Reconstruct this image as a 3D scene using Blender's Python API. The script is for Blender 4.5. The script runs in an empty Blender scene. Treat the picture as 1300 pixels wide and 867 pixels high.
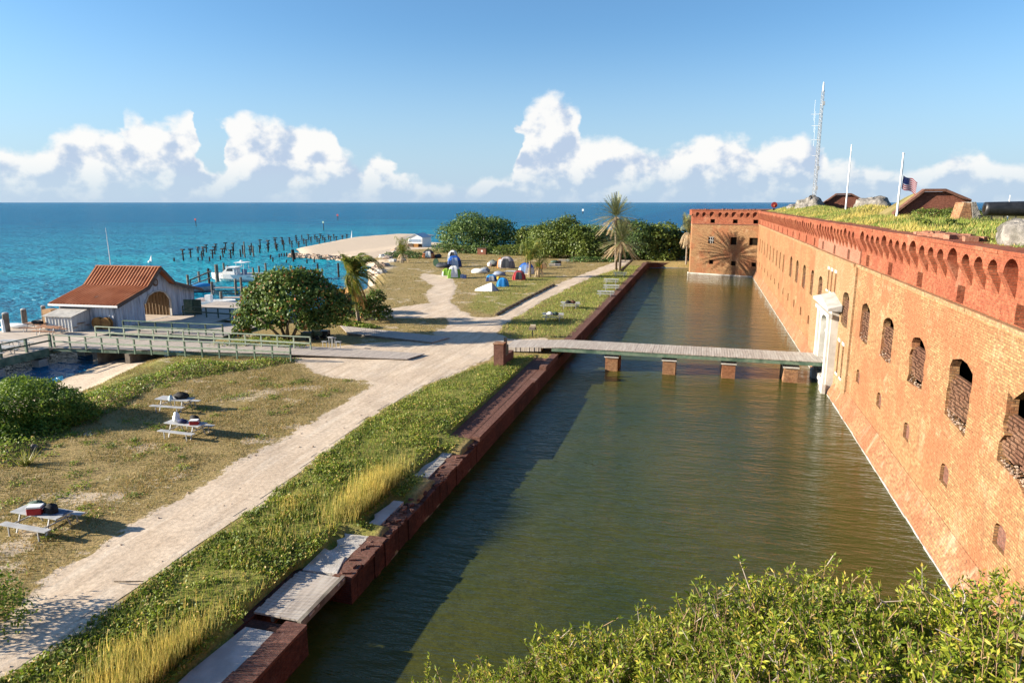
import bpy, math, random
import numpy as np
from mathutils import Vector, Matrix
from mathutils.geometry import tessellate_polygon
R = math.radians
random.seed(7)
rng = np.random.default_rng(11)
scene = bpy.context.scene
COL = scene.collection

# ------------------------------------------------------------------ camera, sky, sun, exposure
PITCH, YAW, HC = 11.507, 15.478, 14.0
cam_d = bpy.data.cameras.new('camera')
cam_d.sensor_width = 36.0
cam_d.lens = 24.01
cam_d.clip_start = 0.1
cam_d.clip_end = 80000
cam = bpy.data.objects.new('camera', cam_d)
COL.objects.link(cam)
cam.location = (0, 0, HC)
cam.rotation_euler = (R(90 - PITCH), 0, R(YAW))
scene.camera = cam

SUN_EL, SUN_DIR_DEG = 18.0, 17.0      # light travels towards +X, 17 degrees towards +Y
sun_d = bpy.data.lights.new('sun', 'SUN')
sun_d.energy = 5.0
sun_d.angle = R(0.5)
sun_d.color = (1.0, 0.885, 0.72)
sun = bpy.data.objects.new('sun', sun_d)
COL.objects.link(sun)
_t = Vector((math.cos(R(SUN_DIR_DEG)) * math.cos(R(SUN_EL)), math.sin(R(SUN_DIR_DEG)) * math.cos(R(SUN_EL)), -math.sin(R(SUN_EL))))
sun.rotation_euler = _t.to_track_quat('-Z', 'Y').to_euler()
sun.location = (-60, 0, 60)

scene.view_settings.view_transform = 'Standard'
scene.view_settings.look = 'None'
scene.view_settings.gamma = 1.0
scene.view_settings.exposure = 1.6
scene.render.engine = 'CYCLES'
scene.cycles.max_bounces = 6
scene.cycles.diffuse_bounces = 3
scene.cycles.glossy_bounces = 3
scene.cycles.transparent_max_bounces = 8
scene.cycles.use_denoising = True


# pixel of the survey photo (1300 x 867) -> point on the horizontal plane z (or on x = X / y = Y)
_p, _y = R(PITCH), R(YAW)
FWD = Vector((-math.sin(_y) * math.cos(_p), math.cos(_y) * math.cos(_p), -math.sin(_p)))
RGT = Vector((math.cos(_y), math.sin(_y), 0))
UPV = RGT.cross(FWD)
def ray(px, py): return FWD + RGT * ((px - 650) / 867.0) - UPV * ((py - 433.5) / 867.0)
def G(px, py, z=1.2):
    r = ray(px, py); t = (z - HC) / r.z
    return Vector((r.x * t, r.y * t, z))
def AY(px, py, Y):
    r = ray(px, py); t = Y / r.y
    return Vector((r.x * t, Y, HC + r.z * t))


# ------------------------------------------------------------------ node helpers
class NT:
    def __init__(s, tree):
        s.t = tree; s.n = tree.nodes; s.l = tree.links
    def add(s, typ, ins=None, **props):
        nd = s.n.new(typ)
        for k, v in props.items(): setattr(nd, k, v)
        if ins:
            for k, v in ins.items(): s.set(nd, k, v)
        return nd
    def set(s, nd, k, v):
        sock = nd.inputs[k]
        if isinstance(v, bpy.types.NodeSocket): s.l.new(v, sock)
        elif isinstance(v, bpy.types.Node): s.l.new(v.outputs[0], sock)
        else:
            if isinstance(v, (tuple, list)) and len(v) == 3 and sock.type == 'RGBA': v = (*v, 1)
            sock.default_value = v
    def math(s, op, a, b=0.0, c=None, clamp=False):
        nd = s.add('ShaderNodeMath', {0: a, 1: b}, operation=op, use_clamp=clamp)
        if c is not None: s.set(nd, 2, c)
        return nd.outputs[0]
    def mix(s, f, a, b, blend='MIX'):
        nd = s.add('ShaderNodeMix', data_type='RGBA', blend_type=blend)
        s.set(nd, 0, f); s.set(nd, 6, a); s.set(nd, 7, b)
        return nd.outputs[2]
    def sstep(s, x, lo, hi, to0=0.0, to1=1.0):
        nd = s.add('ShaderNodeMapRange', {0: x, 1: lo, 2: hi, 3: to0, 4: to1}, interpolation_type='SMOOTHSTEP')
        return nd.outputs[0]
    def noise(s, vec, scale, detail=4, rough=0.55, **k):
        nd = s.add('ShaderNodeTexNoise', {'Scale': scale, 'Detail': detail, 'Roughness': rough}, **k)
        if vec is not None: s.set(nd, 'Vector', vec)
        return nd.outputs[0]

def new_mat(name, rough=0.8, spec=0.3):
    m = bpy.data.materials.new(name); m.use_nodes = True
    nt = NT(m.node_tree)
    b = m.node_tree.nodes['Principled BSDF']
    b.inputs['Roughness'].default_value = rough
    b.inputs['Specular IOR Level'].default_value = spec
    return m, nt, b

def noisy(name, c1, c2, scale=1.0, rough=0.8, spec=0.3, c3=None, scale3=0.2, bump=0.0, bscale=20, metal=0.0, stretch=None, cut=(0.35, 0.65)):
    m, nt, b = new_mat(name, rough, spec)
    pos = nt.add('ShaderNodeTexCoord').outputs['Object'] if stretch == 'obj' else nt.add('ShaderNodeNewGeometry').outputs['Position']
    if isinstance(stretch, tuple): pos = nt.add('ShaderNodeVectorMath', {0: pos, 1: stretch}, operation='MULTIPLY').outputs[0]
    f = nt.sstep(nt.noise(pos, scale, 5, 0.6), cut[0], cut[1])
    c = nt.mix(f, (*c1, 1), (*c2, 1))
    if c3: c = nt.mix(nt.sstep(nt.noise(pos, scale3, 4), 0.45, 0.7), c, (*c3, 1))
    nt.set(b, 'Base Color', c)
    b.inputs['Metallic'].default_value = metal
    if bump:
        bp = nt.add('ShaderNodeBump', {'Strength': 1.0, 'Distance': bump, 'Height': nt.noise(pos, bscale, 5, 0.65)})
        nt.set(b, 'Normal', bp.outputs[0])
    return m

def brick(name, ca, cb, mortar, stain, pale, w=0.23, h=0.075, mort=0.011, stain_amt=0.6, pits=0.0, streak=None):
    m, nt, b = new_mat(name, 0.9, 0.15)
    g = nt.add('ShaderNodeNewGeometry')
    p = nt.add('ShaderNodeSeparateXYZ', {0: g.outputs['Position']})
    n = nt.add('ShaderNodeSeparateXYZ', {0: nt.add('ShaderNodeVectorMath', {0: g.outputs['Normal']}, operation='ABSOLUTE').outputs[0]})
    sel = nt.math('GREATER_THAN', n.outputs[0], n.outputs[1])
    u = nt.math('ADD', nt.math('MULTIPLY', sel, p.outputs[1]), nt.math('MULTIPLY', nt.math('SUBTRACT', 1.0, sel), p.outputs[0]))
    flat = nt.math('GREATER_THAN', n.outputs[2], 0.75)
    v = nt.math('ADD', nt.math('MULTIPLY', flat, p.outputs[1]), nt.math('MULTIPLY', nt.math('SUBTRACT', 1.0, flat), p.outputs[2]))
    u = nt.math('ADD', nt.math('MULTIPLY', flat, p.outputs[0]), nt.math('MULTIPLY', nt.math('SUBTRACT', 1.0, flat), u))
    wob = nt.math('MULTIPLY', nt.math('SUBTRACT', nt.noise(g.outputs['Position'], 0.9, 2), 0.5), 0.05)
    vec = nt.add('ShaderNodeCombineXYZ', {0: u, 1: nt.math('ADD', v, wob), 2: 0.0})
    bt = nt.add('ShaderNodeTexBrick', {'Vector': vec.outputs[0], 'Color1': ca, 'Color2': cb, 'Mortar': mortar, 'Scale': 1.0, 'Mortar Size': mort,
                'Mortar Smooth': 0.3, 'Bias': 0.0, 'Brick Width': w, 'Row Height': h})
    pos = g.outputs['Position']
    c = bt.outputs[0]
    f1 = nt.sstep(nt.noise(pos, 0.30, 6, 0.66), 0.44, 0.60)
    c = nt.mix(nt.math('MULTIPLY', f1, stain_amt), c, stain)
    f2 = nt.sstep(nt.noise(pos, 0.55, 6, 0.7), 0.55, 0.75)
    c = nt.mix(nt.math('MULTIPLY', f2, 0.75), c, pale)
    f2b = nt.sstep(nt.noise(pos, 1.9, 5, 0.7), 0.56, 0.70)
    c = nt.mix(nt.math('MULTIPLY', f2b, 0.4), c, stain)
    f3 = nt.noise(pos, 7.0, 3, 0.7)
    c = nt.mix(1.0, c, nt.add('ShaderNodeCombineColor', {0: nt.sstep(f3, 0.25, 0.75, 0.66, 1.22), 1: nt.sstep(f3, 0.25, 0.75, 0.64, 1.24), 2: nt.sstep(f3, 0.25, 0.75, 0.62, 1.26)}).outputs[0], 'MULTIPLY')
    if pits:
        f4 = nt.math('MULTIPLY', nt.sstep(nt.noise(pos, 3.6, 4, 0.65), 0.645, 0.68), nt.sstep(nt.noise(pos, 0.3, 3), 0.46, 0.58))
        c = nt.mix(nt.math('MULTIPLY', f4, pits), c, (0.05, 0.03, 0.02, 1))
    if streak:
        sv = nt.add('ShaderNodeVectorMath', {0: pos, 1: (1.3, 1.3, 0.12)}, operation='MULTIPLY').outputs[0]
        f5 = nt.sstep(nt.noise(sv, 1.0, 4, 0.6), 0.56, 0.72)
        c = nt.mix(nt.math('MULTIPLY', f5, 0.45), c, streak)
    nt.set(b, 'Base Color', c)
    hgt = nt.math('SUBTRACT', nt.math('MULTIPLY', nt.noise(pos, 9.0, 3), 0.8), bt.outputs['Fac'])
    bp = nt.add('ShaderNodeBump', {'Strength': 0.8, 'Distance': 0.02, 'Height': hgt})
    nt.set(b, 'Normal', bp.outputs[0])
    return m

def leafmat(name, c1, c2, c3=None, trans=0.35, rough=0.55, spec=0.25, clump=0.5, dry=0.0):
    """foliage: colour varies from leaf to leaf and from clump to clump"""
    m, nt, b = new_mat(name, rough, spec)
    g = nt.add('ShaderNodeNewGeometry')
    rnd = g.outputs['Random Per Island']
    c = nt.mix(nt.sstep(rnd, 0.1, 0.9), (*c1, 1), (*c2, 1))
    if c3: c = nt.mix(nt.math('GREATER_THAN', rnd, 1.0 - dry if dry else 0.9), c, (*c3, 1))
    k = nt.noise(g.outputs['Position'], clump, 3, 0.6)
    c = nt.mix(1.0, c, nt.add('ShaderNodeCombineColor', {0: nt.sstep(k, 0.3, 0.7, 0.7, 1.35), 1: nt.sstep(k, 0.3, 0.7, 0.75, 1.25), 2: nt.sstep(k, 0.3, 0.7, 0.8, 1.1)}).outputs[0], 'MULTIPLY')
    nt.set(b, 'Base Color', c)
    tr = nt.add('ShaderNodeBsdfTranslucent', {'Color': c})
    mx = nt.add('ShaderNodeMixShader', {0: trans, 1: b.outputs[0], 2: tr.outputs[0]})
    nt.l.new(mx.outputs[0], nt.n['Material Output'].inputs[0])
    return m

# ------------------------------------------------------------------ sky with cumulus banks
world = bpy.data.worlds.new('World')
scene.world = world
world.use_nodes = True
wt = NT(world.node_tree)
bg = world.node_tree.nodes['Background']
bg.inputs['Strength'].default_value = 0.055
sky = wt.add('ShaderNodeTexSky', sky_type='NISHITA', sun_disc=False, sun_elevation=R(SUN_EL),
             sun_rotation=R(270 - SUN_DIR_DEG), altitude=0, air_density=1.0, dust_density=0.6, ozone_density=2.0)
tc = wt.add('ShaderNodeTexCoord').outputs['Generated']
sp = wt.add('ShaderNodeSeparateXYZ', {0: tc})
az = wt.math('ARCTAN2', sp.outputs[0], sp.outputs[1])
el = wt.math('ARCSINE', sp.outputs[2])
def azel(px, py):
    r = ray(px, py).normalized()
    return math.atan2(r.x, r.y), math.asin(r.z)
A0, A1 = azel(-160, 257)[0], azel(1460, 257)[0]
EMAX = R(14)
un = wt.math('DIVIDE', wt.math('SUBTRACT', az, A0), A1 - A0)
un = wt.math('PINGPONG', un, 1.0)
_wv = wt.add('ShaderNodeCombineXYZ', {0: az, 1: wt.math('MULTIPLY', el, 1.3), 2: 2.0}).outputs[0]
un = wt.math('ADD', un, wt.math('MULTIPLY', wt.math('SUBTRACT', wt.noise(_wv, 16, 4, 0.5), 0.5), 0.05))
TOP = [(-160, 190), (-60, 170), (0, 176), (40, 186), (75, 178), (110, 160), (148, 162), (158, 140), (178, 142), (196, 156), (215, 148), (240, 150), (250, 176), (264, 214),
       (276, 196), (286, 150), (300, 144), (345, 150), (378, 148), (415, 163), (440, 196), (462, 204), (474, 188), (492, 190), (505, 222), (560, 232),
       (640, 222), (658, 172), (670, 136), (692, 126), (735, 138), (744, 168), (775, 176), (810, 188), (850, 184), (885, 172), (910, 166), (980, 176), (1030, 170), (1048, 200), (1090, 208),
       (1160, 216), (1205, 204), (1238, 190), (1258, 204), (1300, 206), (1380, 180), (1460, 200)]
fc = wt.add('ShaderNodeFloatCurve', {'Factor': 1.0, 'Value': un})
cv = fc.mapping.curves[0]
pts_ = []
for px, py in TOP:
    a, e = azel(px, py)
    pts_.append(((a - A0) / (A1 - A0), e / EMAX))
cv.points[0].location = pts_[0]
cv.points[1].location = pts_[-1]
for q in pts_[1:-1]: cv.points.new(*q)
fc.mapping.update()
topv = wt.math('MULTIPLY', fc.outputs[0], EMAX)
cvec = wt.add('ShaderNodeCombineXYZ', {0: az, 1: wt.math('MULTIPLY', el, 1.15), 2: 0.0}).outputs[0]
def cl_noise(off, scale, det): 
    v = wt.add('ShaderNodeVectorMath', {0: cvec, 1: off}, operation='ADD').outputs[0]
    return wt.noise(v, scale, det, 0.52)
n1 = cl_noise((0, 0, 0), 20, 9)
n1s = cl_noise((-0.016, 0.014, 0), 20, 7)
nb = cl_noise((3.1, 0.7, 0), 9, 5)
dens = wt.math('ADD', wt.math('SUBTRACT', topv, el), wt.math('MULTIPLY', wt.math('SUBTRACT', n1, 0.5), R(4.6)))
cover = wt.sstep(dens, R(-0.15), R(0.85))
hgt_f = wt.math('DIVIDE', el, wt.math('MAXIMUM', topv, R(0.5)))     # 0 at the horizon, 1 at the cloud top
holes = wt.sstep(wt.math('ADD', nb, wt.math('MULTIPLY', hgt_f, 0.28)), 0.22, 0.52)
bottom = wt.sstep(el, R(-0.5), R(3.4), 0.15, 1.0)
cover = wt.math('MULTIPLY', wt.math('MULTIPLY', cover, holes), bottom)
lit = wt.math('ADD', wt.math('MULTIPLY', wt.math('SUBTRACT', n1, n1s), 4.5), wt.sstep(hgt_f, 0.25, 0.95, -0.05, 0.75))  # sun side and shaded side of the clouds painted into their colour
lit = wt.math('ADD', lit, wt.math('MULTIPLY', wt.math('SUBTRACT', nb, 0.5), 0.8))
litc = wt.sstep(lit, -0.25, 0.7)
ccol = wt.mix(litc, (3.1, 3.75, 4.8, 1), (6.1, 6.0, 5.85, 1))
tint = wt.mix(1.0, sky.outputs[0], (0.67, 0.96, 1.19, 1), 'MULTIPLY')
hz = wt.sstep(el, R(-2), R(14), 0.88, 0.0)
skyc = wt.mix(hz, tint, (3.2, 4.1, 5.3, 1))
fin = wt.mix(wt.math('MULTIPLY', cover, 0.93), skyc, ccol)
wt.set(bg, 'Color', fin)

# ------------------------------------------------------------------ mesh helpers
class MB:
    def __init__(s): s.v = []; s.f = []; s.mi = []; s.cur = 0
    def add(s, vs, fs):
        o = len(s.v); s.v += [tuple(v) for v in vs]
        for f in fs: s.f.append([i + o for i in f]); s.mi.append(s.cur)
        return s
    def box(s, c, d, rz=0.0, M=None):
        hx, hy, hz = d[0] / 2, d[1] / 2, d[2] / 2
        cs, sn = math.cos(rz), math.sin(rz)
        vs = []
        for x, y, z in ((-hx, -hy, -hz), (hx, -hy, -hz), (hx, hy, -hz), (-hx, hy, -hz), (-hx, -hy, hz), (hx, -hy, hz), (hx, hy, hz), (-hx, hy, hz)):
            if M is not None:
                q = M @ Vector((x, y, z)); vs.append((c[0] + q.x, c[1] + q.y, c[2] + q.z))
            else: vs.append((c[0] + cs * x - sn * y, c[1] + sn * x + cs * y, c[2] + z))
        return s.add(vs, [(0, 3, 2, 1), (4, 5, 6, 7), (0, 1, 5, 4), (1, 2, 6, 5), (2, 3, 7, 6), (3, 0, 4, 7)])
    def box2(s, a, b): return s.box([(a[i] + b[i]) / 2 for i in range(3)], [abs(b[i] - a[i]) for i in range(3)])
    def bar(s, p0, p1, w, h=None, up=(0, 0, 1)):
        """rectangular bar from p0 to p1"""
        h = h or w; p0 = Vector(p0); p1 = Vector(p1); d = (p1 - p0)
        x = d.normalized(); u = Vector(up)
        if abs(x.dot(u)) > 0.98: u = Vector((1, 0, 0))
        y = u.cross(x).normalized(); z = x.cross(y)
        vs = []
        for p in (p0, p1):
            for a, b in ((-1, -1), (1, -1), (1, 1), (-1, 1)): vs.append(p + y * (a * w / 2) + z * (b * h / 2))
        return s.add(vs, [(0, 1, 2, 3), (7, 6, 5, 4), (0, 4, 5, 1), (1, 5, 6, 2), (2, 6, 7, 3), (3, 7, 4, 0)])
    def tube(s, pts, rs, n=8, cap=True):
        pts = [Vector(p) for p in pts]
        if not isinstance(rs, (list, tuple)): rs = [rs] * len(pts)
        o = len(s.v); prev = None
        for i, p in enumerate(pts):
            d = (pts[min(i + 1, len(pts) - 1)] - pts[max(i - 1, 0)]).normalized()
            ref = Vector((0, 0, 1)) if abs(d.z) < 0.9 else Vector((1, 0, 0))
            a = d.cross(ref).normalized()
            if prev is not None and a.dot(prev) < 0: a = -a
            prev = a; b = d.cross(a)
            for k in range(n):
                t = 2 * math.pi * k / n
                s.v.append(tuple(p + (a * math.cos(t) + b * math.sin(t)) * rs[i]))
        for i in range(len(pts) - 1):
            for k in range(n):
                k2 = (k + 1) % n
                s.f.append([o + i * n + k, o + i * n + k2, o + (i + 1) * n + k2, o + (i + 1) * n + k]); s.mi.append(s.cur)
        if cap:
            s.f.append([o + k for k in range(n)][::-1]); s.mi.append(s.cur)
            s.f.append([o + (len(pts) - 1) * n + k for k in range(n)]); s.mi.append(s.cur)
        return s
    def prism(s, poly, z0, z1):
        n = len(poly); vs = [(x, y, z0) for x, y in poly] + [(x, y, z1) for x, y in poly]
        tri = tessellate_polygon([[Vector((x, y, 0)) for x, y in poly]])
        fs = [tuple(t) for t in tri] + [tuple(i + n for i in t) for t in tri] + [(i, (i + 1) % n, n + (i + 1) % n, n + i) for i in range(n)]
        return s.add(vs, fs)
    def sheet(s, outer, holes, fn, depth0, depth1, hole_depth=None, closed=True, back=False):
        """panel in a plane: outer / holes are (u, v) outlines, fn(u, v, d) places a point at depth d"""
        loops = [outer] + list(holes)
        flat = [q for L in loops for q in L]
        tri = tessellate_polygon([[Vector((u, v, 0)) for u, v in L] for L in loops])
        s.add([fn(u, v, depth0) for u, v in flat], [tuple(t) for t in tri])
        if back: s.add([fn(u, v, depth1) for u, v in flat], [tuple(t) for t in tri])
        for i, L in enumerate(loops):
            if i == 0 and not closed: continue
            d1 = depth1 if (i == 0 or hole_depth is None) else hole_depth
            n = len(L)
            s.add([fn(u, v, depth0) for u, v in L] + [fn(u, v, d1) for u, v in L], [(k, (k + 1) % n, n + (k + 1) % n, n + k) for k in range(n)])
        return s
    def ball(s, c, r, seg=10, rings=6, sq=1.0, jit=0.0):
        rr = r if isinstance(r, (tuple, list)) else (r, r, r)
        o = len(s.v)
        for i in range(rings + 1):
            t = math.pi * i / rings
            for k in range(seg):
                a = 2 * math.pi * k / seg
                j = 1 + jit * (random.random() - 0.5)
                s.v.append((c[0] + rr[0] * math.sin(t) * math.cos(a) * j, c[1] + rr[1] * math.sin(t) * math.sin(a) * j, c[2] + rr[2] * math.cos(t) * j))
        for i in range(rings):
            for k in range(seg):
                k2 = (k + 1) % seg
                s.f.append([o + i * seg + k, o + (i + 1) * seg + k, o + (i + 1) * seg + k2, o + i * seg + k2]); s.mi.append(s.cur)
        return s
    def build(s, name, mats, parent=None, smooth=False, world=True, bevel=0.0):
        me = bpy.data.meshes.new(name)
        vs = s.v
        if parent is not None and world:
            w = wloc(parent)
            vs = [(v[0] - w.x, v[1] - w.y, v[2] - w.z) for v in vs]
        me.from_pydata(vs, [], s.f)
        if not isinstance(mats, (list, tuple)): mats = [mats]
        for m in mats: me.materials.append(m)
        if len(mats) > 1: me.polygons.foreach_set('material_index', s.mi)
        if smooth: me.polygons.foreach_set('use_smooth', [True] * len(me.polygons))
        me.update()
        o = bpy.data.objects.new(name, me); COL.objects.link(o)
        if parent is not None: o.parent = parent
        if bevel:
            md = o.modifiers.new('bevel', 'BEVEL'); md.width = bevel; md.segments = 1; md.limit_method = 'ANGLE'
        return o

def wloc(o):
    v = Vector((0, 0, 0))
    while o is not None: v += o.location; o = o.parent
    return v

def tag(o, label=None, cat=None, group=None, kind=None):
    if label: o['label'] = label
    if cat: o['category'] = cat
    if group: o['group'] = group
    if kind: o['kind'] = kind
    return o

def thing(name, label, cat, loc=(0, 0, 0), group=None, rz=0.0):
    o = bpy.data.objects.new(name, None); COL.objects.link(o)
    o.location = loc; o.rotation_euler = (0, 0, rz); o.empty_display_size = 0.3
    return tag(o, label, cat, group)

def dup(root, loc, rz=0.0, label=None, group=None, scale=None):
    r = root.copy(); COL.objects.link(r); r.location = loc; r.rotation_euler = (0, 0, rz)
    if label: r['label'] = label
    if group: r['group'] = group
    if scale: r.scale = scale
    for ch in list(root.children):
        c = ch.copy(); COL.objects.link(c); c.parent = r
        for g in list(ch.children):
            d = g.copy(); COL.objects.link(d); d.parent = c
    return r

def np_mesh(name, V, F, mat, parent=None, smooth=False):
    """V: (n,3) array, F: (m,k) array of equal sized faces"""
    me = bpy.data.meshes.new(name)
    V = np.asarray(V, dtype=np.float32)
    if parent is not None:
        w = wloc(parent); V = V - np.array([w.x, w.y, w.z], dtype=np.float32)
    F = np.asarray(F, dtype=np.int32); m, k = F.shape
    me.vertices.add(len(V)); me.vertices.foreach_set('co', V.ravel())
    me.loops.add(m * k); me.loops.foreach_set('vertex_index', F.ravel())
    me.polygons.add(m); me.polygons.foreach_set('loop_start', np.arange(m, dtype=np.int32) * k)
    me.materials.append(mat)
    me.update(calc_edges=True)
    if smooth: me.polygons.foreach_set('use_smooth', np.ones(m, dtype=bool))
    o = bpy.data.objects.new(name, me); COL.objects.link(o)
    if parent is not None: o.parent = parent
    return o

def unit(a): return a / np.maximum(np.linalg.norm(a, axis=1, keepdims=True), 1e-9)

def leaf_arrays(P, Nrm, L, W, tip=None):
    """rhombic leaves at P facing Nrm; tip = preferred direction of the long axis"""
    n = len(P); Nrm = unit(Nrm)
    a = rng.normal(size=(n, 3)) if tip is None else tip + rng.normal(size=(n, 3)) * 0.35
    t = unit(a - (a * Nrm).sum(1, keepdims=True) * Nrm); b = np.cross(Nrm, t)
    L = np.broadcast_to(np.asarray(L, float).reshape(-1, 1), (n, 1)); W = np.broadcast_to(np.asarray(W, float).reshape(-1, 1), (n, 1))
    V = np.stack([P - t * L / 2, P + b * W / 2, P + t * L / 2, P - b * W / 2], axis=1).reshape(-1, 3)
    return V, np.arange(4 * n).reshape(-1, 4)

def blades(P, H, W, lean=0.35, dirn=None):
    """single triangle blades standing at P"""
    n = len(P); a = rng.uniform(0, 2 * np.pi, n)
    side = np.stack([np.cos(a), np.sin(a), np.zeros(n)], 1)
    b = rng.uniform(0, 2 * np.pi, n); k = rng.uniform(0.1, 1, n) * lean
    tip = np.stack([np.cos(b) * k, np.sin(b) * k, np.ones(n)], 1)
    if dirn is not None: tip = tip + np.array(dirn)
    H = np.asarray(H).reshape(-1, 1) * np.ones((n, 1)); W = np.asarray(W).reshape(-1, 1) * np.ones((n, 1))
    V = np.stack([P - side * W / 2, P + side * W / 2, P + tip * H], axis=1).reshape(-1, 3)
    return V, np.arange(3 * n).reshape(-1, 3)

def merge(parts):
    Vs, Fs, o = [], [], 0
    for V, F in parts: Vs.append(V); Fs.append(F + o); o += len(V)
    return np.concatenate(Vs), np.concatenate(Fs)

def poly_sd(X, Y, poly):
    """signed distance to a closed outline, positive inside"""
    poly = np.asarray([(p[0], p[1]) for p in poly], float)
    d2 = np.full(X.shape, 1e18); ins = np.zeros(X.shape, bool)
    for i in range(len(poly)):
        ax, ay = poly[i]; bx, by = poly[(i + 1) % len(poly)]
        ex, ey = bx - ax, by - ay; wx, wy = X - ax, Y - ay
        t = np.clip((wx * ex + wy * ey) / (ex * ex + ey * ey + 1e-12), 0, 1)
        d2 = np.minimum(d2, (wx - t * ex) ** 2 + (wy - t * ey) ** 2)
        c = ((ay <= Y) & (by > Y)) | ((by <= Y) & (ay > Y))
        xi = ax + (Y - ay) / np.where(abs(ey) < 1e-12, 1e-12, ey) * ex
        ins ^= c & (X < xi)
    d = np.sqrt(d2)
    return np.where(ins, d, -d)

_lat = rng.random((64, 64))
def vnoise(X, Y, s):
    x = X * s; y = Y * s; xi = np.floor(x).astype(int); yi = np.floor(y).astype(int)
    fx = x - xi; fy = y - yi; fx = fx * fx * (3 - 2 * fx); fy = fy * fy * (3 - 2 * fy)
    g = lambda a, b: _lat[a % 64, b % 64]
    return (g(xi, yi) * (1 - fx) + g(xi + 1, yi) * fx) * (1 - fy) + (g(xi, yi + 1) * (1 - fx) + g(xi + 1, yi + 1) * fx) * fy
def fbm(X, Y, s): return vnoise(X, Y, s) * 0.5 + vnoise(X + 7.3, Y - 2.1, s * 2.1) * 0.3 + vnoise(X - 3.3, Y + 9.7, s * 4.3) * 0.2
# ------------------------------------------------------------------ materials
M = {}
M['fort'] = brick('fort_brick', (0.375, 0.222, 0.102, 1), (0.235, 0.113, 0.050, 1), (0.18, 0.115, 0.068, 1), (0.265, 0.110, 0.054, 1), (0.41, 0.29, 0.175, 1), w=0.27, h=0.105, mort=0.017, stain_amt=0.85, pits=0.95, streak=(0.17, 0.09, 0.05, 1))
M['red'] = brick('parapet_brick', (0.36, 0.112, 0.055, 1), (0.225, 0.060, 0.031, 1), (0.21, 0.10, 0.06, 1), (0.215, 0.060, 0.034, 1), (0.36, 0.19, 0.12, 1), w=0.25, h=0.095, mort=0.015, stain_amt=0.65, pits=0.6)
M['pink'] = brick('pavilion_brick', (0.306, 0.128, 0.083, 1), (0.281, 0.102, 0.064, 1), (0.293, 0.178, 0.128, 1), (0.319, 0.166, 0.109, 1), (0.319, 0.191, 0.128, 1))
M['pav'] = brick('pale_brick', (0.370, 0.239, 0.126, 1), (0.277, 0.151, 0.071, 1), (0.227, 0.160, 0.101, 1), (0.286, 0.143, 0.071, 1), (0.378, 0.277, 0.176, 1), w=0.27, h=0.105, mort=0.016)
M['foot'] = brick('footing_brick', (0.36, 0.195, 0.092, 1), (0.22, 0.10, 0.05, 1), (0.20, 0.125, 0.08, 1), (0.235, 0.10, 0.052, 1), (0.40, 0.29, 0.20, 1), w=0.27, h=0.105, mort=0.017, stain_amt=0.8, pits=0.5, streak=(0.42, 0.31, 0.22, 1))
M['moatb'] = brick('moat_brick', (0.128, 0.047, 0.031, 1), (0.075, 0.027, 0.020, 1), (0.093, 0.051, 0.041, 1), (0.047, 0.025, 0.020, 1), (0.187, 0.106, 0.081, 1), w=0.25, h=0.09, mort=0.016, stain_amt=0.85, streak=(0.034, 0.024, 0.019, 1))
M['coping'] = brick('coping_brick', (0.191, 0.081, 0.056, 1), (0.128, 0.053, 0.038, 1), (0.136, 0.085, 0.068, 1), (0.128, 0.060, 0.047, 1), (0.246, 0.153, 0.123, 1), w=0.25, h=0.09, mort=0.016)
M['infill'] = brick('infill_brick', (0.20, 0.105, 0.062, 1), (0.12, 0.058, 0.035, 1), (0.10, 0.065, 0.045, 1), (0.11, 0.05, 0.034, 1), (0.26, 0.16, 0.11, 1))
M['magz'] = brick('magazine_brick', (0.216, 0.068, 0.044, 1), (0.160, 0.048, 0.032, 1), (0.208, 0.104, 0.072, 1), (0.128, 0.048, 0.036, 1), (0.272, 0.136, 0.096, 1))
M['void'] = noisy('painted_dark_interior', (0.012, 0.009, 0.007), (0.02, 0.015, 0.01), 1.0, 1.0, 0.0)  # near-black colour standing in for the shade inside openings
M['white_stone'] = noisy('white_stone', (0.50, 0.48, 0.44), (0.38, 0.36, 0.33), 1.2, 0.8, 0.2, bump=0.01, bscale=8)
M['grey_stone'] = noisy('grey_stone', (0.42, 0.40, 0.37), (0.30, 0.29, 0.27), 1.5, 0.85, 0.2, bump=0.02, bscale=9)
M['rubble'] = noisy('rubble', (0.32, 0.255, 0.20), (0.16, 0.09, 0.06), 9.0, 0.9, 0.1)
M['concrete'] = noisy('concrete', (0.50, 0.47, 0.43), (0.36, 0.34, 0.31), 0.9, 0.9, 0.15, c3=(0.28, 0.25, 0.2), scale3=0.7, bump=0.02, bscale=14)
M['oldconc'] = noisy('weathered_concrete', (0.27, 0.25, 0.225), (0.14, 0.13, 0.12), 2.2, 0.9, 0.15, c3=(0.10, 0.095, 0.08), scale3=1.4, bump=0.16, bscale=3)
M['rock'] = noisy('pale_rock', (0.42, 0.33, 0.26), (0.24, 0.17, 0.125), 1.3, 0.95, 0.1, c3=(0.48, 0.40, 0.33), scale3=0.5, bump=0.12, bscale=3)
M['deck'] = noisy('weathered_deck', (0.44, 0.385, 0.34), (0.32, 0.28, 0.245), 3.0, 0.85, 0.2, c3=(0.42, 0.37, 0.32), scale3=0.6, stretch=(6, 0.5, 1))
M['bdeck'] = noisy('bridge_planks', (0.42, 0.37, 0.32), (0.30, 0.26, 0.225), 2.0, 0.85, 0.2, c3=(0.46, 0.42, 0.37), scale3=0.8, stretch=(7, 0.5, 1))
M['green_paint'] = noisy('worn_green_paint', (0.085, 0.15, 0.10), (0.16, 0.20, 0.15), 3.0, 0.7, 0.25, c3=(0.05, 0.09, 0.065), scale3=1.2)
M['pale_green'] = noisy('sun_bleached_green_rail', (0.30, 0.34, 0.26), (0.22, 0.27, 0.20), 3.0, 0.75, 0.2)
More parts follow.
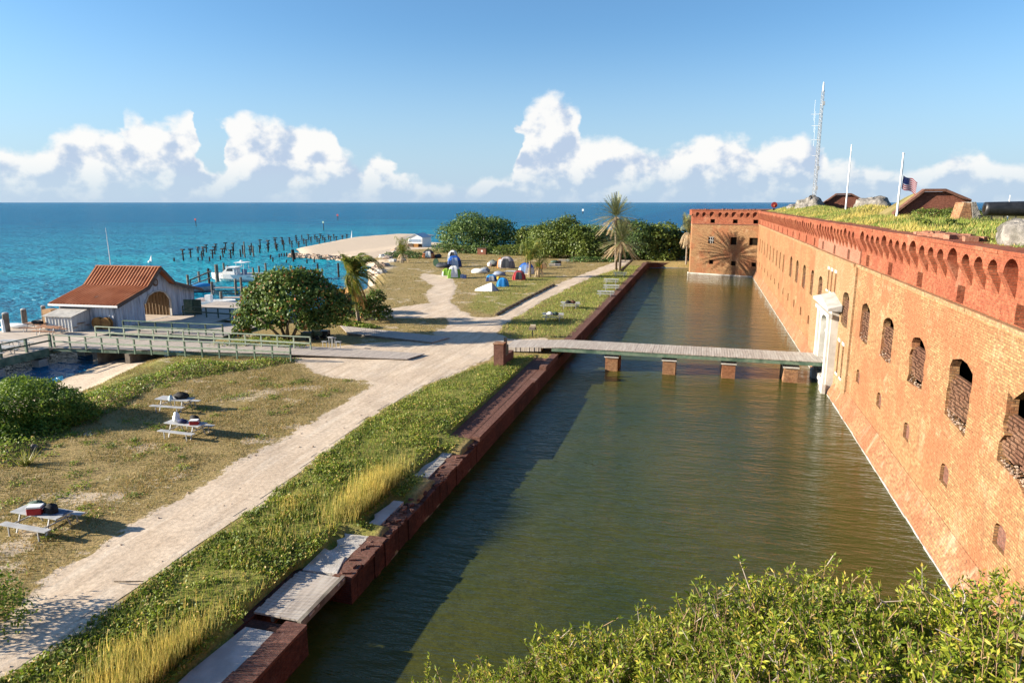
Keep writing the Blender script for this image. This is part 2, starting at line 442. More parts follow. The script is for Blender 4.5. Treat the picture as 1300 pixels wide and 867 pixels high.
M['dark_green'] = noisy('dark_green_paint', (0.03, 0.06, 0.045), (0.05, 0.085, 0.06), 2.0, 0.6, 0.3)
M['post'] = noisy('weathered_post', (0.17, 0.145, 0.12), (0.10, 0.085, 0.07), 3.0, 0.9, 0.1, c3=(0.24, 0.22, 0.18), scale3=1.5)
M['pile'] = noisy('tarred_piling', (0.028, 0.022, 0.02), (0.055, 0.042, 0.036), 2.0, 0.9, 0.1)
M['white'] = noisy('white_paint', (0.78, 0.78, 0.76), (0.70, 0.70, 0.69), 2.0, 0.45, 0.4)
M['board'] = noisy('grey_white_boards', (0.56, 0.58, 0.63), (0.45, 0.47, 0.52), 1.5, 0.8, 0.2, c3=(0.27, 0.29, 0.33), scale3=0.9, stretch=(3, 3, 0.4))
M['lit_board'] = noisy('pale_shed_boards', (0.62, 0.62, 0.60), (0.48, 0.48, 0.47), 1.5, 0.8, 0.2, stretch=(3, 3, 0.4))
M['rust'] = noisy('rusty_metal_roof', (0.40, 0.155, 0.07), (0.30, 0.11, 0.05), 0.8, 0.7, 0.2, c3=(0.46, 0.21, 0.11), scale3=0.5)
M['trim'] = noisy('dark_trim', (0.10, 0.075, 0.06), (0.15, 0.11, 0.09), 2.0, 0.8, 0.2)
M['ochre'] = noisy('ochre_wood', (0.40, 0.20, 0.06), (0.26, 0.12, 0.04), 2.0, 0.8, 0.2)
M['glass'] = noisy('dark_glass', (0.03, 0.04, 0.05), (0.05, 0.06, 0.07), 1.0, 0.12, 0.5)
M['steel'] = noisy('galvanised_steel', (0.42, 0.43, 0.44), (0.30, 0.31, 0.32), 3.0, 0.55, 0.4, metal=0.3)
M['black'] = noisy('black_fabric', (0.012, 0.012, 0.013), (0.03, 0.03, 0.032), 6.0, 0.8, 0.2)
M['iron'] = noisy('black_iron', (0.010, 0.011, 0.013), (0.02, 0.021, 0.024), 4.0, 0.45, 0.4)
M['tabletop'] = noisy('grey_table_boards', (0.40, 0.41, 0.42), (0.30, 0.31, 0.32), 2.0, 0.75, 0.25, stretch='obj')
M['bark'] = noisy('bark', (0.20, 0.155, 0.11), (0.11, 0.085, 0.06), 3.0, 0.95, 0.1, bump=0.03, bscale=12)
M['palmtrunk'] = noisy('palm_trunk', (0.30, 0.25, 0.20), (0.19, 0.155, 0.12), 1.0, 0.95, 0.1, stretch=(1, 1, 7), bump=0.03, bscale=3)
def plain(name, c, rough=0.7, k=0.8):
    if name not in M: M[name] = noisy(name, c, tuple(x * k for x in c), 3.0, rough, 0.25)
    return M[name]

# foliage
M['grape'] = leafmat('sea_grape_leaf', (0.057, 0.108, 0.020), (0.122, 0.179, 0.034), (0.286, 0.122, 0.043), trans=0.25, rough=0.55, spec=0.25, clump=0.7, dry=0.06)
M['treeA'] = leafmat('dark_tree_leaf', (0.054, 0.104, 0.029), (0.112, 0.172, 0.043), trans=0.25, rough=0.5, clump=0.45)
M['treeB'] = leafmat('bright_tree_leaf', (0.066, 0.105, 0.020), (0.145, 0.185, 0.036), trans=0.3, rough=0.5, clump=0.45)
M['cedar'] = leafmat('bay_cedar_leaf', (0.075, 0.150, 0.018), (0.180, 0.255, 0.033), trans=0.4, clump=0.8)
M['vine'] = leafmat('vine_leaf', (0.106, 0.176, 0.024), (0.220, 0.282, 0.046), (0.387, 0.299, 0.123), trans=0.35, clump=0.6, dry=0.1)
M['lush'] = leafmat('strip_cover_leaf', (0.085, 0.14, 0.014), (0.22, 0.27, 0.034), (0.42, 0.32, 0.11), trans=0.35, clump=0.9, dry=0.12)
M['drygrass'] = leafmat('dry_grass', (0.263, 0.194, 0.073), (0.375, 0.281, 0.119), (0.112, 0.131, 0.031), trans=0.3, clump=0.35, dry=0.28)
M['greengrass'] = leafmat('green_grass', (0.135, 0.205, 0.036), (0.26, 0.29, 0.065), (0.42, 0.33, 0.13), trans=0.3, clump=0.4, dry=0.13)
M['tall'] = leafmat('tall_yellow_grass', (0.442, 0.364, 0.098), (0.598, 0.494, 0.169), (0.221, 0.247, 0.052), trans=0.4, clump=0.9, dry=0.25)
M['fore'] = leafmat('foreground_leaf', (0.105, 0.165, 0.014), (0.33, 0.36, 0.042), (0.46, 0.36, 0.07), trans=0.42, rough=0.5, clump=2.5, dry=0.09)
M['twig'] = noisy('twig', (0.27, 0.18, 0.11), (0.14, 0.095, 0.06), 9.0, 0.9, 0.1)
M['deadtwig'] = noisy('grey_twig', (0.36, 0.31, 0.27), (0.22, 0.18, 0.15), 9.0, 0.9, 0.1)
M['coco'] = leafmat('coconut_frond', (0.084, 0.126, 0.020), (0.182, 0.210, 0.036), (0.364, 0.266, 0.070), trans=0.35, clump=0.8, dry=0.12)
M['cocodry'] = leafmat('dry_coconut_frond', (0.312, 0.156, 0.048), (0.432, 0.240, 0.084), trans=0.3, clump=1.0)
M['date'] = leafmat('date_frond', (0.112, 0.143, 0.060), (0.225, 0.240, 0.112), trans=0.3, clump=0.6)
M['datedry'] = leafmat('dry_date_frond', (0.396, 0.300, 0.180), (0.540, 0.432, 0.288), trans=0.3, clump=0.6)

# ------------------------------------------------------------------ terrain outlines (metres; z = 0 is the water)
def GL(z, *pts): return [tuple(G(px, py, z)[:2]) for px, py in pts]
COAST = [(-11.4, -20), (-11.4, 151.5), (-8.0, 153.5), (14, 155), (40, 157), (40, 186), (0, 190), (-40, 196), (-70, 205), (-100, 232), (-112, 262), (-108, 281), (-132, 282), (-137, 246), (-121.5, 183), (-114, 173), (-101, 154),
         (-95, 155.5), (-83, 147), (-72, 137), (-69, 129), (-60, 112), (-54, 100), (-52, 88), (-49, 74), (-48.5, 62), (-48.5, 56), (-48.8, 51), (-49.8, 50), (-51.4, 48),
         (-50.6, 44.6), (-49.3, 40.4), (-48, 36), (-46, 20), (-46, -20)]
SAND = GL(1.2, (-140, 900), (0, 790), (90, 715), (190, 655), (300, 590), (400, 535), (450, 505), (474, 489), (468, 483), (430, 479), (398, 475), (384, 463), (372, 448), (470, 435), (560, 432), (548, 424), (572, 412), (566, 404), (500, 404),
          (468, 395), (515, 389), (545, 385), (540, 373), (552, 363), (532, 353), (538, 347), (572, 351), (580, 367), (572, 382), (585, 395), (605, 403), (630, 403), (668, 381), (700, 365), (740, 348), (775, 335), (800, 325),
          (808, 327), (788, 340), (752, 352), (702, 375), (640, 411), (632, 424), (652, 431), (695, 430), (695, 443), (642, 447), (622, 455), (540, 490), (470, 530), (400, 585), (300, 660), (200, 730), (100, 800), (0, 860), (-140, 965))
LUSH = GL(1.2, (640, 455), (540, 492), (470, 532), (400, 587), (300, 662), (200, 732), (100, 802), (0, 862), (-60, 910), (200, 1000), (330, 850), (470, 690), (580, 570), (700, 450))
CAMPGREEN = GL(1.2, (585, 392), (612, 399), (632, 400), (690, 368), (720, 350), (640, 352), (600, 372))
MOATGREEN = GL(1.2, (642, 412), (705, 376), (755, 352), (800, 338), (815, 338), (735, 425), (650, 430))
XW0, XW1 = -12.1, -11.3       # moat wall

def sand_mask(X, Y):
    d = poly_sd(X, Y, SAND) + (fbm(X, Y, 0.55) - 0.5) * 1.5
    return np.clip(d / 0.7 + 0.5, 0, 1)

def land_h(X, Y):
    d = poly_sd(X, Y, COAST)
    spit = np.clip((-84 - X) / 10, 0, 1) * np.clip((Y - 140) / 12, 0, 1)
    k = np.clip((d + 1.0) / 6.0, 0, 1); k = k * k * (3 - 2 * k)
    kb_ = np.interp(d, [-1, 0.6, 4.8, 7.8], [0, 0.45, 0.62, 1.0]); wb = np.clip((53 - Y) / 3, 0, 1) * (X < -36)
    k = k * (1 - wb) + kb_ * wb
    top = 1.2 - 0.6 * spit
    h = -0.9 + (top + 0.9) * np.where(X > -30, np.clip((d + 1.0) / 1.0, 0, 1), k)
    # raised fan of ground in the planted strip beside the moat
    s = np.clip(poly_sd(X, Y, LUSH) / 1.5, 0, 1)
    h += s * 0.12 * np.clip((X + 20) / 5, 0, 1)
    h += (fbm(X, Y, 0.25) - 0.5) * 0.16 * k
    cut = (X > -13.25) & (Y < 55.3) & (X < -11)
    w_ = np.where(Y < 22.7, 13.2, np.where(Y < 26, 12.75, np.where(Y < 33, 12.85, 13.25)))
    open_ = (Y < 22.7) | ((Y > 23.2) & (Y < 25.9)) | ((Y > 28.5) & (Y < 32)) | (Y > 34.2)
    cut = (X > -w_) & (Y < 55.3) & (X < -11) & open_
    h = np.where(cut, np.minimum(h, 0.80), h)
    h = np.where((X > -13.4) & (Y > 16.5) & (Y < 19.9), -1.3, h)
    return h
def ground_z(x, y): return float(land_h(np.array([x], float), np.array([y], float))[0])

# ---- ground sheet
gx = np.unique(np.concatenate([np.arange(-150, -60, 1.5), np.arange(-60, -11.6, 0.45), np.array([-11.62]), np.arange(-11, 42, 2.0)]))
gy = np.unique(np.concatenate([np.arange(-20, 80, 0.45), np.arange(80, 170, 0.9), np.arange(170, 300, 2.0)]))
GX, GY = np.meshgrid(gx, gy, indexing='ij')
GZ = land_h(GX, GY)
inmoat = (GX > -11.6) & (GY < 153)
GZ = np.where(inmoat, -1.2, GZ)
nx, ny = GX.shape
idx = np.arange(nx * ny).reshape(nx, ny)
F = np.stack([idx[:-1, :-1], idx[1:, :-1], idx[1:, 1:], idx[:-1, 1:]], -1).reshape(-1, 4)
keep = (GZ.reshape(-1)[F] > -0.85).any(1) 
F = F[keep]
gm, nt, b = new_mat('meadow_ground', 0.95, 0.1)
at_ = nt.add('ShaderNodeVertexColor', layer_name='zone').outputs[0]
zs = nt.add('ShaderNodeSeparateColor', {0: at_})
pos = nt.add('ShaderNodeNewGeometry').outputs['Position']
nA = nt.noise(pos, 0.35, 6, 0.65); nB = nt.noise(pos, 1.6, 6, 0.7); nC = nt.noise(pos, 9.0, 4, 0.7)
dry = nt.mix(nt.sstep(nA, 0.38, 0.62), (0.32, 0.235, 0.105, 1), (0.24, 0.185, 0.072, 1))
dry = nt.mix(nt.math('MULTIPLY', nt.sstep(nB, 0.5, 0.68), 0.7), dry, (0.17, 0.155, 0.05, 1))
green = nt.mix(nt.sstep(nB, 0.38, 0.62), (0.16, 0.175, 0.035, 1), (0.26, 0.23, 0.07, 1))
c = nt.mix(nt.sstep(nt.math('ADD', zs.outputs[1], nt.math('MULTIPLY', nt.math('SUBTRACT', nB, 0.5), 1.0)), 0.35, 0.65), dry, green)
sandc = nt.mix(nt.sstep(nB, 0.35, 0.65), (0.56, 0.46, 0.35, 1), (0.48, 0.385, 0.29, 1))
bare = nt.math('MULTIPLY', nt.sstep(nt.math('ADD', nA, nt.math('MULTIPLY', nt.math('SUBTRACT', nC, 0.5), 0.35)), 0.57, 0.66), nt.sstep(zs.outputs[2], 0.05, 0.5))
sm = nt.math('MAXIMUM', nt.sstep(nt.math('ADD', zs.outputs[0], nt.math('MULTIPLY', nt.math('SUBTRACT', nt.noise(pos, 2.6, 5, 0.7), 0.5), 1.3)), 0.42, 0.62), nt.math('MULTIPLY', bare, 0.75))
c = nt.mix(sm, c, sandc)
c = nt.mix(1.0, c, nt.add('ShaderNodeCombineColor', {0: nt.sstep(nC, 0.25, 0.75, 0.6, 1.3), 1: nt.sstep(nC, 0.25, 0.75, 0.62, 1.28), 2: nt.sstep(nC, 0.25, 0.75, 0.65, 1.25)}).outputs[0], 'MULTIPLY')
pz = nt.add('ShaderNodeSeparateXYZ', {0: pos}).outputs[2]
c = nt.mix(nt.sstep(pz, 0.12, 0.02), c, (0.20, 0.16, 0.115, 1))
nt.set(b, 'Base Color', c)
bp = nt.add('ShaderNodeBump', {'Strength': 1.0, 'Distance': nt.math('ADD', 0.012, nt.math('MULTIPLY', nt.math('SUBTRACT', 1.0, sm), 0.06)), 'Height': nt.math('ADD', nt.noise(pos, 6.0, 6, 0.75), nt.math('MULTIPLY', nC, 0.4))})
nt.set(b, 'Normal', bp.outputs[0])
ground = np_mesh('ground', np.stack([GX, GY, GZ], -1).reshape(-1, 3), F, gm, smooth=True)
used = np.zeros(nx * ny, bool)
tag(ground, kind='structure')
S_ = sand_mask(GX, GY)
beach = np.clip((np.where((GX < -40) & (GY < 52), 0.72, 0.75) - GZ) / 0.2, 0, 1) * (GX < -20)
spit = ((GX < -74) & (GY > 118)) | (GX < -84)
PLAT = GL(1.0, (437, 338), (520, 318), (560, 316), (600, 312), (600, 290), (440, 300), (360, 316), (362, 330), (402, 330))
S_ = np.maximum(S_, np.clip(poly_sd(GX, GY, PLAT) / 3 + 0.6, 0, 1))
CHURN = GL(1.2, (478, 352), (510, 340), (500, 325), (470, 330), (450, 350))
S_ = np.maximum(S_, np.clip(poly_sd(GX, GY, CHURN) / 4 + 0.45, 0, 1) * (0.35 + 0.5 * fbm(GX, GY, 0.4)))
S_ = np.maximum(S_, beach)
# trampled light edge of the field beside the path
fr = poly_sd(GX, GY, SAND)
S_ = np.maximum(S_, np.clip(1 + fr / 1.3, 0, 1) * np.where(GY < 45, 0.42, 0.30) * (GX < -19))
Gm = np.clip(poly_sd(GX, GY, LUSH) / 1.0 + 0.4, 0, 1) * 0.9
Gm = np.maximum(Gm, np.clip(poly_sd(GX, GY, CAMPGREEN) / 4 + 0.5, 0, 1) * 0.75)
Gm = np.maximum(Gm, np.clip(poly_sd(GX, GY, MOATGREEN) / 3 + 0.5, 0, 1) * 0.55)
Gm = np.maximum(Gm, np.clip((-35 - GX) / 5, 0, 1) * (GY < 50) * 0.6)
Bm = (GX < -20) * (GY < 160) * (0.3 + 0.7 * fbm(GX, GY, 0.12))
ca = ground.data.color_attributes.new('zone', 'FLOAT_COLOR', 'POINT')
ca.data.foreach_set('color', np.stack([S_, Gm, Bm, np.ones_like(S_)], -1).astype(np.float32).ravel())

# ---- sandy path: a sheet of its own just above the ground
def sheet_on(name, poly, step, lift, mat, jag=0.35):
    P = np.array(poly); x0, y0 = P.min(0) - 0.5; x1, y1 = P.max(0) + 0.5
    x1 = min(x1, XW0 - 0.05)
    xs = np.arange(x0, x1, step); ys = np.arange(y0, y1, step)
    X, Y = np.meshgrid(xs, ys, indexing='ij')
    D = poly_sd(X, Y, poly) + (fbm(X, Y, 0.8) - 0.5) * jag * 2
    Z = land_h(X, Y) + lift
    ii = np.arange(X.size).reshape(X.shape)
    Fq = np.stack([ii[:-1, :-1], ii[1:, :-1], ii[1:, 1:], ii[:-1, 1:]], -1).reshape(-1, 4)
    ok = (D.reshape(-1)[Fq] > 0).all(1)
    Fq = Fq[ok]; u, inv = np.unique(Fq, return_inverse=True)
    V = np.stack([X, Y, Z], -1).reshape(-1, 3)[u]
    return np_mesh(name, V, inv.reshape(Fq.shape), mat, smooth=True)
pm, nt, b = new_mat('sandy_track', 0.95, 0.1)
pos = nt.add('ShaderNodeNewGeometry').outputs['Position']
n1_ = nt.noise(pos, 0.5, 5, 0.6); n2_ = nt.noise(pos, 5.0, 5, 0.75)
st = nt.noise(nt.add('ShaderNodeVectorMath', {0: pos, 1: (2.2, 0.16, 1)}, operation='MULTIPLY').outputs[0], 1.0, 5, 0.65)
c = nt.mix(nt.sstep(n1_, 0.35, 0.65), (0.56, 0.455, 0.345, 1), (0.49, 0.39, 0.29, 1))
c = nt.mix(nt.math('MULTIPLY', nt.sstep(st, 0.50, 0.66), 0.6), c, (0.40, 0.31, 0.225, 1))
c = nt.mix(nt.math('MULTIPLY', nt.sstep(st, 0.46, 0.36), 0.5), c, (0.63, 0.54, 0.43, 1))
c = nt.mix(1.0, c, nt.add('ShaderNodeCombineColor', {0: nt.sstep(n2_, 0.25, 0.75, 0.72, 1.2), 1: nt.sstep(n2_, 0.25, 0.75, 0.72, 1.2), 2: nt.sstep(n2_, 0.25, 0.75, 0.72, 1.2)}).outputs[0], 'MULTIPLY')
nt.set(b, 'Base Color', c)
nt.set(b, 'Normal', nt.add('ShaderNodeBump', {'Strength': 1.0, 'Distance': 0.014, 'Height': nt.math('ADD', n2_, nt.math('MULTIPLY', st, 0.6))}).outputs[0])
M['track'] = pm
path = sheet_on('sandy_path', SAND, 0.3, 0.012, pm)
tag(path, kind='structure')

# ------------------------------------------------------------------ water
def water(name, deep, shallow, fn_mask, scale, dist, rough, stretch, spec=0.5, ior=1.33, rot=0.0, bump=1.0):
    m, nt, b = new_mat(name, rough, spec)
    pos = nt.add('ShaderNodeNewGeometry').outputs['Position']
    c = nt.mix(fn_mask(nt, pos), (*deep, 1), (*shallow, 1))
    nt.set(b, 'Base Color', c)
    b.inputs['IOR'].default_value = ior
    mp = nt.add('ShaderNodeMapping', {'Vector': pos, 'Rotation': (0, 0, rot), 'Scale': stretch})
    h1 = nt.noise(mp.outputs[0], scale, 4, 0.6)
    h2 = nt.noise(mp.outputs[0], scale * 0.22, 3, 0.5)
    h = nt.math('ADD', h1, nt.math('MULTIPLY', h2, 1.6))
    nt.set(b, 'Normal', nt.add('ShaderNodeBump', {'Strength': bump, 'Distance': dist, 'Height': h}).outputs[0])
    return m, nt, b

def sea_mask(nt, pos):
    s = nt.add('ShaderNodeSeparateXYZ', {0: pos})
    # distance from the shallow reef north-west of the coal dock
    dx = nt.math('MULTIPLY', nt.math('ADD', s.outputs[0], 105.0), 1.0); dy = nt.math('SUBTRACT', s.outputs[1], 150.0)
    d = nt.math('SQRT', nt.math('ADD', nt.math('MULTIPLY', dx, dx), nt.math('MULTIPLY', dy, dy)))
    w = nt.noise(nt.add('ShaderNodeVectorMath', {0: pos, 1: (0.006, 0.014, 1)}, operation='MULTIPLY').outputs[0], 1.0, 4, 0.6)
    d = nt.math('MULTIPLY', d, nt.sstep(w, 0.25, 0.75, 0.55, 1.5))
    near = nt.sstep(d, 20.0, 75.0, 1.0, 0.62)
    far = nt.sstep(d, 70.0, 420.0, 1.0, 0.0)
    cove = nt.sstep(s.outputs[0], -52.0, -74.0, 0.25, 1.0)  # shade beside the dock put into the water colour
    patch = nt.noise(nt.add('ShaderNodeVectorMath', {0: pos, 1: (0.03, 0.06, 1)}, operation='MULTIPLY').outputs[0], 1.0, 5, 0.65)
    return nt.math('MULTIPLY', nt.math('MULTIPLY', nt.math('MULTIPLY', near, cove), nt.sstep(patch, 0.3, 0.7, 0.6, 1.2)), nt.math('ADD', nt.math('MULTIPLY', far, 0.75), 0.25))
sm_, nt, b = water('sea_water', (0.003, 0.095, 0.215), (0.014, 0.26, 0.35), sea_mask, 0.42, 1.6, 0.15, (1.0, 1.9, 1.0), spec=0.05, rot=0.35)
dif = nt.add('ShaderNodeBsdfDiffuse', {'Color': b.inputs['Base Color'].links[0].from_socket, 'Normal': b.inputs['Normal'].links[0].from_socket})
glo = nt.add('ShaderNodeBsdfGlossy', {'Color': (1, 1, 1, 1), 'Roughness': 0.12, 'Normal': b.inputs['Normal'].links[0].from_socket})
frs = nt.add('ShaderNodeFresnel', {'IOR': 1.33, 'Normal': b.inputs['Normal'].links[0].from_socket})
fm = nt.math('MINIMUM', nt.math('MULTIPLY', frs.outputs[0], 0.65), 0.27)
mxs = nt.add('ShaderNodeMixShader', {0: fm, 1: dif.outputs[0], 2: glo.outputs[0]})
nt.l.new(mxs.outputs[0], nt.n['Material Output'].inputs[0])
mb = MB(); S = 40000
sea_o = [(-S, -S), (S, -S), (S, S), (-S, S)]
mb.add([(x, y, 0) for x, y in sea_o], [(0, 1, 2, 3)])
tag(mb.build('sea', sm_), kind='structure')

def moat_mask(nt, pos):
    return nt.sstep(nt.noise(nt.add('ShaderNodeVectorMath', {0: pos, 1: (0.10, 0.05, 1)}, operation='MULTIPLY').outputs[0], 1.0, 4, 0.6), 0.35, 0.68)
mm_, nt, b = water('moat_water', (0.030, 0.041, 0.008), (0.056, 0.056, 0.009), moat_mask, 2.1, 0.085, 0.03, (0.45, 1.5, 1.0), spec=0.36, rot=-0.12)
mb = MB(); mb.add([(-11.65, -30, 0.02), (10.3, -30, 0.02), (10.3, 136, 0.02), (12, 142, 0.02), (-2, 153.5, 0.02), (-11.65, 151, 0.02)], [(0, 1, 2, 3, 4, 5)]); mb.add([(-13.6, 16.5, 0.02), (-11.65, 16.5, 0.02), (-11.65, 19.9, 0.02), (-13.6, 19.9, 0.02)], [(0, 1, 2, 3)])
tag(mb.build('moat_water', mm_), kind='structure')

# ------------------------------------------------------------------ moat wall on the camp side
def zig(base, lo, hi, n): return [base + random.uniform(lo, hi) for _ in range(n)]
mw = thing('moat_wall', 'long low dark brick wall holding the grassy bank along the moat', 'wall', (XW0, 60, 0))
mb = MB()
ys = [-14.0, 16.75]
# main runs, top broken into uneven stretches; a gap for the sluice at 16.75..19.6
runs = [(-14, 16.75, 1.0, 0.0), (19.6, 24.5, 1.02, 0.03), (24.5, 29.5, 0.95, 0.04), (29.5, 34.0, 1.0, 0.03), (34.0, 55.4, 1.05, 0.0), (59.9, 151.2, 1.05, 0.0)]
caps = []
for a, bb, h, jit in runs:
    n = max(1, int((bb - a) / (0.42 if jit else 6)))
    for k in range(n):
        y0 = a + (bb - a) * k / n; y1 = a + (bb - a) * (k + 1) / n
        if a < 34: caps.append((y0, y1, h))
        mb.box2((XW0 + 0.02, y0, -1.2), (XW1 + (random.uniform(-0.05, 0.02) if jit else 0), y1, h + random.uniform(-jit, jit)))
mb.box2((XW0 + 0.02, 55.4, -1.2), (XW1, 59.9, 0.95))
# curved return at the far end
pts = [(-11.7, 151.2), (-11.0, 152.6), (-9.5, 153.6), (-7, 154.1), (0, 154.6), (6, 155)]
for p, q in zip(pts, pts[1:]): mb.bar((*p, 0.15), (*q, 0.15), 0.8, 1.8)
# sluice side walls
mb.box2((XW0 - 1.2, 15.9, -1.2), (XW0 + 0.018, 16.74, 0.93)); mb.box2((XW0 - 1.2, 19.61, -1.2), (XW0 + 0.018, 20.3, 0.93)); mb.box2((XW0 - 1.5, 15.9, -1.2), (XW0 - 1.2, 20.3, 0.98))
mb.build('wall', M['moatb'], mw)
cp = MB()
for y0, y1, h in caps:
    yy = y0
    while yy < y1:
        e = min(yy + random.uniform(.3, .9), y1)
        if yy < 16.5 or random.random() < .8: cp.box2((XW0 + random.uniform(-.06, .12), yy + .008, h - .06), (XW1 + random.uniform(-.07, .03), e - .008, h + random.uniform(.04, .09)))
        yy = e
def cope(a, bb, z, x0=XW0 - 0.25, x1=XW1 + 0.04, h=0.12, seg=3.0):
    n = max(1, int((bb - a) / seg))
    for k in range(n):
        cp.box2((x0, a + (bb - a) * k / n + 0.01, z), (x1 + random.uniform(-0.015, 0.015), a + (bb - a) * (k + 1) / n - 0.01, z + h + random.uniform(-0.01, 0.01)))
cope(-14, 16.7, 1.0, XW1 - 0.5, XW1 + 0.03, 0.10)
cope(34.0, 46.5, 1.05, XW1 - 0.42, XW1 + 0.04, 0.28); cope(46.6, 50.5, 1.05, XW1 - 0.5, XW1 + 0.04, 0.16); cope(50.6, 55.3, 1.05, XW1 - 0.5, XW1 + 0.04, 0.42)
cope(60, 151, 1.05, XW0 - 0.1, XW1 + 0.05, 0.22, 7.5)
for k in range(45):       # loose bricks left along the ruined crest
    yb = random.uniform(19.8, 34); cp.box((random.uniform(XW0 + .1, XW1 - .08), yb, 1.05 + random.uniform(-.02, .05)), (.24, .12, .09), random.uniform(0, 3))
cp.build('coping', M['coping'], mw)
wk = MB()
wk.box2((XW0 - 1.15, 34.0, 0.9), (XW0 + 0.015, 55.3, 1.03))
wk.build('brick_walk', M['coping'], mw)
ledge = thing('concrete_ledge', 'cracked pale concrete ledge beside the ruined part of the moat wall', 'ledge', (-12.6, 25, 0.9))
for a, bb, w0 in ((20.3, 22.6, 1.05), (23.2, 25.8, 0.6), (28.6, 31.9, 0.7)):
    n_ = 7; ed = [(XW0 - w0 * random.uniform(.72, 1.12), a + (bb - a) * (n_ - k) / n_) for k in range(n_ + 1)]
    MB().prism([(XW0, a), (XW0, bb)] + ed, 0.75, 1.06 + random.uniform(-0.05, 0.03)).build('slab', M['concrete'], ledge)
lg2 = MB().prism([(XW0 + 0.4, 8), (XW0 + 0.42, 16.2), (XW0 - 1.0, 16.2), (XW0 - 1.2, 14), (XW0 - 1.0, 8)], 0.7, 1.055)
o = lg2.build('concrete_apron', M['concrete'], None, bevel=0.02); tag(o, 'stained concrete apron on the bank just before the sluice boards', 'apron')
sl = thing('sluice_platform', 'bleached plank platform over the gap in the moat wall', 'platform', (-12.2, 18.2, 0.95))
mb = MB()
n = 16
for k in range(n):
    y = 16.9 + (19.5 - 16.9) * (k + 0.5) / n
    mb.box((-12.42 + random.uniform(-.03, .03), y, 1.04), (1.8, (2.6 / n) - 0.02, 0.07))
mb.build('planks', M['bdeck'], sl)
mb = MB().box2((-11.66, 16.78, 0.86), (-11.52, 19.58, 1.12)); mb.box2((-12.7, 16.9, 0.84), (-12.6, 19.5, 0.995)); mb.build('edge_beam', M['post'], sl)
tag(MB().prism([(XW0 + 0.2, 19.7), (XW0 - 0.1, 20.8), (XW0 - 1.2, 21.2), (XW0 - 1.15, 19.6)], 0.75, 1.09).build('concrete_step', M['concrete'], None, bevel=0.02), 'bright concrete slab at the upper end of the plank platform', 'slab')

# ------------------------------------------------------------------ bridge
br = thing('footbridge', 'plank footbridge on brick piers crossing the moat to the fort gate', 'bridge', (-2, 57.7, 0))
mb = MB()
def bz(x): return 1.62 + 0.30 * max(0, min(1, (x + 16) / 5.0)) - 0.0 * x
n = 128; x0, x1 = -16.2, 10.0
for k in range(n):
    xa = x0 + (x1 - x0) * k / n; xb = x0 + (x1 - x0) * (k + 1) / n - 0.02; z = bz((xa + xb) / 2)
    mb.box2((xa, 56.0 + random.uniform(-.02, .02), z - 0.07 - 0.3 * (xa < -13)), (xb, 59.35 + random.uniform(-.02, .02), z + random.uniform(-.006, .006)))
mb.build('deck', M['bdeck'], br)
mb = MB()
for y in (56.12, 57.7, 59.2): mb.bar((-12.0, y, bz(-12) - 0.23), (10.0, y, bz(9) - 0.23), 0.16, 0.28)
mb.build('beam', M['green_paint'], br)
for x in (-6.9, -2.15, 2.55, 7.25):
    mb = MB().box2((x - 0.52, 56.35, -1.2), (x + 0.52, 59.0, 1.18))
    p = mb.build('pier', M['foot'], br)
    MB().box2((x - 0.6, 56.25, 1.182), (x + 0.6, 59.1, 1.33)).build('pier_cap', M['white_stone'], p)
    for y in (56.5, 57.7, 58.85):
        for dx in (-0.3, 0.3): MB().box2((x + dx - 0.09, y - 0.12, 1.332), (x + dx + 0.09, y + 0.12, 1.56)).build('wood_block', M['post'], p)
# gate post of brick at the landward end
gp = thing('brick_gate_post', 'red brick gate post with low side wall by the bridge approach', 'gate post', (-15.0, 50.8, 1.2))
mb = MB().box2((-15.45, 50.35, 0.9), (-14.65, 51.05, 3.05)); mb.build('pillar', M['coping'], gp)
mb = MB().box2((-15.5, 50.3, 3.052), (-14.6, 51.1, 3.14)); mb.build('cap', M['foot'], gp)
mb = MB().box2((-15.1, 51.052, 0.9), (-14.7, 53.6, 1.95)); mb.build('side_wall', M['coping'], gp)
mb = MB()
for y, h in ((51.25, 3.0), (51.7, 3.35), (52.1, 2.7)): mb.box2((-15.0, y, 1.95), (-14.8, y + 0.28, h))
mb.bar((-14.9, 51.2, 2.9), (-14.9, 52.4, 2.5), 0.12); mb.build('iron_frame', M['iron'], gp)
# ------------------------------------------------------------------ the fort
XF = 10.0
fort = thing('brick_fort', 'huge tan brick fort wall with red arched parapet rising from the moat', 'fort', (XF, 60, 0))
YA, YB = 3.0, 137.6
ZL = 9.95
WC = [57.8 + 5.55 * k - 0.35 for k in range(-8, 13)]          # window bays
def arch(yc, w, z0, z1, n=6, rag=0.0):
    """opening with a low segmental arch, optionally with broken edges"""
    zs = z1 - 0.22 * w
    L = [(yc - w / 2, z0), (yc + w / 2, z0)]
    if rag:
        k = max(3, int((zs - z0) / 0.3))
        L = [(yc - w / 2 + random.uniform(-rag, rag), z0 + random.uniform(-rag * 2.4, rag)), (yc - w * 0.1, z0 - random.uniform(0, rag * 3)), (yc + w / 2 + random.uniform(-rag, rag), z0 + random.uniform(-rag * 1.4, rag))]
        for j in range(1, k): L.append((yc + w / 2 + random.uniform(-rag, rag * 1.1), z0 + (zs - z0) * j / k))
    L.append((yc + w / 2, zs))
    for j in range(1, n):
        t = math.pi * j / n
        L.append((yc + w / 2 * math.cos(t) + random.uniform(-rag, rag), zs + (z1 - zs) * math.sin(t) + random.uniform(-rag, rag)))
    L.append((yc - w / 2, zs))
    if rag:
        for j in range(k - 1, 0, -1): L.append((yc - w / 2 + random.uniform(-rag * 1.1, rag), z0 + (zs - z0) * j / k))
    return L
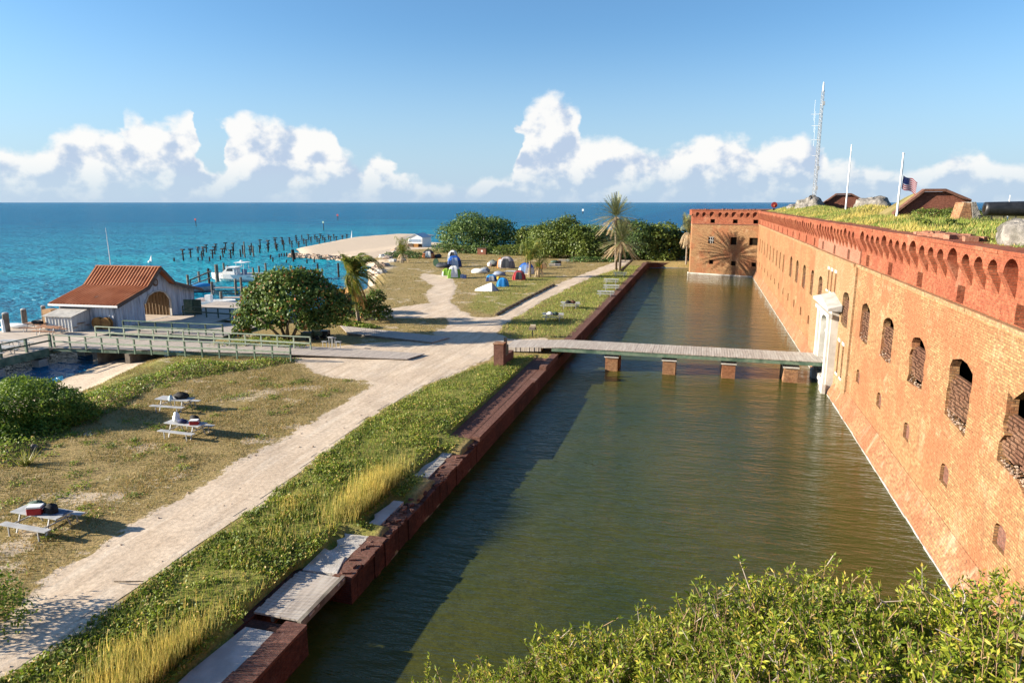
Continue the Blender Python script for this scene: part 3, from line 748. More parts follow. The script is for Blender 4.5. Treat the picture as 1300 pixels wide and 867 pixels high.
def rect(y0, y1, z0, z1): return [(y0, z0), (y1, z0), (y1, z1), (y0, z1)]

def fw(d0): return lambda u, v, d: (d0 + d, u, v)
# three stretches of the scarp: near curtain, gate pavilion (slightly proud), far curtain
PV0, PV1 = 49.6, 67.0
stretches = [(YA, PV0, XF, M['fort']), (PV0, PV1, XF - 0.14, M['pav']), (PV1, YB, XF, M['fort'])]
walls, holes_by = [], []
infos = []
for y in WC:
    if 54.5 < y < 61.0: continue
    near = y < 53
    if y < 90:
        rag = 0.22 if y < 26.5 else (0.12 if y < 40 else 0.05 if y < 53 else 0.025)
        w = 2.5 if y < 33 else 2.25 if near else 2.0
        infos.append((y, w, 5.55 if y > 33 else 5.4, 7.85 if y > 33 else 8.0, rag, 'window'))
for y in (93.0, 97.3, 101.6, 106.4, 111.6, 116.8, 122.0, 127.2, 132.0): infos.append((y, 1.15, 5.3, 7.5, 0.0, 'slit'))
for k in range(-8, 14):
    y = 57.8 + 5.55 * k - 0.05
    if 51 < y < 63.5: continue
    infos.append((y, 0.95, 2.7, 3.55, 0.0, 'loop'))
for y in (56.4, 58.0, 59.5): infos.append((y, 0.62, 7.15, 8.75, 0.0, 'gate_slit'))
for y in (52.7, 51.2, 62.0): infos.append((y, 0.55, 1.9, 4.2, 0.0, 'gate_slit'))
infos.append((56.5, 3.0, 0.9, 5.6, 0.0, 'gate'))
for a, bb, X, mat in stretches:
    mb = MB(); H = []
    for y, w, z0, z1, rag, kind in infos:
        if a < y < bb:
            H.append(arch(y, w, z0, z1, rag=rag) if kind in ('window', 'gate') else arch(y, w, z0, z1, n=4) if kind == 'loop' else rect(y - w / 2, y + w / 2, z0, z1))
    top = ZL
    mb.sheet(rect(a, bb, -1.2, top), H, fw(X), 0.0, 1.0, hole_depth=0.36)
    mb.add([(X, a, top), (X, bb, top), (XF + 1.2, bb, top), (XF + 1.2, a, top)], [(0, 1, 2, 3)])
    mb.build('scarp_wall', mat, fort)
# battered footing with a salt line at the water
mb = MB()
prof = [(XF - 0.50, -1.2), (XF - 0.50, 0.2), (XF - 0.26, 0.7), (XF - 0.02, 1.35), (XF + 0.2, 1.35), (XF + 0.2, -1.2)]
for a, bb in ((YA, 53.5), (59.5, YB)):
    n = len(prof); vs = [(x, a, z) for x, z in prof] + [(x, bb, z) for x, z in prof]
    mb.add(vs, [(k, (k + 1) % n, n + (k + 1) % n, n + k) for k in range(n)] + [tuple(range(n)), tuple(range(n, 2 * n))])
mb.build('footing', M['foot'], fort)
for a, bb in ((YA, 53.45), (59.55, YB)):
    mb = MB(); y = a
    while y < bb:
        e = min(y + random.uniform(.4, 1.4), bb); mb.box2((XF - 0.512 - random.uniform(0, .03), y, -0.1), (XF - 0.46, e, random.uniform(0.03, 0.12))); y = e
    mb.build('salt_line', M['grey_stone'], fort)
# string course along the scarp top
mb = MB()
y = YA
while y < YB:
    L = random.uniform(0.7, 2.2)
    mb.box2((XF - 0.10 - random.uniform(0, .03) - (0.14 if PV0 < y < PV1 else 0), y, ZL - 0.16), (XF + 0.35, min(y + L - 0.02, YB), ZL + 0.02 + random.uniform(0, .03))); y += L
mb.build('string_course', M['pav'], fort)

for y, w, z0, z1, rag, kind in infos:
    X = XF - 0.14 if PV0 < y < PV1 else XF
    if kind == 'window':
        fr = MB()      # room behind the opening, its darkness put in as near-black colour
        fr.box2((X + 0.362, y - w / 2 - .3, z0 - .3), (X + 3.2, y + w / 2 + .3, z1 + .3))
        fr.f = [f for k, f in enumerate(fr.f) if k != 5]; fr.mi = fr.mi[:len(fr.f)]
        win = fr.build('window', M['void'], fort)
        bars = MB(); gaps = MB()
        nb_ = 10 if y < 60 else 7
        topz = z0 + (z1 - z0) * (0.66 if y < 33 else 0.72)
        zb = z0 + (0.28 if y < 40 else 0.05)
        for k in range(nb_):
            za = zb + (topz - zb) * k / nb_; zc = zb + (topz - zb) * (k + 1) / nb_
            cut = random.uniform(0, 0.5) if (k < 2 and y < 27) else 0
            yb = y - w / 2 - 0.1 + cut
            while yb < y + w / 2 + 0.05:
                Lb = random.uniform(0.2, 0.5)
                if random.random() < (.93 if k < nb_ - 1 else .7): bars.box2((X + 0.10 + random.uniform(-.03, .04), yb, za + 0.005 + random.uniform(-.012, .012)), (X + 0.34, min(yb + Lb - .012, y + w / 2 + 0.1), za + (zc - za) * random.uniform(0.58, 0.70)))
                yb += Lb
            bars.box2((X + 0.22, y - w / 2 - 0.1 + cut, za + (zc - za) * 0.62), (X + 0.35, y + w / 2 + 0.1, zc + 0.004))
        bars.build('window_infill', M['infill'], win)
        if y < 48:
            rb = MB()
            for k in range(60 if y < 33 else 24):
                s = random.uniform(0.02, 0.07)
                rb.ball((X + random.uniform(0.02, 0.16), y + random.uniform(-w / 2, w / 2) * 0.95, z0 + random.random() ** 2 * 0.34 - .04), (s, s * 1.2, s * 0.75), 6, 4, jit=0.5)
            rb.build('rubble_sill', M['rubble'], win)
    elif kind in ('slit', 'gate_slit'):
        wmb = MB().box2((X + 0.30, y - w / 2 - .02, z0 - .02), (X + 0.5, y + w / 2 + .02, z1 + .02))
        win = wmb.build('slit_window', M['infill'] if kind == 'slit' else plain('slit_brown', (0.26, 0.13, 0.075)), fort)
        if kind == 'gate_slit':
            MB().box2((X - 0.05, y - w / 2 - .12, z1), (X + 0.3, y + w / 2 + .12, z1 + 0.22)).build('lintel', M['white_stone'], win)
            MB().box2((X - 0.05, y - w / 2 - .1, z0 - 0.16), (X + 0.3, y + w / 2 + .1, z0)).build('sill', M['white_stone'], win)
        elif y < 99:
            pass
    elif kind == 'loop':
        MB().box2((X + 0.14, y - w / 2 - .02, z0 - .02), (X + 0.3, y + w / 2 + .02, z1 + .02)).build('loophole', M['coping'], fort)

# gate portal of white stone
gt = MB()
XG = XF - 0.14
XP = XG - 0.50
po = rect(53.7, 59.3, -0.4, 6.3)
gt.sheet(po, [arch(56.5, 3.0, 0.9, 5.5, 10)], fw(XP), 0.0, 0.52, hole_depth=0.45)
gt.box2((XP - 0.25, 53.5, -0.6), (XP, 54.75, 0.7)); gt.box2((XP - 0.25, 58.3, -0.6), (XP, 59.5, 0.7))
portal = gt.build('gate_portal', M['white_stone'], fort)
for yy in (54.25, 58.8): MB().box2((XP - 0.16, yy - 0.33, 0.7), (XP - 0.002, yy + 0.33, 5.7)).build('pilaster', M['white_stone'], portal)
mb = MB()
mb.box2((XP - 0.26, 53.4, 5.72), (XP - 0.002, 59.6, 6.0))
mb.build('frieze', M['white_stone'], portal)
mb = MB(); prof = [(52.9, 6.31), (60.1, 6.31), (60.1, 6.5), (56.5, 7.05), (52.9, 6.5)]
vs = [(XP - 0.42, y, z) for y, z in prof] + [(XG, y, z + .25 * (i > 1)) for i, (y, z) in enumerate(prof)]
mb.add(vs, [(0, 1, 2, 3, 4), (5, 6, 7, 8, 9)] + [(k, (k + 1) % 5, 5 + (k + 1) % 5, 5 + k) for k in range(5)])
mb.build('pediment', M['grey_stone'], portal)
mb = MB().box2((XG - 0.10, 54.9, 0.9), (XG - 0.03, 58.1, 5.6)); door = mb.build('gate_door', plain('gate_grey', (0.20, 0.22, 0.20)), portal)
mb = MB().box2((XG - 0.2, 56.38, 0.9), (XG - 0.102, 56.62, 5.4)); mb.build('door_mullion', M['white'], portal)
for a, b_ in ((55.1, 56.3), (56.7, 57.9)): MB().box2((XG - 0.16, a, 4.0), (XG - 0.102, b_, 4.2)).build('door_transom', M['white'], portal)
MB().box2((XP - 0.1, 55.0, 0.4), (XG - 0.02, 58.0, 0.88)).build('gate_step', M['grey_stone'], portal)

# ---- red parapet: recessed back wall, corbel piers, arcade and coping
def arcade_layout(s0, s1, first_large, pitch=5.55, large=1.18, small=0.86):
    c = []
    k = math.floor((s0 - first_large) / pitch) - 1
    while first_large + k * pitch < s1 + pitch:
        base = first_large + k * pitch
        for off, w in ((0, large), (1.48, small), (2.78, small), (4.08, small)):
            s = base + off
            if s - w / 2 > s0 + 0.12 and s + w / 2 < s1 - 0.12: c.append((s, w))
        k += 1
    return sorted(c)
def arcade(mb, s0, s1, arches, fn, dfront, dback, zb, zspring, ztop):
    """panel with an arched lower edge plus wedge shaped corbels that die into the wall below"""
    L = [(s0, zspring)]
    edges = []; prev = s0
    for s, w in arches:
        edges.append((prev, s - w / 2)); prev = s + w / 2
        L.append((s - w / 2, zspring))
        for j in range(1, 8):
            t = math.pi * (1 - j / 8)
            L.append((s + w / 2 * math.cos(t), zspring + w * 0.44 * math.sin(t)))
        L.append((s + w / 2, zspring))
    edges.append((prev, s1))
    L += [(s1, zspring), (s1, ztop), (s0, ztop)]
    mb.sheet(L, [], fn, dfront, dback)
    for a, b_ in edges:
        P = [fn(a, zb, dback), fn(a, zspring, dfront), fn(a, zspring, dback), fn(b_, zb, dback), fn(b_, zspring, dfront), fn(b_, zspring, dback)]
        mb.add(P, [(0, 1, 2), (3, 5, 4), (0, 3, 4, 1), (1, 4, 5, 2)])
# slots below every large arch
XB = 10.12
par_info = [(YA, PV0, M['red']), (PV0, PV1, M['pink']), (PV1, YB + 0.3, M['red'])]
F0 = 25.62
for a, bb, mat in par_info:
    X = XB - (0.10 if mat is M['pink'] else 0)
    slots = [F0 + 5.55 * k for k in range(-4, 21) if a + 0.5 < F0 + 5.55 * k < bb - 0.5]
    mb = MB()
    mb.sheet(rect(a, bb, ZL + 0.01, 12.3), [rect(s - 0.42, s + 0.42, 9.99 + 0.03, 10.72) for s in slots], fw(X), 0.0, 0.6, hole_depth=0.42)
    pw = mb.build('parapet', mat, fort)
    mb = MB()
    arcade(mb, a, bb, arcade_layout(a, bb, F0), fw(9.66), 0.0, X - 9.66 + 0.005, 10.82, 11.70, 12.30)
    mb.build('arcade', mat if mat is M['red'] else M['red'], pw)
    for s in slots:
        MB().box2((X + 0.40, s - 0.44, 10.0), (X + 0.52, s + 0.44, 10.75)).build('parapet_slot', M['coping'], pw)
mb = MB(); y = YA
while y < YB:
    L = random.uniform(1.0, 3.2); e = min(y + L, YB + 0.3)
    mb.box2((9.62 + random.uniform(-.02, .02), y + 0.005, 12.302), (10.9, e, 12.44 + random.uniform(-.025, .02))); y += L
mb.build('parapet_coping', M['red'], fort)
# a few broken bricks lying on the coping
mb = MB()
for k in range(60):
    q = Vector((random.uniform(10.1, 11.1), random.uniform(31.5, 38.5), 12.52)); mb.box(q, (random.uniform(.2, .5), random.uniform(.15, .4), random.uniform(.12, .3)), random.uniform(0, 3))
tag(mb.build('brick_heap', M['pink']), 'low heap of pale broken bricks on the fort parapet', 'bricks')

# ---- corner bastion
BA = Vector((10.3, 137.5, 0)); BB = Vector((-2.2, 142.2, 0)); BD = (BB - BA).normalized(); BN = Vector((BD.y, -BD.x, 0))
if BN.y > 0: BN = -BN
def bf(off=0.0):
    def f(u, v, d):
        p = BA + BD * u - BN * (d + off); return (p.x, p.y, v)
    return f
BL = (BB - BA).length
bast_holes = []
bw = [(8.77, 9.94, 6.07, 7.36), (4.34, 5.54, 5.97, 7.40), (0.35, 1.95, 6.03, 7.42)]
bl = [(8.68, 9.53, 2.05, 2.9), (4.25, 5.19, 1.96, 2.82), (0.36, 1.22, 1.96, 2.78)]
for q in bw + bl: bast_holes.append(rect(*q))
mb = MB()
mb.sheet(rect(0.0, BL, -1.2, 9.8), bast_holes, bf(), 0.0, 0.6, hole_depth=0.5)
# chamfer and the flank running back from the corner
ch1 = BB + BD * 0.55 - BN * 0.75; ch2 = ch1 + Vector((0.05, 12.5, 0)); ch3 = ch2 + Vector((18, 6, 0))
vs = [(BB.x, BB.y), (ch1.x, ch1.y), (ch2.x, ch2.y), (ch3.x, ch3.y)]
for p, q in zip(vs, vs[1:]): mb.add([(*p, -1.2), (*q, -1.2), (*q, 9.8), (*p, 9.8)], [(0, 1, 2, 3)])
bast = mb.build('bastion', M['fort'], fort)
mb = MB()
mb.sheet(rect(0.0, BL, 9.8, 12.35), [rect(u0, u1, 10.04, 10.78) for u0, u1 in ((8.79, 9.69), (4.36, 5.28), (0.5, 1.42))], bf(-0.05), 0.0, 0.5, hole_depth=0.4)
for p, q in zip(vs, vs[1:]): mb.add([(*p, 9.8), (*q, 9.8), (*q, 12.5), (*p, 12.5)], [(0, 1, 2, 3)])
mb.build('bastion_parapet', M['red'], bast)
mb = MB()
arc = [(1.0, 0.95), (2.35, 0.72), (3.5, 0.72), (5.0, 1.0), (6.4, 0.75), (7.7, 0.75), (9.3, 1.0), (10.9, 0.75), (12.2, 0.75)]
arcade(mb, 0.0, BL, [(s, w) for s, w in arc], bf(-0.42), 0.0, 0.37, 11.1, 11.75, 12.42)
p0 = BB + BN * 0.42; p1 = ch1 + Vector((-0.40, -0.1, 0)); p2 = ch2 + Vector((-0.42, 0, 0))
for p, q in ((p0, p1), (p1, p2)): mb.add([(p.x, p.y, 11.5), (q.x, q.y, 11.5), (q.x, q.y, 12.42), (p.x, p.y, 12.42)], [(0, 1, 2, 3)])
mb.build('bastion_arcade', M['red'], bast)
mb = MB()
mb.prism([(BA.x + BN.x * .5, BA.y + BN.y * .5), (p0.x + BN.x * .1 - .05, p0.y + BN.y * .1), (p1.x - .05, p1.y), (p2.x, p2.y), (ch3.x, ch3.y), (14, 140)], 12.42, 12.56)
mb.build('bastion_roof', M['red'], bast)
mb = MB()
for k in range(16):
    u = random.uniform(0.5, BL - 0.5); p = BA + BD * u - BN * random.uniform(0, 1.2); mb.box((p.x, p.y, 12.62), (random.uniform(.2, .5), .3, random.uniform(.12, .3)), random.uniform(0, 3))
mb.build('broken_brick', M['magz'], bast)
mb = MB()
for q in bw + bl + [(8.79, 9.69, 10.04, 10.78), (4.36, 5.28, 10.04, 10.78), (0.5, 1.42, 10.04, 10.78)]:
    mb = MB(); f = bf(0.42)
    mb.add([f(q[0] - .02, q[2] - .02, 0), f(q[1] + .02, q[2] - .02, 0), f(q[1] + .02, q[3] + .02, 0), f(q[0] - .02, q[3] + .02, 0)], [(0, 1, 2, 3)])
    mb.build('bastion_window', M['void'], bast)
mb = MB(); f = bf(0.1)
for u in (9.1, 9.5): mb.bar(f(u, 6.1, 0), f(u, 7.3, 0), 0.16)
mb.bar(f(8.8, 6.7, 0), f(9.9, 6.7, 0), 0.1); mb.bar(f(8.8, 7.3, 0), f(9.9, 7.3, 0), 0.1); mb.build('window_frame', M['white_stone'], bast)
mb = MB(); f = bf(-0.03)
mb.bar(f(0, -0.0, 0), f(BL, -0.0, 0), 0.3, 0.36); mb.bar((BB.x - .1, BB.y, 0), (ch1.x - .1, ch1.y, 0), 0.3, 0.36); mb.build('bastion_salt_line', M['white_stone'], bast)
mb = MB(); f = bf(-0.04); mb.bar(f(0, 9.8, 0), f(BL, 9.8, 0), 0.16, 0.1); mb.build('bastion_string_course', M['coping'], bast)

# ------------------------------------------------------------------ fort terreplein (grassy roof terrain)
tx = np.concatenate([np.arange(10.6, 20, 0.4), np.arange(20, 60, 1.5)]); ty = np.arange(6, 146, 0.6)
TX, TY = np.meshgrid(tx, ty, indexing='ij')
def roof_h(X, Y):
    k = np.clip((X - 10.8) / 3.6, 0, 1); k = k * k * (3 - 2 * k)
    back = np.clip((X - 17) / 4.5, 0, 1)
    mound = 0.75 * np.exp(-((Y - 74) / 5.0) ** 2) * np.exp(-((X - 15.5) / 2.6) ** 2) + 0.6 * np.exp(-((Y - 101) / 9.0) ** 2) * np.exp(-((X - 14.5) / 2.5) ** 2) + 0.5 * np.exp(-((Y - 118) / 9) ** 2) * np.exp(-((X - 13) / 2) ** 2)
    mound += 0.35 * np.exp(-((Y - 33) / 4.0) ** 2) * np.exp(-((X - 13.6) / 2.0) ** 2)
    return 12.40 + 0.42 * k - 0.5 * back + mound + (fbm(X, Y, 0.3) - 0.5) * 0.3 * k
TZ = roof_h(TX, TY)
ii = np.arange(TX.size).reshape(TX.shape)
F = np.stack([ii[:-1, :-1], ii[1:, :-1], ii[1:, 1:], ii[:-1, 1:]], -1).reshape(-1, 4)
rm = noisy('rampart_soil', (0.15, 0.12, 0.045), (0.095, 0.10, 0.028), 0.8, 0.95, 0.1, c3=(0.24, 0.19, 0.085), scale3=0.35, bump=0.05, bscale=6)
o = np_mesh('rampart_ground', np.stack([TX, TY, TZ], -1).reshape(-1, 3), F, rm, smooth=True); tag(o, kind='structure')
def roof_z(x, y): return float(roof_h(np.array([x], float), np.array([y], float))[0])

M['trim_brick'] = brick('trim_brick', (0.20, 0.085, 0.055, 1), (0.14, 0.06, 0.04, 1), (0.16, 0.1, 0.08, 1), (0.12, 0.06, 0.045, 1), (0.26, 0.15, 0.12, 1))
def magazine(name, label, c, W, Dp, h0, h1, cut, rz=0.0):
    """low brick magazine: five sided gable front, sloping shoulders, flat crown"""
    t = thing(name, label, 'magazine', c)
    e0, e1, k0, k1 = W
    prof = [(e0, -0.8), (e1, -0.8), (e1, h0), (k1, h1), (k0, h1), (e0, h0 * 0.2)]; full = Dp; Dp = 0.55
    def w(x, y, z): return (c[0] + x, c[1] + y, c[2] + z)
    mb = MB(); n = len(prof)
    mb.add([w(x, 0, z) for x, z in prof] + [w(x, Dp, z) for x, z in prof], [tuple(range(n)), tuple(range(2 * n - 1, n - 1, -1))] + [(k, (k + 1) % n, n + (k + 1) % n, n + k) for k in range(n)])
    mb.build('brick_front', M['magz'], t)
    rp = [(e0 - 0.25, h0 * 0.2), (k0, h1 + 0.02), (k1, h1 + 0.02), (e1 + 0.15, h0)]
    mb = MB()
    for (xa, za), (xb, zb) in zip(rp, rp[1:]):
        mb.add([w(xa, -0.28, za), w(xb, -0.28, zb), w(xb, Dp, zb), w(xa, Dp, za), w(xa, -0.28, za + 0.22), w(xb, -0.28, zb + 0.22), w(xb, Dp, zb + 0.22), w(xa, Dp, za + 0.22)],
               [(0, 1, 2, 3), (7, 6, 5, 4), (0, 4, 5, 1), (3, 2, 6, 7), (0, 3, 7, 4), (1, 5, 6, 2)])
    mb.build('roof_slab', M['trim_brick'], t)
    mb = MB(); pr = [(e0 - 2.6, -0.7), (e0 - 0.5, h0 * 0.2 - .12), (k0, h1 - .05), (k1, h1 - .05), (e1 + 0.1, h0 - .1), (e1 + 1.4, -.6)]; n = len(pr)
    rows = [(0.02, 1.0), (full * .4, 1.0), (full * .8, .85), (full * 1.2, .3)]
    vs = [w(x + random.uniform(-.1, .1), yy, z * kk - (1 - kk) * .5) for yy, kk in rows for x, z in pr]
    mb.add(vs, [(r * n + k, r * n + k + 1, (r + 1) * n + k + 1, (r + 1) * n + k) for r in range(len(rows) - 1) for k in range(n - 1)])
    mb.build('earth_cover', rm, t)
    return t
mg = magazine('powder_magazine', 'dark brick powder magazine with pale scraped patch behind the flag', (14.9, 62.0, 12.75), (0, 4.9, 1.75, 3.2), 7.0, 1.25, 2.05, 0)
mb = MB()
for k in range(9): mb.box((17.6 + random.uniform(-.9, .9), 61.985, 13.15 + random.uniform(-.12, .2)), (random.uniform(.15, .6), 0.02, random.uniform(.05, .14)))
mb.build('scraped_patch', M['rubble'], mg)
magazine('powder_magazine', 'smaller brick magazine with brown roof slab below the lattice mast', (16.2, 112.0, 12.7), (0, 5.9, 2.4, 4.4), 7.0, 1.5, 2.35, 0)
# leaning brick buttress with concrete back
t = thing('leaning_buttress', 'broken brick buttress with a sloping concrete slab beside the cannon', 'buttress', (15.9, 50, 12.6))
mb = MB().add([(15.3, 49.6, 12.3), (16.3, 49.6, 12.3), (16.0, 49.6, 13.95), (15.65, 49.6, 14.0), (15.3, 51.2, 12.3), (16.3, 51.2, 12.3), (16.0, 51.2, 13.95), (15.65, 51.2, 14.0)],
              [(0, 1, 2, 3), (7, 6, 5, 4), (0, 3, 7, 4), (1, 5, 6, 2), (3, 2, 6, 7)]); mb.build('brick_core', M['foot'], t)
mb = MB().add([(16.02, 49.5, 14.02), (16.25, 49.5, 14.02), (17.0, 49.5, 12.3), (16.35, 49.5, 12.3), (16.02, 51.3, 14.02), (16.25, 51.3, 14.02), (17.0, 51.3, 12.3), (16.35, 51.3, 12.3)],
              [(0, 3, 2, 1), (4, 5, 6, 7), (0, 1, 5, 4), (1, 2, 6, 5), (0, 4, 7, 3)]); mb.build('concrete_slab', M['oldconc'], t)
# weathered concrete mounds (old gun platforms)
def mound(c, r, label, jit=0.12):
    mb = MB(); mb.ball((0, 0, 0), r, 34, 18, jit=jit * 1.2)
    mb.v = [tuple(q * (1 + .22 * math.sin(x * 2.3 + y * 1.1 + z * 2) * math.sin(y * 1.9 - z)) for q in (x, y, z)) for x, y, z in mb.v]
    mb.v = [(c[0] + x, c[1] + y, c[2] + (z if z > 0 else z * 0.4)) for x, y, z in mb.v]
    o = mb.build('concrete_mound', M['oldconc'], None, smooth=True); tag(o, label, 'concrete mound', 'weathered concrete mounds on the rampart'); return o
mound((16.9, 80.5, 13.15), (1.75, 2.4, 1.35), 'pale concrete mound with dark underside beside the flagpole')
mound((15.3, 77.0, 12.75), (1.1, 2.0, 0.5), 'low broken concrete lip in the grass under the largest mound', 0.2)
mound((14.8, 110.5, 12.9), (1.9, 2.4, 1.75), 'rounded pale concrete mound at the foot of the lattice mast')
mound((13.2, 116, 12.7), (0.9, 1.5, 1.1), 'smallest concrete mound between the mast and the red drum')
mound((11.95, 30.2, 12.45), (1.15, 1.7, 0.95), 'white speckled concrete mound by the cannon at the frame edge')

# cannon on its carriage
cn = thing('cannon', 'big black iron cannon aimed out over the parapet', 'cannon', (14.6, 38.2, 12.6))
mb = MB()
prof = [(-1.75, 0.20), (-1.75, 0.31), (-1.6, 0.315), (0.2, 0.36), (1.6, 0.46), (2.6, 0.52), (3.1, 0.48), (3.4, 0.3), (3.5, 0.1)]
cx, cy, cz = 14.68, 38.2, 13.70
mb.tube([(cx + a, cy, cz) for a, r in prof], [r for a, r in prof], 20)
cb = mb.build('barrel', M['iron'], cn, smooth=True)
MB().tube([(cx - 1.758, cy, cz), (cx - 1.752, cy, cz)], [0.17, 0.17], 16).build('muzzle_bore', M['void'], cb)
mb = MB()
for s in (-0.55, 0.55):
    mb.bar((cx + 0.6, cy + s, 12.5), (cx + 1.5, cy + s, 13.75), 0.14, 0.2); mb.bar((cx + 2.6, cy + s, 12.5), (cx + 1.5, cy + s, 13.75), 0.14, 0.2)
    mb.bar((cx - 1.2, cy + s, 12.75), (cx + 3.0, cy + s, 12.95), 0.12, 0.22); mb.bar((cx - 1.0, cy + s, 12.4), (cx - 1.0, cy + s, 12.8), 0.12)
mb.build('carriage', M['iron'], cn)
mb = MB()
for s in (-0.62, 0.62): mb.tube([(cx + 2.4, cy + s - .06, 12.75), (cx + 2.4, cy + s + .06, 12.75)], 0.33, 14)
mb.build('wheel', M['iron'], cn)
rl = thing('iron_railing', 'dark iron guard railing on the rampart under the cannon muzzle', 'railing', (16.5, 47.5, 12.5))
mb = MB()
for k in range(7): mb.bar((15.9 + k * 0.62, 47.5, 12.2), (15.9 + k * 0.62, 47.5, 13.25), 0.05)
mb.build('post', M['iron'], rl)
mb = MB()
for z in (13.22, 12.95, 12.68): mb.bar((15.8, 47.5, z), (19.8, 47.5, z), 0.05)
mb.build('rail', M['iron'], rl)
tag(MB().tube([(19.0, 52, 12.3), (18.95, 52, 14.45)], [0.05, 0.03], 8).build('white_stake', M['white']), 'short thin white stake just left of the cannon muzzle', 'stake')

# flagpoles, flag, lattice mast
fp = thing('flagpole', 'white flagpole carrying the flag at half staff', 'flagpole', (14.68, 62, 12.6))
MB().tube([(14.3, 59.5, 12.4), (14.3, 59.5, 17.55)], [0.085, 0.05], 10).build('pole', M['white'], fp)
mb = MB().ball((14.3, 59.5, 17.6), 0.09, 8, 6); mb.build('finial', M['white'], fp)
MB().tube([(14.22, 59.5, 12.9), (14.4, 59.5, 16.8), (14.3, 59.5, 17.5)], 0.012, 5).build('halyard', M['white'], fp)
# flag: 13 stripes, blue canton with rows of small stars, hanging in soft folds
fl = thing('flag', 'flag of red and white stripes with starred blue corner flying at half staff', 'flag', (14.4, 59.5, 15.2))
FWd, FH = 1.62, 0.95
def fpnt(u, v, off=0.0):
    s = u / FWd
    x = 14.42 + u * 0.80 + 0.05 * v; yy = 59.5 + u * 0.62 + 0.13 * math.sin(s * 7.0 + v * 1.5) * (0.3 + s) + off
    z = 16.0 - (FH - v) - 0.50 * s * 0.9 - 0.05 * math.sin(s * 8)
    return (x, yy, z)
def flagpatch(u0, u1, v0, v1, off, nu):
    vs, fs = [], []
    for k in range(nu + 1):
        u = u0 + (u1 - u0) * k / nu
        vs += [fpnt(u, v0, off), fpnt(u, v1, off)]
    for k in range(nu): fs.append((2 * k, 2 * k + 2, 2 * k + 3, 2 * k + 1))
    return vs, fs
red, wht, blu = MB(), MB(), MB()
for k in range(13):
    v0 = FH * k / 13; v1 = FH * (k + 1) / 13
    u0 = 0.66 if k >= 6 else 0.0
    (red if k % 2 == 0 else wht).add(*flagpatch(u0, FWd, v0, v1, 0, 16))
blu.add(*flagpatch(0, 0.66, FH * 6 / 13, FH, 0, 8))
def cloth(name, c):
    m, nt, b = new_mat(name, 0.8, 0.1); b.inputs['Base Color'].default_value = (*c, 1)
    t_ = nt.add('ShaderNodeBsdfTranslucent', {'Color': (*c, 1)}); x_ = nt.add('ShaderNodeMixShader', {0: 0.45, 1: b.outputs[0], 2: t_.outputs[0]}); nt.l.new(x_.outputs[0], nt.n['Material Output'].inputs[0]); return m
red.build('red_stripes', cloth('flag_red', (0.40, 0.03, 0.05)), fl); wht.build('white_stripes', cloth('flag_white', (0.62, 0.60, 0.62)), fl)
canton = blu.build('canton', cloth('flag_blue', (0.025, 0.035, 0.15)), fl)
st_ = MB()
for r in range(9):
    for q in range(6 if r % 2 == 0 else 5):
        u = 0.055 + 0.11 * q + (0.055 if r % 2 else 0); v = FH * 6 / 13 + (FH * 7 / 13) * (r + 0.7) / 9.6
        for off in (-0.006, 0.006):
            vs = []
            for j in range(10):
                a = math.pi / 2 + j * math.pi / 5; rr = 0.021 if j % 2 == 0 else 0.0085
                vs.append(fpnt(u + rr * math.cos(a), v + rr * math.sin(a), off))
            st_.add(vs, [tuple(range(10))])
st_.build('stars', M['white'], canton)
o = MB().tube([(17.0, 95, 12.6), (16.99, 95, 20.95)], [0.10, 0.055], 10).build('bare_pole', M['white']); tag(o, 'bare white pole between the lattice mast and the flag', 'pole')
mast = thing('lattice_mast', 'tall grey lattice radio mast with aerials above the fort', 'mast', (17.5, 125, 12.8))
tri = [(0.32 * math.cos(a), 0.32 * math.sin(a)) for a in (0.5, 2.6, 4.7)]
bx_, by_, z0_, z1_ = 17.4, 125.0, 12.6, 31.6
mb = MB()
for x, y in tri: mb.bar((bx_ + x, by_ + y, z0_), (bx_ + x * 0.7, by_ + y * 0.7, z1_), 0.07)
mb.build('leg', M['steel'], mast)
mb = MB(); nseg = 26
for k in range(nseg):
    za = z0_ + (z1_ - z0_) * k / nseg; zb = z0_ + (z1_ - z0_) * (k + 1) / nseg
    sa = 1 - 0.3 * k / nseg
    for j in range(3):
        x, y = tri[j]; x2, y2 = tri[(j + 1) % 3]
        mb.bar((bx_ + x * sa, by_ + y * sa, za), (bx_ + x2 * sa, by_ + y2 * sa, zb), 0.035); mb.bar((bx_ + x * sa, by_ + y * sa, za), (bx_ + x2 * sa, by_ + y2 * sa, za), 0.035)
mb.build('bracing', M['steel'], mast)
for zz, L, s in ((28.0, 1.5, -1), (26.2, 1.3, -1), (24.0, 1.1, -1), (21.5, 0.9, -1)):
    mb = MB().bar((bx_, by_, zz), (bx_ + s * L, by_, zz), 0.06)
    if L > 1.0: mb.tube([(bx_ + s * L * 0.7, by_, zz - 1.0), (bx_ + s * L * 0.7, by_, zz + 2.2)], 0.017, 6)
    mb.build('aerial', M['white'], mast)
MB().tube([(bx_, by_, 31.5), (bx_, by_, 32.9)], [0.14, 0.10], 8).build('top_aerial', M['white'], mast)
mb = MB()
for zz in (19.5, 16.3, 29.6): mb.box((bx_ + 0.2, by_ - 0.3, zz), (0.35, 0.35, 0.6))
mb.build('equipment_box', M['steel'], mast)
dr = thing('red_drum', 'dark red round drum standing on the parapet at the bastion corner', 'drum', (11.55, 128, 12.5))
MB().tube([(11.55, 127.75, 13.55), (11.55, 128.1, 13.55)], [0.5, 0.5], 18).build('disc', plain('drum_red', (0.20, 0.02, 0.02)), dr)
MB().box2((11.4, 127.85, 12.2), (11.7, 128.0, 13.0)).build('stand', M['iron'], dr)
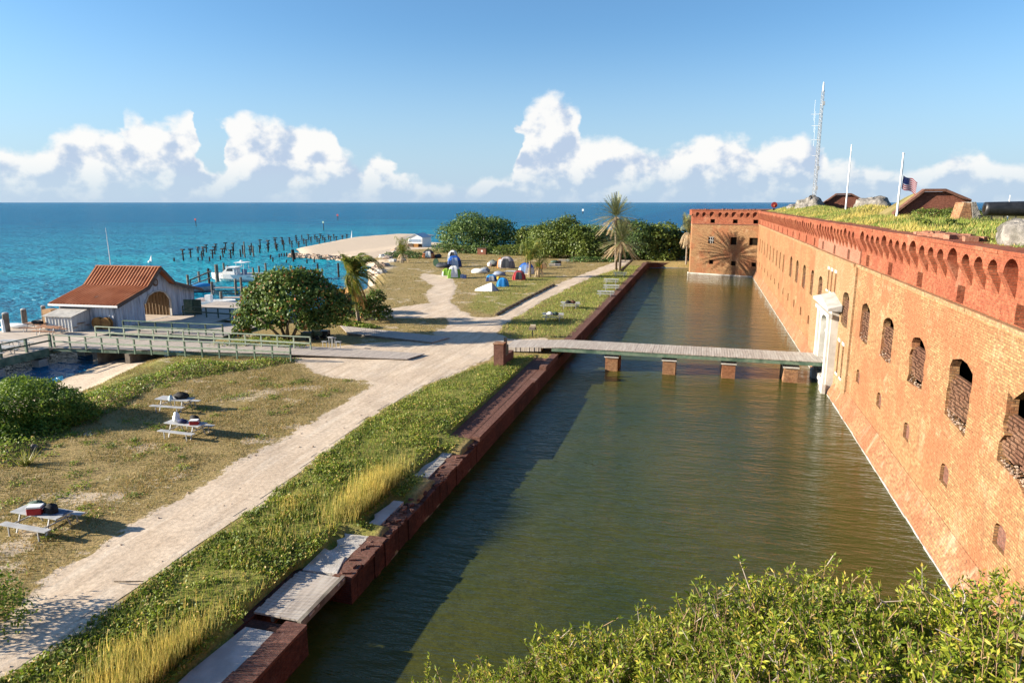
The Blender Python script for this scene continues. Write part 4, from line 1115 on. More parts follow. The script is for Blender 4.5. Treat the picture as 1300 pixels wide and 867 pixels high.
MB().box((11.55, 127.70, 13.45), (0.22, 0.1, 0.3)).build('hub', plain('drum_orange', (0.5, 0.14, 0.05)), dr)
# near corner of the fort under the camera: only its brick edge shows below the foreground shrub
nb2 = thing('near_bastion', 'brick bastion edge under the leafy shrub closest to the viewer', 'bastion', (4, -3, 0))
mb = MB().prism([(-1.75, 2.6), (10.0, 5.6), (10.0, -12), (-6, -12), (-6, -1)], -1.2, 11.05)
mb.build('brick_body', M['red'], nb2)
# ------------------------------------------------------------------ vegetation
def crown_arrays(blobs, n, L, W, up=0.25, inner=0.25):
    """leaves over the shells of several ellipsoid blobs (centre, radii), with some inside"""
    area = np.array([(r[0] * r[1] + r[1] * r[2] + r[0] * r[2]) for c, r in blobs], float)
    cnt = np.maximum((area / area.sum() * n).astype(int), 8)
    out = []
    C = np.array([c for c, r in blobs], float); Rr = np.array([r for c, r in blobs], float)
    for (c, r), k in zip(blobs, cnt):
        d = unit(rng.normal(size=(k, 3))); d[:, 2] = np.where(d[:, 2] < -0.55, -d[:, 2], d[:, 2])
        rad = np.where(rng.random(k) < inner, rng.uniform(0.45, 0.9, k), rng.uniform(0.80, 1.08, k) + 0.22 * rng.random(k) ** 5)
        # lumpy surface
        lump = 1 + 0.10 * np.sin(d[:, 0] * 9 + c[0]) * np.sin(d[:, 1] * 8 + c[1] * 2) + 0.08 * np.sin(d[:, 2] * 11 + c[2] * 3)
        P = np.array(c) + d * np.array(r) * (rad * lump)[:, None]
        # drop leaves buried deep in a neighbouring blob
        q = (((P[:, None, :] - C[None]) / Rr[None]) ** 2).sum(2)
        keep = (q.min(1) > 0.30) | (rng.random(k) < 0.25)
        P = P[keep]; dd = d[keep] / np.array(r)
        Nn = unit(unit(dd) * 0.8 + rng.normal(size=P.shape) * 0.55 + np.array([0, 0, up]))
        s = rng.uniform(0.7, 1.25, len(P))
        out.append(leaf_arrays(P, Nn, L * s, W * s))
    return merge(out)

def tree(name, label, cat, base, blobs, n, L, W, mat, stems, group=None, trunkmat=None):
    t = thing(name, label, cat, base, group)
    V, F = crown_arrays(blobs, int(n * 2.4), L, W)
    np_mesh('crown', V, F, mat, t)
    mb = MB()
    for pts, r0, r1 in stems:
        k = len(pts); mb.tube(pts, [r0 + (r1 - r0) * i / (k - 1) for i in range(k)], 7)
    mb.build('trunk', trunkmat or M['bark'], t, smooth=True)
    return t

def auto_blobs(c, rx, ry, h, n, low=0.25):
    """irregular rounded crown of height h standing on ground point c"""
    bl = [((c[0], c[1], c[2] + h * 0.52), (rx * 0.78, ry * 0.78, h * 0.42))]
    for k in range(n):
        a = 2 * math.pi * (k + random.uniform(-.3, .3)) / n * 2.0; f = random.uniform(0.3, 0.78)
        z = random.uniform(low, 0.82); s = random.uniform(0.32, 0.5) * (1.15 - 0.4 * abs(z - 0.45))
        bl.append(((c[0] + rx * f * math.cos(a), c[1] + ry * f * math.sin(a), c[2] + h * z), (rx * s, ry * s, h * s * 0.8)))
    return bl

def limbs(c, h, n, spread, r0):
    st = []
    for k in range(n):
        a = 2 * math.pi * k / n + random.uniform(-.4, .4); s = spread * random.uniform(0.5, 1)
        p0 = (c[0] + 0.25 * math.cos(a), c[1] + 0.25 * math.sin(a), c[2] - 0.2)
        p1 = (c[0] + s * 0.45 * math.cos(a), c[1] + s * 0.45 * math.sin(a), c[2] + h * 0.25)
        p2 = (c[0] + s * math.cos(a + .2), c[1] + s * math.sin(a + .2), c[2] + h * 0.6)
        st.append(([p0, p1, p2], r0 * random.uniform(.7, 1), r0 * 0.3))
    return st

# --- sea grape beside the boardwalk
c = G(366, 432, 1.1)
bl = []
def B(px, py, dy, rx, ry, rz):      # crown lobe centred on a surveyed bearing at distance offset dy behind the trunk
    p = AY(px, py, c.y + dy); bl.append(((p.x, p.y, p.z), (rx, ry, rz)))
B(368, 372, 0.5, 3.0, 2.8, 2.1); B(335, 385, 0, 2.0, 2.2, 1.9); B(400, 385, 0.8, 2.2, 2.4, 2.1); B(318, 405, -0.4, 1.4, 1.6, 1.3); B(345, 362, 1.2, 1.7, 2.0, 1.2); B(385, 357, 1.2, 1.9, 2.0, 1.1)
B(365, 395, -1.8, 2.2, 1.4, 1.3); B(410, 405, 0.6, 1.5, 1.8, 1.2); B(345, 408, -0.9, 1.5, 1.4, 1.0); B(430, 392, 2.2, 1.3, 1.7, 1.4); B(330, 372, 0.4, 1.3, 1.5, 1.0)
B(308, 420, -0.3, 0.8, 1.0, 0.7); B(395, 412, -0.8, 1.3, 1.2, 0.8)
sg = tree('sea_grape_tree', 'broad round sea grape tree of glossy green and rusty leaves by the boardwalk', 'tree', c, bl, 8500, 0.27, 0.24, M['grape'],
     limbs(c, 4.2, 7, 3.0, 0.22))

# --- coconut palm, wind-blown
def frond(path, nleaf, ll, w, droop, dens_out, wind=(0, 0, 0)):
    """path: list of points of the midrib; returns V,F of leaflets (triangles)"""
    P = np.array(path, float); seg = np.linalg.norm(np.diff(P, axis=0), axis=1); cum = np.concatenate([[0], np.cumsum(seg)])
    s = np.linspace(0.12, 1.0, nleaf) * cum[-1]
    X = np.stack([np.interp(s, cum, P[:, k]) for k in range(3)], 1)
    T = unit(np.stack([np.interp(np.minimum(s + .05, cum[-1]), cum, P[:, k]) - np.interp(np.maximum(s - .05, 0), cum, P[:, k]) for k in range(3)], 1))
    side = unit(np.cross(T, np.array([0, 0, 1.0]) + 0.05 * rng.normal(size=3)))
    outs = []
    f = np.sin(np.linspace(0.25, 2.9, nleaf)) * 0.75 + 0.3
    for sg_ in (-1, 1):
        d = unit(side * sg_ * 0.8 + T * 0.75 + np.array([0, 0, -droop]) + np.array(wind) + rng.normal(size=X.shape) * 0.10)
        l = (ll * f * rng.uniform(0.85, 1.1, nleaf))[:, None]
        tip = X + d * l + np.array([0, 0, -1]) * droop * 0.25 * l
        outs.append((np.stack([X - T * w / 2, X + T * w / 2, tip], 1).reshape(-1, 3), np.arange(3 * nleaf).reshape(-1, 3)))
    rib = []
    wv = side[0] * 0.03
    Vr = np.stack([P - wv, P + wv], 1).reshape(-1, 3); k = len(P)
    Fr = np.concatenate([[(2 * i, 2 * i + 1, 2 * i + 3), (2 * i, 2 * i + 3, 2 * i + 2)] for i in range(k - 1)])
    outs.append((Vr, Fr))
    return merge(outs)
def arc_path(c, a, L, rise, drop, n=9, wind=(0, 0)):
    out = []
    for k in range(n):
        t = k / (n - 1)
        r = L * (t - 0.25 * t * t)
        out.append((c[0] + math.cos(a) * r + wind[0] * t * t, c[1] + math.sin(a) * r + wind[1] * t * t, c[2] + rise * math.sin(t * 1.9) - drop * t * t))
    return out
c = G(457, 412, 1.1); Yc = c.y
top = AY(447, 352, Yc)
t = thing('coconut_palm', 'wind blown coconut palm with pale leaning trunk and orange dead fronds', 'palm tree', c)
MB().tube([(c.x, c.y, 0.9), AY(453, 393, Yc), AY(449, 372, Yc), tuple(top)], [0.24, 0.17, 0.15, 0.17], 9).build('trunk', M['palmtrunk'], t, smooth=True)
fr, fd = [], []
for k in range(34):
    a = 2 * math.pi * k / 34 * 3.2; up_ = random.uniform(0.2, 3.3) if k % 3 else random.uniform(2.6, 3.8)
    fr.append(frond(arc_path(top, a, random.uniform(2.2, 3.0), up_, random.uniform(0.8, 2.6), wind=(1.3, 0.3)), 44, 1.05, 0.10, 0.40, 1, wind=(0.6, 0.1, 0)))
for k in range(22):
    a = 2 * math.pi * k / 22; fd_ = frond(arc_path((top.x, top.y, top.z - .1), a, random.uniform(0.9, 1.6), 0.1, random.uniform(2.2, 3.4), wind=(0.4, 0)), 34, 0.8, 0.09, 0.9, 1)
    (fd if k % 2 else fr).append(fd_)
V, F = merge(fr); np_mesh('crown', V, F, M['coco'], t)
V, F = merge(fd); np_mesh('dead_fronds', V, F, M['cocodry'], t)
mb = MB()
for k in range(6): mb.ball((top.x + random.uniform(-.35, .35), top.y + random.uniform(-.35, .35), top.z - random.uniform(.1, .5)), 0.14, 8, 6)
mb.build('coconut', plain('coconut_green', (0.14, 0.13, 0.03)), t)

# --- shrubs round the palm
def shrub(name, label, cat, base, blobs, n, L, W, mat, group=None, stems=3):
    t = thing(name, label, cat, base, group)
    V, F = crown_arrays(blobs, n, L, W, up=0.35); np_mesh('foliage', V, F, mat, t)
    mb = MB()
    for k in range(stems):
        b_ = blobs[k % len(blobs)]; mb.tube([(base[0] + random.uniform(-.3, .3), base[1] + random.uniform(-.3, .3), base[2] - .15), (b_[0][0], b_[0][1], b_[0][2])], [0.05, 0.02], 5)
    mb.build('stem', M['bark'], t); return t
def blob_at(px, py, Y, rx, ry, rz): p = AY(px, py, Y); return ((p.x, p.y, p.z), (rx, ry, rz))
b0 = G(478, 408, 1.1)
shrub('sea_grape_bush', 'dark dense bush crowding the foot of the coconut palm on its right', 'bush', b0, [blob_at(470, 392, 67.5, 1.5, 1.5, 1.3), blob_at(487, 398, 67.5, 0.9, 1.2, 0.9), blob_at(478, 378, 68.2, 0.9, 1.2, 0.8), blob_at(455, 395, 68.5, 1.5, 1.5, 1.3)], 3200, 0.26, 0.22, M['grape'])
b0 = G(432, 405, 1.1)
shrub('sea_grape_bush', 'yellowing bush between the round sea grape and the coconut palm', 'bush', b0, [blob_at(428, 385, 71, 1.3, 1.4, 1.7), blob_at(418, 372, 71.5, 1.0, 1.2, 0.9), blob_at(440, 395, 70, 1.1, 1.3, 1.1), blob_at(437, 376, 71, 0.8, 1.0, 0.9)], 2800, 0.26, 0.22,
      leafmat('yellowing_leaf', (0.085, 0.10, 0.018), (0.17, 0.14, 0.03), (0.30, 0.13, 0.04), clump=0.9, dry=0.15))
b0 = G(440, 412, 1.1)
shrub('low_green_bush', 'low bright green bush hugging the ground in front of the coconut palm', 'bush', b0, [blob_at(432, 408, 64.2, 1.0, 0.8, 0.35), blob_at(448, 411, 64.0, 1.1, 0.8, 0.25), blob_at(465, 414, 63.6, 1.2, 0.7, 0.18)], 1300, 0.22, 0.18, M['vine'])

# --- windswept shrub at the left edge of the field
b0 = G(60, 556, 1.15)
bl = [blob_at(30, 515, 29.6, 1.9, 1.7, 1.35), blob_at(70, 520, 30.0, 1.6, 1.5, 1.1), blob_at(5, 535, 28.2, 1.7, 1.6, 1.2), blob_at(100, 528, 30.6, 1.0, 1.2, 0.75), blob_at(50, 497, 30.8, 1.2, 1.2, 0.7), blob_at(20, 493, 30.6, 1.0, 1.2, 0.7), blob_at(-25, 540, 27.6, 1.8, 1.6, 1.3), blob_at(80, 505, 31.5, 1.0, 1.0, 0.6),
      blob_at(15, 556, 27.4, 1.2, 1.0, 0.7), blob_at(60, 546, 28.8, 1.2, 0.9, 0.6)]
shrub('windswept_shrub', 'big bright green windswept shrub at the edge of the dry field', 'shrub', b0, bl, 26000, 0.20, 0.075, M['cedar'], stems=8)
b0 = G(35, 592, 1.15)
t = thing('agave_plant', 'small yellow green spiky plant alone on the dry field', 'plant', b0)
P = np.repeat(np.array([[b0.x, b0.y, b0.z - .05]]), 34, 0) + rng.normal(size=(34, 3)) * [0.10, 0.10, 0]
V, F = blades(P, rng.uniform(0.6, 1.05, 34), 0.10, 0.95); np_mesh('leaves', V, F, leafmat('agave_leaf', (0.16, 0.18, 0.03), (0.28, 0.27, 0.06), clump=1), t)
b0 = G(-8, 800, 1.15)
shrub('dark_shrub', 'dark shrub half outside the frame beside the near end of the path', 'shrub', b0, [((b0.x, b0.y, 1.5), (1.0, 1.1, 0.75)), ((b0.x - .9, b0.y + .5, 1.7), (1.0, 1.0, 0.9)), ((b0.x - 1.5, b0.y - .6, 1.9), (1.1, 1.1, 1.0))], 3500, 0.14, 0.06, M['cedar'])

# --- trees along the north beach
def far_tree(px, base_py, top_py, half_w, label, mat, n=5200, nb_=16, depth=None, L=0.44, W=0.36, low=0.10, name='beach_tree', Y=None):
    g = G(px, base_py, 1.0); Y = Y or g.y; tp = AY(px, top_py, Y); h = (tp.z - 1.0) * 0.86
    rx = half_w / 867.0 * (Y / FWD.y * 1.0) * 0.98
    return tree(name, label, 'tree', (g.x, Y, 1.0), auto_blobs((tp.x, Y, 1.0), rx, depth or rx * 0.8, h, nb_, low), n, L, W, mat, limbs((tp.x, Y, 1.0), h, 5, rx * 0.5, 0.25), group='trees along the far beach')
far_tree(607, 312, 272, 47, 'wide dark dome shaped tree standing alone left of the gap to the sea', M['treeA'], 9500, 24, L=0.46, W=0.38, name='dome_tree', Y=176)
for px, bp_, tp_, hw, lb, mt, n in (
    (676, 322, 286, 25, 'leftmost bushy tree of the long beach thicket, lower than its neighbours', 'treeB', 4200),
    (706, 328, 271, 34, 'tallest light green tree in the middle of the beach thicket', 'treeB', 6500),
    (745, 330, 283, 26, 'rounded tree right of the tallest light green tree', 'treeB', 4600),
    (735, 322, 284, 34, 'dark tree behind the thicket showing above the lighter crowns', 'treeA', 4600),
    (772, 326, 286, 22, 'dark tree just behind the date palms', 'treeA', 3200),
    (812, 330, 273, 30, 'dark tree with ragged top right of the date palms', 'treeA', 5200),
    (838, 330, 281, 24, 'sunlit tree between the ragged tree and the bastion', 'treeB', 3800),
    (862, 330, 287, 20, 'lowest tree of the thicket nearest the bastion', 'treeA', 2800)):
    far_tree(px, bp_, tp_, hw, lb, M[mt], n)
def low_shrub(pxs, py, Y, hgt, rx, label, mat, n, group=None):
    bl = []
    for px in pxs:
        p = AY(px, py, Y); bl.append(((p.x, Y + random.uniform(-1, 1), 1.0 + hgt * 0.35), (rx, rx * 0.9, hgt * random.uniform(0.5, 0.75))))
    return shrub('beach_shrub', label, 'shrub', (bl[0][0][0], Y, 1.0), bl, n, 0.36, 0.28, mat, group)
low_shrub((560, 572, 585, 598, 612, 625), 318, 168, 2.2, 3.2, 'low shrub skirt in front of the dome shaped tree', M['treeA'], 3600)
low_shrub((640, 650, 660), 322, 165, 2.6, 2.6, 'small round shrub at the right side of the sandy gap', M['treeB'], 1800)
low_shrub((500, 512, 522, 535), 318, 150, 1.5, 2.6, 'low tangled shrubs in front of the white shed', M['treeA'], 1800)
low_shrub((732, 745, 775, 760), 333, 150, 1.3, 2.0, 'low dark shrubs where the far path meets the thicket', M['treeA'], 1600)
low_shrub((800, 815, 830, 845), 333, 158, 2.0, 2.4, 'shrubs behind the curved end of the moat wall', M['treeB'], 1800)

# --- date palms
def ray_path(c, a, e, L, sag, n=7):
    return [(c[0] + math.cos(a) * math.cos(e) * L * t, c[1] + math.sin(a) * math.cos(e) * L * t, c[2] + math.sin(e) * L * t - sag * L * t * t) for t in [k / (n - 1) for k in range(n)]]
def date_palm(base, top, label, L=3.3, nf=90, dry=34, r=0.28):
    t = thing('date_palm', label, 'palm tree', base, 'date palms at the end of the moat')
    MB().tube([(base[0], base[1], 0.8), ((base[0] * .6 + top[0] * .4), base[1], 1 + (top[2] - 1) * .45), tuple(top)], [r * 1.1, r * 0.9, r], 9).build('trunk', M['palmtrunk'], t, smooth=True)
    ga, gd = [], []
    for k in range(nf):
        f = k / nf; a = k * 2.39996; e = R(86 - 100 * f ** 0.8)
        ga.append(frond(ray_path(top, a, e, L * random.uniform(.85, 1.05), 0.16 + 0.1 * math.cos(e)), 34, 0.55, 0.085, 0.02, 1))
    for k in range(dry):
        a = k * 2.39996; gd.append(frond(ray_path((top[0], top[1], top[2] - .15), a, R(random.uniform(-45, 8)), L * random.uniform(.75, .95), 0.15), 32, 0.55, 0.085, 0.05, 1))
    V, F = merge(ga); np_mesh('crown', V, F, M['date'], t)
    V, F = merge(gd); np_mesh('dead_fronds', V, F, M['datedry'], t)
    return t
b0 = G(782, 343, 1.2); tp = AY(782, 275, b0.y); date_palm((b0.x, b0.y, 1.2), tp, 'taller date palm with upright crown against the sea', 5.4)
b1 = G(787, 344, 1.2); tp = AY(789, 306, b1.y - 1.0); date_palm((b1.x, b1.y - 1.0, 1.2), tp, 'shorter date palm with spreading pale fronds in front of the taller one', 5.2)
lt = thing('fallen_palm', 'dark leaning dead palm trunk at the foot of the date palms', 'trunk', (b1.x, b1.y, 1.2))
q = AY(803, 330, b1.y); MB().tube([(b1.x, b1.y - 1, 0.9), (q.x - .8, b1.y, q.z - 0.8), tuple(q)], [0.28, 0.24, 0.2], 8).build('trunk', M['bark'], lt)
def small_palm(px, bpy_, tpy, label, mat=M['coco'], L=2.2, nf=16, drylow=6, Y=None):
    g = G(px, bpy_, 1.15); Y = Y or g.y; tp = AY(px, tpy, Y)
    t = thing('young_palm', label, 'palm tree', (g.x, Y, 1.1))
    MB().tube([(tp.x, Y, 0.9), tuple(tp)], [0.2, 0.16], 8).build('trunk', M['palmtrunk'], t)
    fr = [frond(arc_path(tp, k * 2.4, L * random.uniform(.5, 1), L * random.uniform(.4, 1.5), L * random.uniform(.3, .8), wind=(.5, 0)), 26, L * 0.30, 0.09, 0.3, 1, wind=(.3, 0, 0)) for k in range(nf)]
    V, F = merge(fr); np_mesh('crown', V, F, mat, t)
    if drylow:
        fr = [frond(arc_path(tp, k * 2.4, L * .6, 0.1, L * random.uniform(.5, 1.0)), 22, L * 0.3, 0.1, 0.8, 1) for k in range(drylow)]
        V, F = merge(fr); np_mesh('dead_fronds', V, F, M['datedry'], t)
    return t
small_palm(673, 352, 332, 'young palm with feathery upright crown among the tents', L=3.6, nf=22, drylow=4)
small_palm(511, 334, 322, 'stubby palm with drooping crown near the rocky cove', L=3.0, nf=18, drylow=5)
small_palm(873, 326, 295, 'pale skirted palm right against the corner of the bastion', mat=M['date'], L=3.4, nf=24, drylow=16, Y=152)
small_palm(684, 352, 340, 'small dry palm clump just right of the feathery young palm', L=2.0, nf=10, drylow=8)

# ------------------------------------------------------------------ ground cover (nobody could count it)
def scatter(n, x0, x1, y0, y1):
    return rng.uniform(x0, x1, n), rng.uniform(y0, y1, n)
def on_ground(X, Y): return np.stack([X, Y, land_h(X, Y)], 1)
def off_path(X, Y, m=0.0): return poly_sd(X, Y, SAND) + (fbm(X, Y, 0.8) - 0.5) * 0.7 < -m
# lush strip beside the moat
X, Y = scatter(150000, -24, -12.2, 8, 56)
den = (0.10 + 0.90 * (fbm(X, Y, 0.5) + 0.35 * (fbm(X + 9, Y, 1.7) - .5) > 0.46)) * np.clip(1.25 - (Y - 20) / 26, 0.35, 1)
k = (poly_sd(X, Y, LUSH) > -0.3) & off_path(X, Y, 0.05) & (rng.random(len(X)) < den) & (land_h(X, Y) > 0.95)
X, Y = X[k], Y[k]; P = on_ground(X, Y); hh = (0.04 + 0.42 * np.clip(fbm(X, Y, 0.7) - 0.28, 0, 1)) * np.clip((-12.2 - X) / 3.0, 0.4, 1)
P[:, 2] += rng.random(len(X)) * hh
Nn = unit(rng.normal(size=P.shape) * 0.6 + np.array([-0.55, -0.2, 0.7]))
V, F = leaf_arrays(P, Nn, rng.uniform(0.08, 0.17, len(P)), rng.uniform(0.05, 0.10, len(P)))
tag(np_mesh('strip_ground_cover', V, F, M['lush']), 'dense low green plants carpeting the bank between path and moat', 'ground cover', kind='stuff')
# grass blades mixed through the strip and the meadow
X, Y = scatter(70000, -24, -12.0, 8, 56)
k = (poly_sd(X, Y, LUSH) > -0.2) & off_path(X, Y, 0.0) & (land_h(X, Y) > 0.95); X, Y = X[k], Y[k]
V1 = blades(on_ground(X, Y), rng.uniform(0.08, 0.28, len(X)) * (0.5 + fbm(X, Y, 0.4)) * np.clip((-12.2 - X) / 3.0, 0.35, 1), 0.025, 0.5)
X, Y = scatter(26000, -20, -11.9, 58, 150); k = (poly_sd(X, Y, MOATGREEN) > -1) & off_path(X, Y, 0.1); X, Y = X[k], Y[k]
V2 = blades(on_ground(X, Y), rng.uniform(0.10, 0.30, len(X)), 0.05, 0.6)
V, F = merge([V1, V2]); tag(np_mesh('bank_grass', V, F, M['greengrass']), 'green and straw coloured grass along the moat bank', 'grass', kind='stuff')
X, Y = scatter(190000, -48, -19, 12, 52)
k = off_path(X, Y, -0.1) & (poly_sd(X, Y, COAST) > 5.5) & (poly_sd(X, Y, LUSH) < 0) & (rng.random(len(X)) < np.clip(2.4 * (fbm(X, Y, 0.45) - 0.22), 0.05, 1) * np.clip(-poly_sd(X, Y, SAND) / 2 + 0.15, 0.05, 1)); X, Y = X[k], Y[k]
V1 = blades(on_ground(X, Y), rng.uniform(0.05, 0.16, len(X)), 0.03, 1.0)
X, Y = scatter(60000, -75, -12, 60, 160)
k = off_path(X, Y, 0.1) & (poly_sd(X, Y, COAST) > 3) & (rng.random(len(X)) < np.clip(2.2 * (fbm(X, Y, 0.25) - 0.25), 0, 1)) & (poly_sd(X, Y, CHURN) < -2); X, Y = X[k], Y[k]
V2 = blades(on_ground(X, Y), rng.uniform(0.06, 0.2, len(X)), 0.08, 1.0)
V, F = merge([V1, V2]); tag(np_mesh('meadow_grass', V, F, M['drygrass']), 'short dry grass over the picnic field and campground', 'grass', kind='stuff')
# tufts of low weeds in the field
cl = []
for k in range(95):
    x = random.uniform(-40, -22.8); y = random.uniform(15, 44)
    if poly_sd(np.array([x]), np.array([y]), SAND)[0] > -0.7: continue
    r = random.uniform(0.25, 0.7); m_ = int(160 * r)
    Q = rng.normal(size=(m_, 2)) * r * 0.5 + [x, y]; P = on_ground(Q[:, 0], Q[:, 1]); P[:, 2] += rng.random(m_) * 0.12
    cl.append(leaf_arrays(P, rng.normal(size=P.shape) + [0, 0, 1], 0.12, 0.06))
V, F = merge(cl); tag(np_mesh('field_weeds', V, F, M['vine']), 'small flat green weeds dotted over the dry field', 'weeds', kind='stuff')
# shoreline vines
VINE = GL(1.2, (-60, 560), (0, 535), (60, 516), (110, 500), (160, 484), (205, 470), (235, 457), (300, 460), (372, 457), (352, 464), (290, 474), (215, 487), (165, 507), (135, 530), (90, 545), (0, 600), (-60, 640))
VINE2 = GL(1.2, (225, 450), (300, 446), (392, 447), (398, 440), (330, 430), (260, 440))
X, Y = scatter(75000, -52, -26, 24, 56); sd = np.maximum(poly_sd(X, Y, VINE), poly_sd(X, Y, VINE2)); sd = sd + (fbm(X, Y, 0.6) - 0.5) * 2.2
k = sd > 0; X, Y, sd = X[k], Y[k], sd[k]; P = on_ground(X, Y); P[:, 2] = np.maximum(P[:, 2], 0.45) + rng.random(len(X)) * (0.06 + 0.75 * np.clip(sd, 0, 1.2) * np.clip(fbm(X + 3, Y, 0.55), 0.1, 1))
V, F = leaf_arrays(P, rng.normal(size=P.shape) * 0.6 + [-.55, -.2, .7], rng.uniform(.10, .2, len(P)), rng.uniform(.07, .13, len(P)))
tag(np_mesh('shoreline_vines', V, F, M['vine']), 'tangled green vines between the small beach and the dry field', 'vines', kind='stuff')
# tall yellow grass
TALLS = [((480, 625), 1.9, 1.0, 2600, 0.95), ((445, 650), .7, 0.7, 600, 0.7), ((375, 640), 1.0, 0.8, 450, 0.45), ((205, 855), 1.7, 0.9, 2600, 0.8), ((150, 850), 1.0, .7, 900, 0.65), ((475, 690), .4, .3, 200, .4), ((340, 690), 1.0, .8, 200, .4), ((235, 885), 1.2, .8, 1300, 0.7)]
out = []
for (px, py), rx, ry, n, h in TALLS:
    g = G(px, py, 1.3); Q = rng.normal(size=(n, 2)) * [ry * 0.62, rx * 0.75] + [g.x, g.y]
    Q = Q[(Q[:, 0] < np.where(Q[:, 1] < 22.7, -13.5, -12.9)) & off_path(Q[:, 0], Q[:, 1], 0.1)]
    out.append(blades(on_ground(Q[:, 0], Q[:, 1]), h * rng.uniform(0.5, 1.1, len(Q)), 0.022, 0.3, (0.12, 0.03, 0)))
V, F = merge(out); tag(np_mesh('tall_grass', V, F, M['tall']), 'tall yellow seeding grass in clumps on the moat bank', 'grass', kind='stuff')
# rampart grass on the fort
X, Y = scatter(150000, 10.55, 24, 15, 136)
k = rng.random(len(X)) < np.clip(40.0 / np.maximum(Y, 20), 0.25, 1) * np.where(X > 17, 0.5, 1.0); X, Y = X[k], Y[k]
Z = roof_h(X, Y); P = np.stack([X, Y, Z - 0.03], 1); s_ = np.clip((X - 10.5) / 1.0, 0.3, 1)
hh = (0.10 + 0.38 * fbm(X, Y, 0.5)) * s_
yel = fbm(X + 40, Y, 0.16) + rng.normal(size=len(X)) * 0.06 > 0.60
V, F = blades(P[yel], hh[yel] * rng.uniform(.7, 1.5, yel.sum()), 0.05, 0.5, (0.15, 0, 0)); tag(np_mesh('rampart_dry_grass', V, F, M['tall']), 'pale yellow grass on top of the fort rampart', 'grass', kind='stuff')
V, F = blades(P[~yel], hh[~yel] * rng.uniform(.5, 1.1, (~yel).sum()), 0.06, 0.6); tag(np_mesh('rampart_grass', V, F, M['greengrass']), 'green grass on top of the fort rampart', 'grass', kind='stuff')
def row_shrub(pts, n, hgt, label):
    bl = [((x, y, roof_z(x, y) + hgt * .35), (rx, rx, hgt * .6)) for x, y, rx in pts]
    return shrub('rampart_shrub', label, 'shrub', (pts[0][0], pts[0][1], roof_z(*pts[0][:2])), bl, n, 0.13, 0.07, M['treeB'])
row_shrub([(14.6, 54.5, 0.6), (15.3, 54.2, .7), (16.2, 54.0, .7), (17.0, 53.6, .7), (17.9, 53.4, .6), (15.8, 52.4, .5)], 4200, 0.75, 'dark green bushes growing along the base of the powder magazine')
row_shrub([(12.6, 47.0, 0.35), (12.3, 44.8, 0.3), (12.9, 42.6, .35)], 900, 0.5, 'light green weeds on the rampart above the arcade')

# ------------------------------------------------------------------ foreground shrub on the bastion
def fore_bush(name, label, spots, seed):
    """spots: (x, y, top z, radius); each gives a tuft of twigs carrying rosettes of small leaves"""
    t = thing(name, label, 'shrub', (spots[0][0], spots[0][1], 11.05))
    random.seed(seed); mb, md = MB(), MB(); LP, LN, LT = [], [], []
    for x, y, zt, r in spots:
        nst = int(62 * r / 0.5)
        for k in range(nst):
            a = random.uniform(0, 6.283); rr = r * math.sqrt(random.random())
            bx, by = x + rr * math.cos(a), y + rr * math.sin(a)
            h = zt - 11.05 - random.random() ** 1.5 * 0.34 - 0.22 * (rr / r) ** 2
            p0 = Vector((bx + random.uniform(-.2, .2), by + random.uniform(-.2, .2), min(11.0, zt - 0.55)))
            p2 = Vector((bx + random.uniform(-.1, .1), by + random.uniform(-.1, .1), 11.05 + h))
            p1 = (p0 + p2) / 2 + Vector((random.uniform(-.12, .12), random.uniform(-.12, .12), 0))
            mb.tube([p0, p1, p2], [0.0055, 0.004, 0.0016], 4, cap=False)
            ax = (p2 - p1).normalized()
            tips = [(p2, ax)]
            for j in range(random.randint(3, 6)):       # side twigs
                f = random.uniform(0.15, 0.95); q0 = p1.lerp(p2, f)
                d = (ax + Vector((random.uniform(-1, 1), random.uniform(-1, 1), random.uniform(-.1, .6)))).normalized()
                q1 = q0 + d * random.uniform(0.05, 0.16)
                (mb if random.random() < .7 else md).tube([q0, q1], [0.003, 0.0018], 3, cap=False); tips.append((q1, d))
            for q, d in tips:
                m_ = random.randint(11, 19)
                for j in range(m_):
                    dd = (d * random.uniform(0.2, 1.0) + Vector((random.gauss(0, .7), random.gauss(0, .7), random.gauss(0, .5)))).normalized()
                    back = random.random() * 0.07
                    LP.append(tuple(q - d * back + dd * 0.018)); LT.append(tuple(dd)); LN.append(tuple(dd.cross(Vector((random.gauss(0, 1), random.gauss(0, 1), random.gauss(0, 1))))))
        for k in range(int((7 if seed == 4 else 1) * r / 0.5)):             # bare grey dead twigs
            a = random.uniform(0, 6.283); q = Vector((x + r * .8 * math.cos(a), y + r * .8 * math.sin(a), zt - random.uniform(.22, .5)))
            e = q + Vector((random.uniform(-.2, .2), random.uniform(-.16, .16), random.uniform(.0, .16))); mid = (q + e) / 2 + Vector((random.uniform(-.05, .05), 0, random.uniform(-.03, .05)))
            md.tube([q, mid, e], [0.0042, 0.0034, 0.0015], 4, cap=False)
    LP, LN, LT = np.array(LP), np.array(LN) + 1e-4, np.array(LT); n = len(LP)
    V, F = leaf_arrays(LP, LN, rng.uniform(0.020, 0.045, n), rng.uniform(0.007, 0.0130, n), tip=LT * 3)
    np_mesh('leaves', V, F, M['fore'], t); mb.build('twigs', M['twig'], t); md.build('dead_twigs', M['deadtwig'], t)
    return t
def spot(px, py, dist, r):
    """top of a tuft seen at this bearing, dist metres ahead"""
    rr = ray(px, py); hx = math.hypot(rr.x, rr.y); k = dist / hx
    return (rr.x * k, rr.y * k, HC + rr.z * k, r)
edge = [(560, 862), (610, 850), (660, 842), (710, 826), (745, 806), (790, 795), (835, 790), (880, 772), (925, 755), (960, 738), (1000, 722), (1045, 722), (1090, 722), (1130, 735), (1175, 742), (1220, 738), (1265, 730), (1310, 728), (1350, 735)]
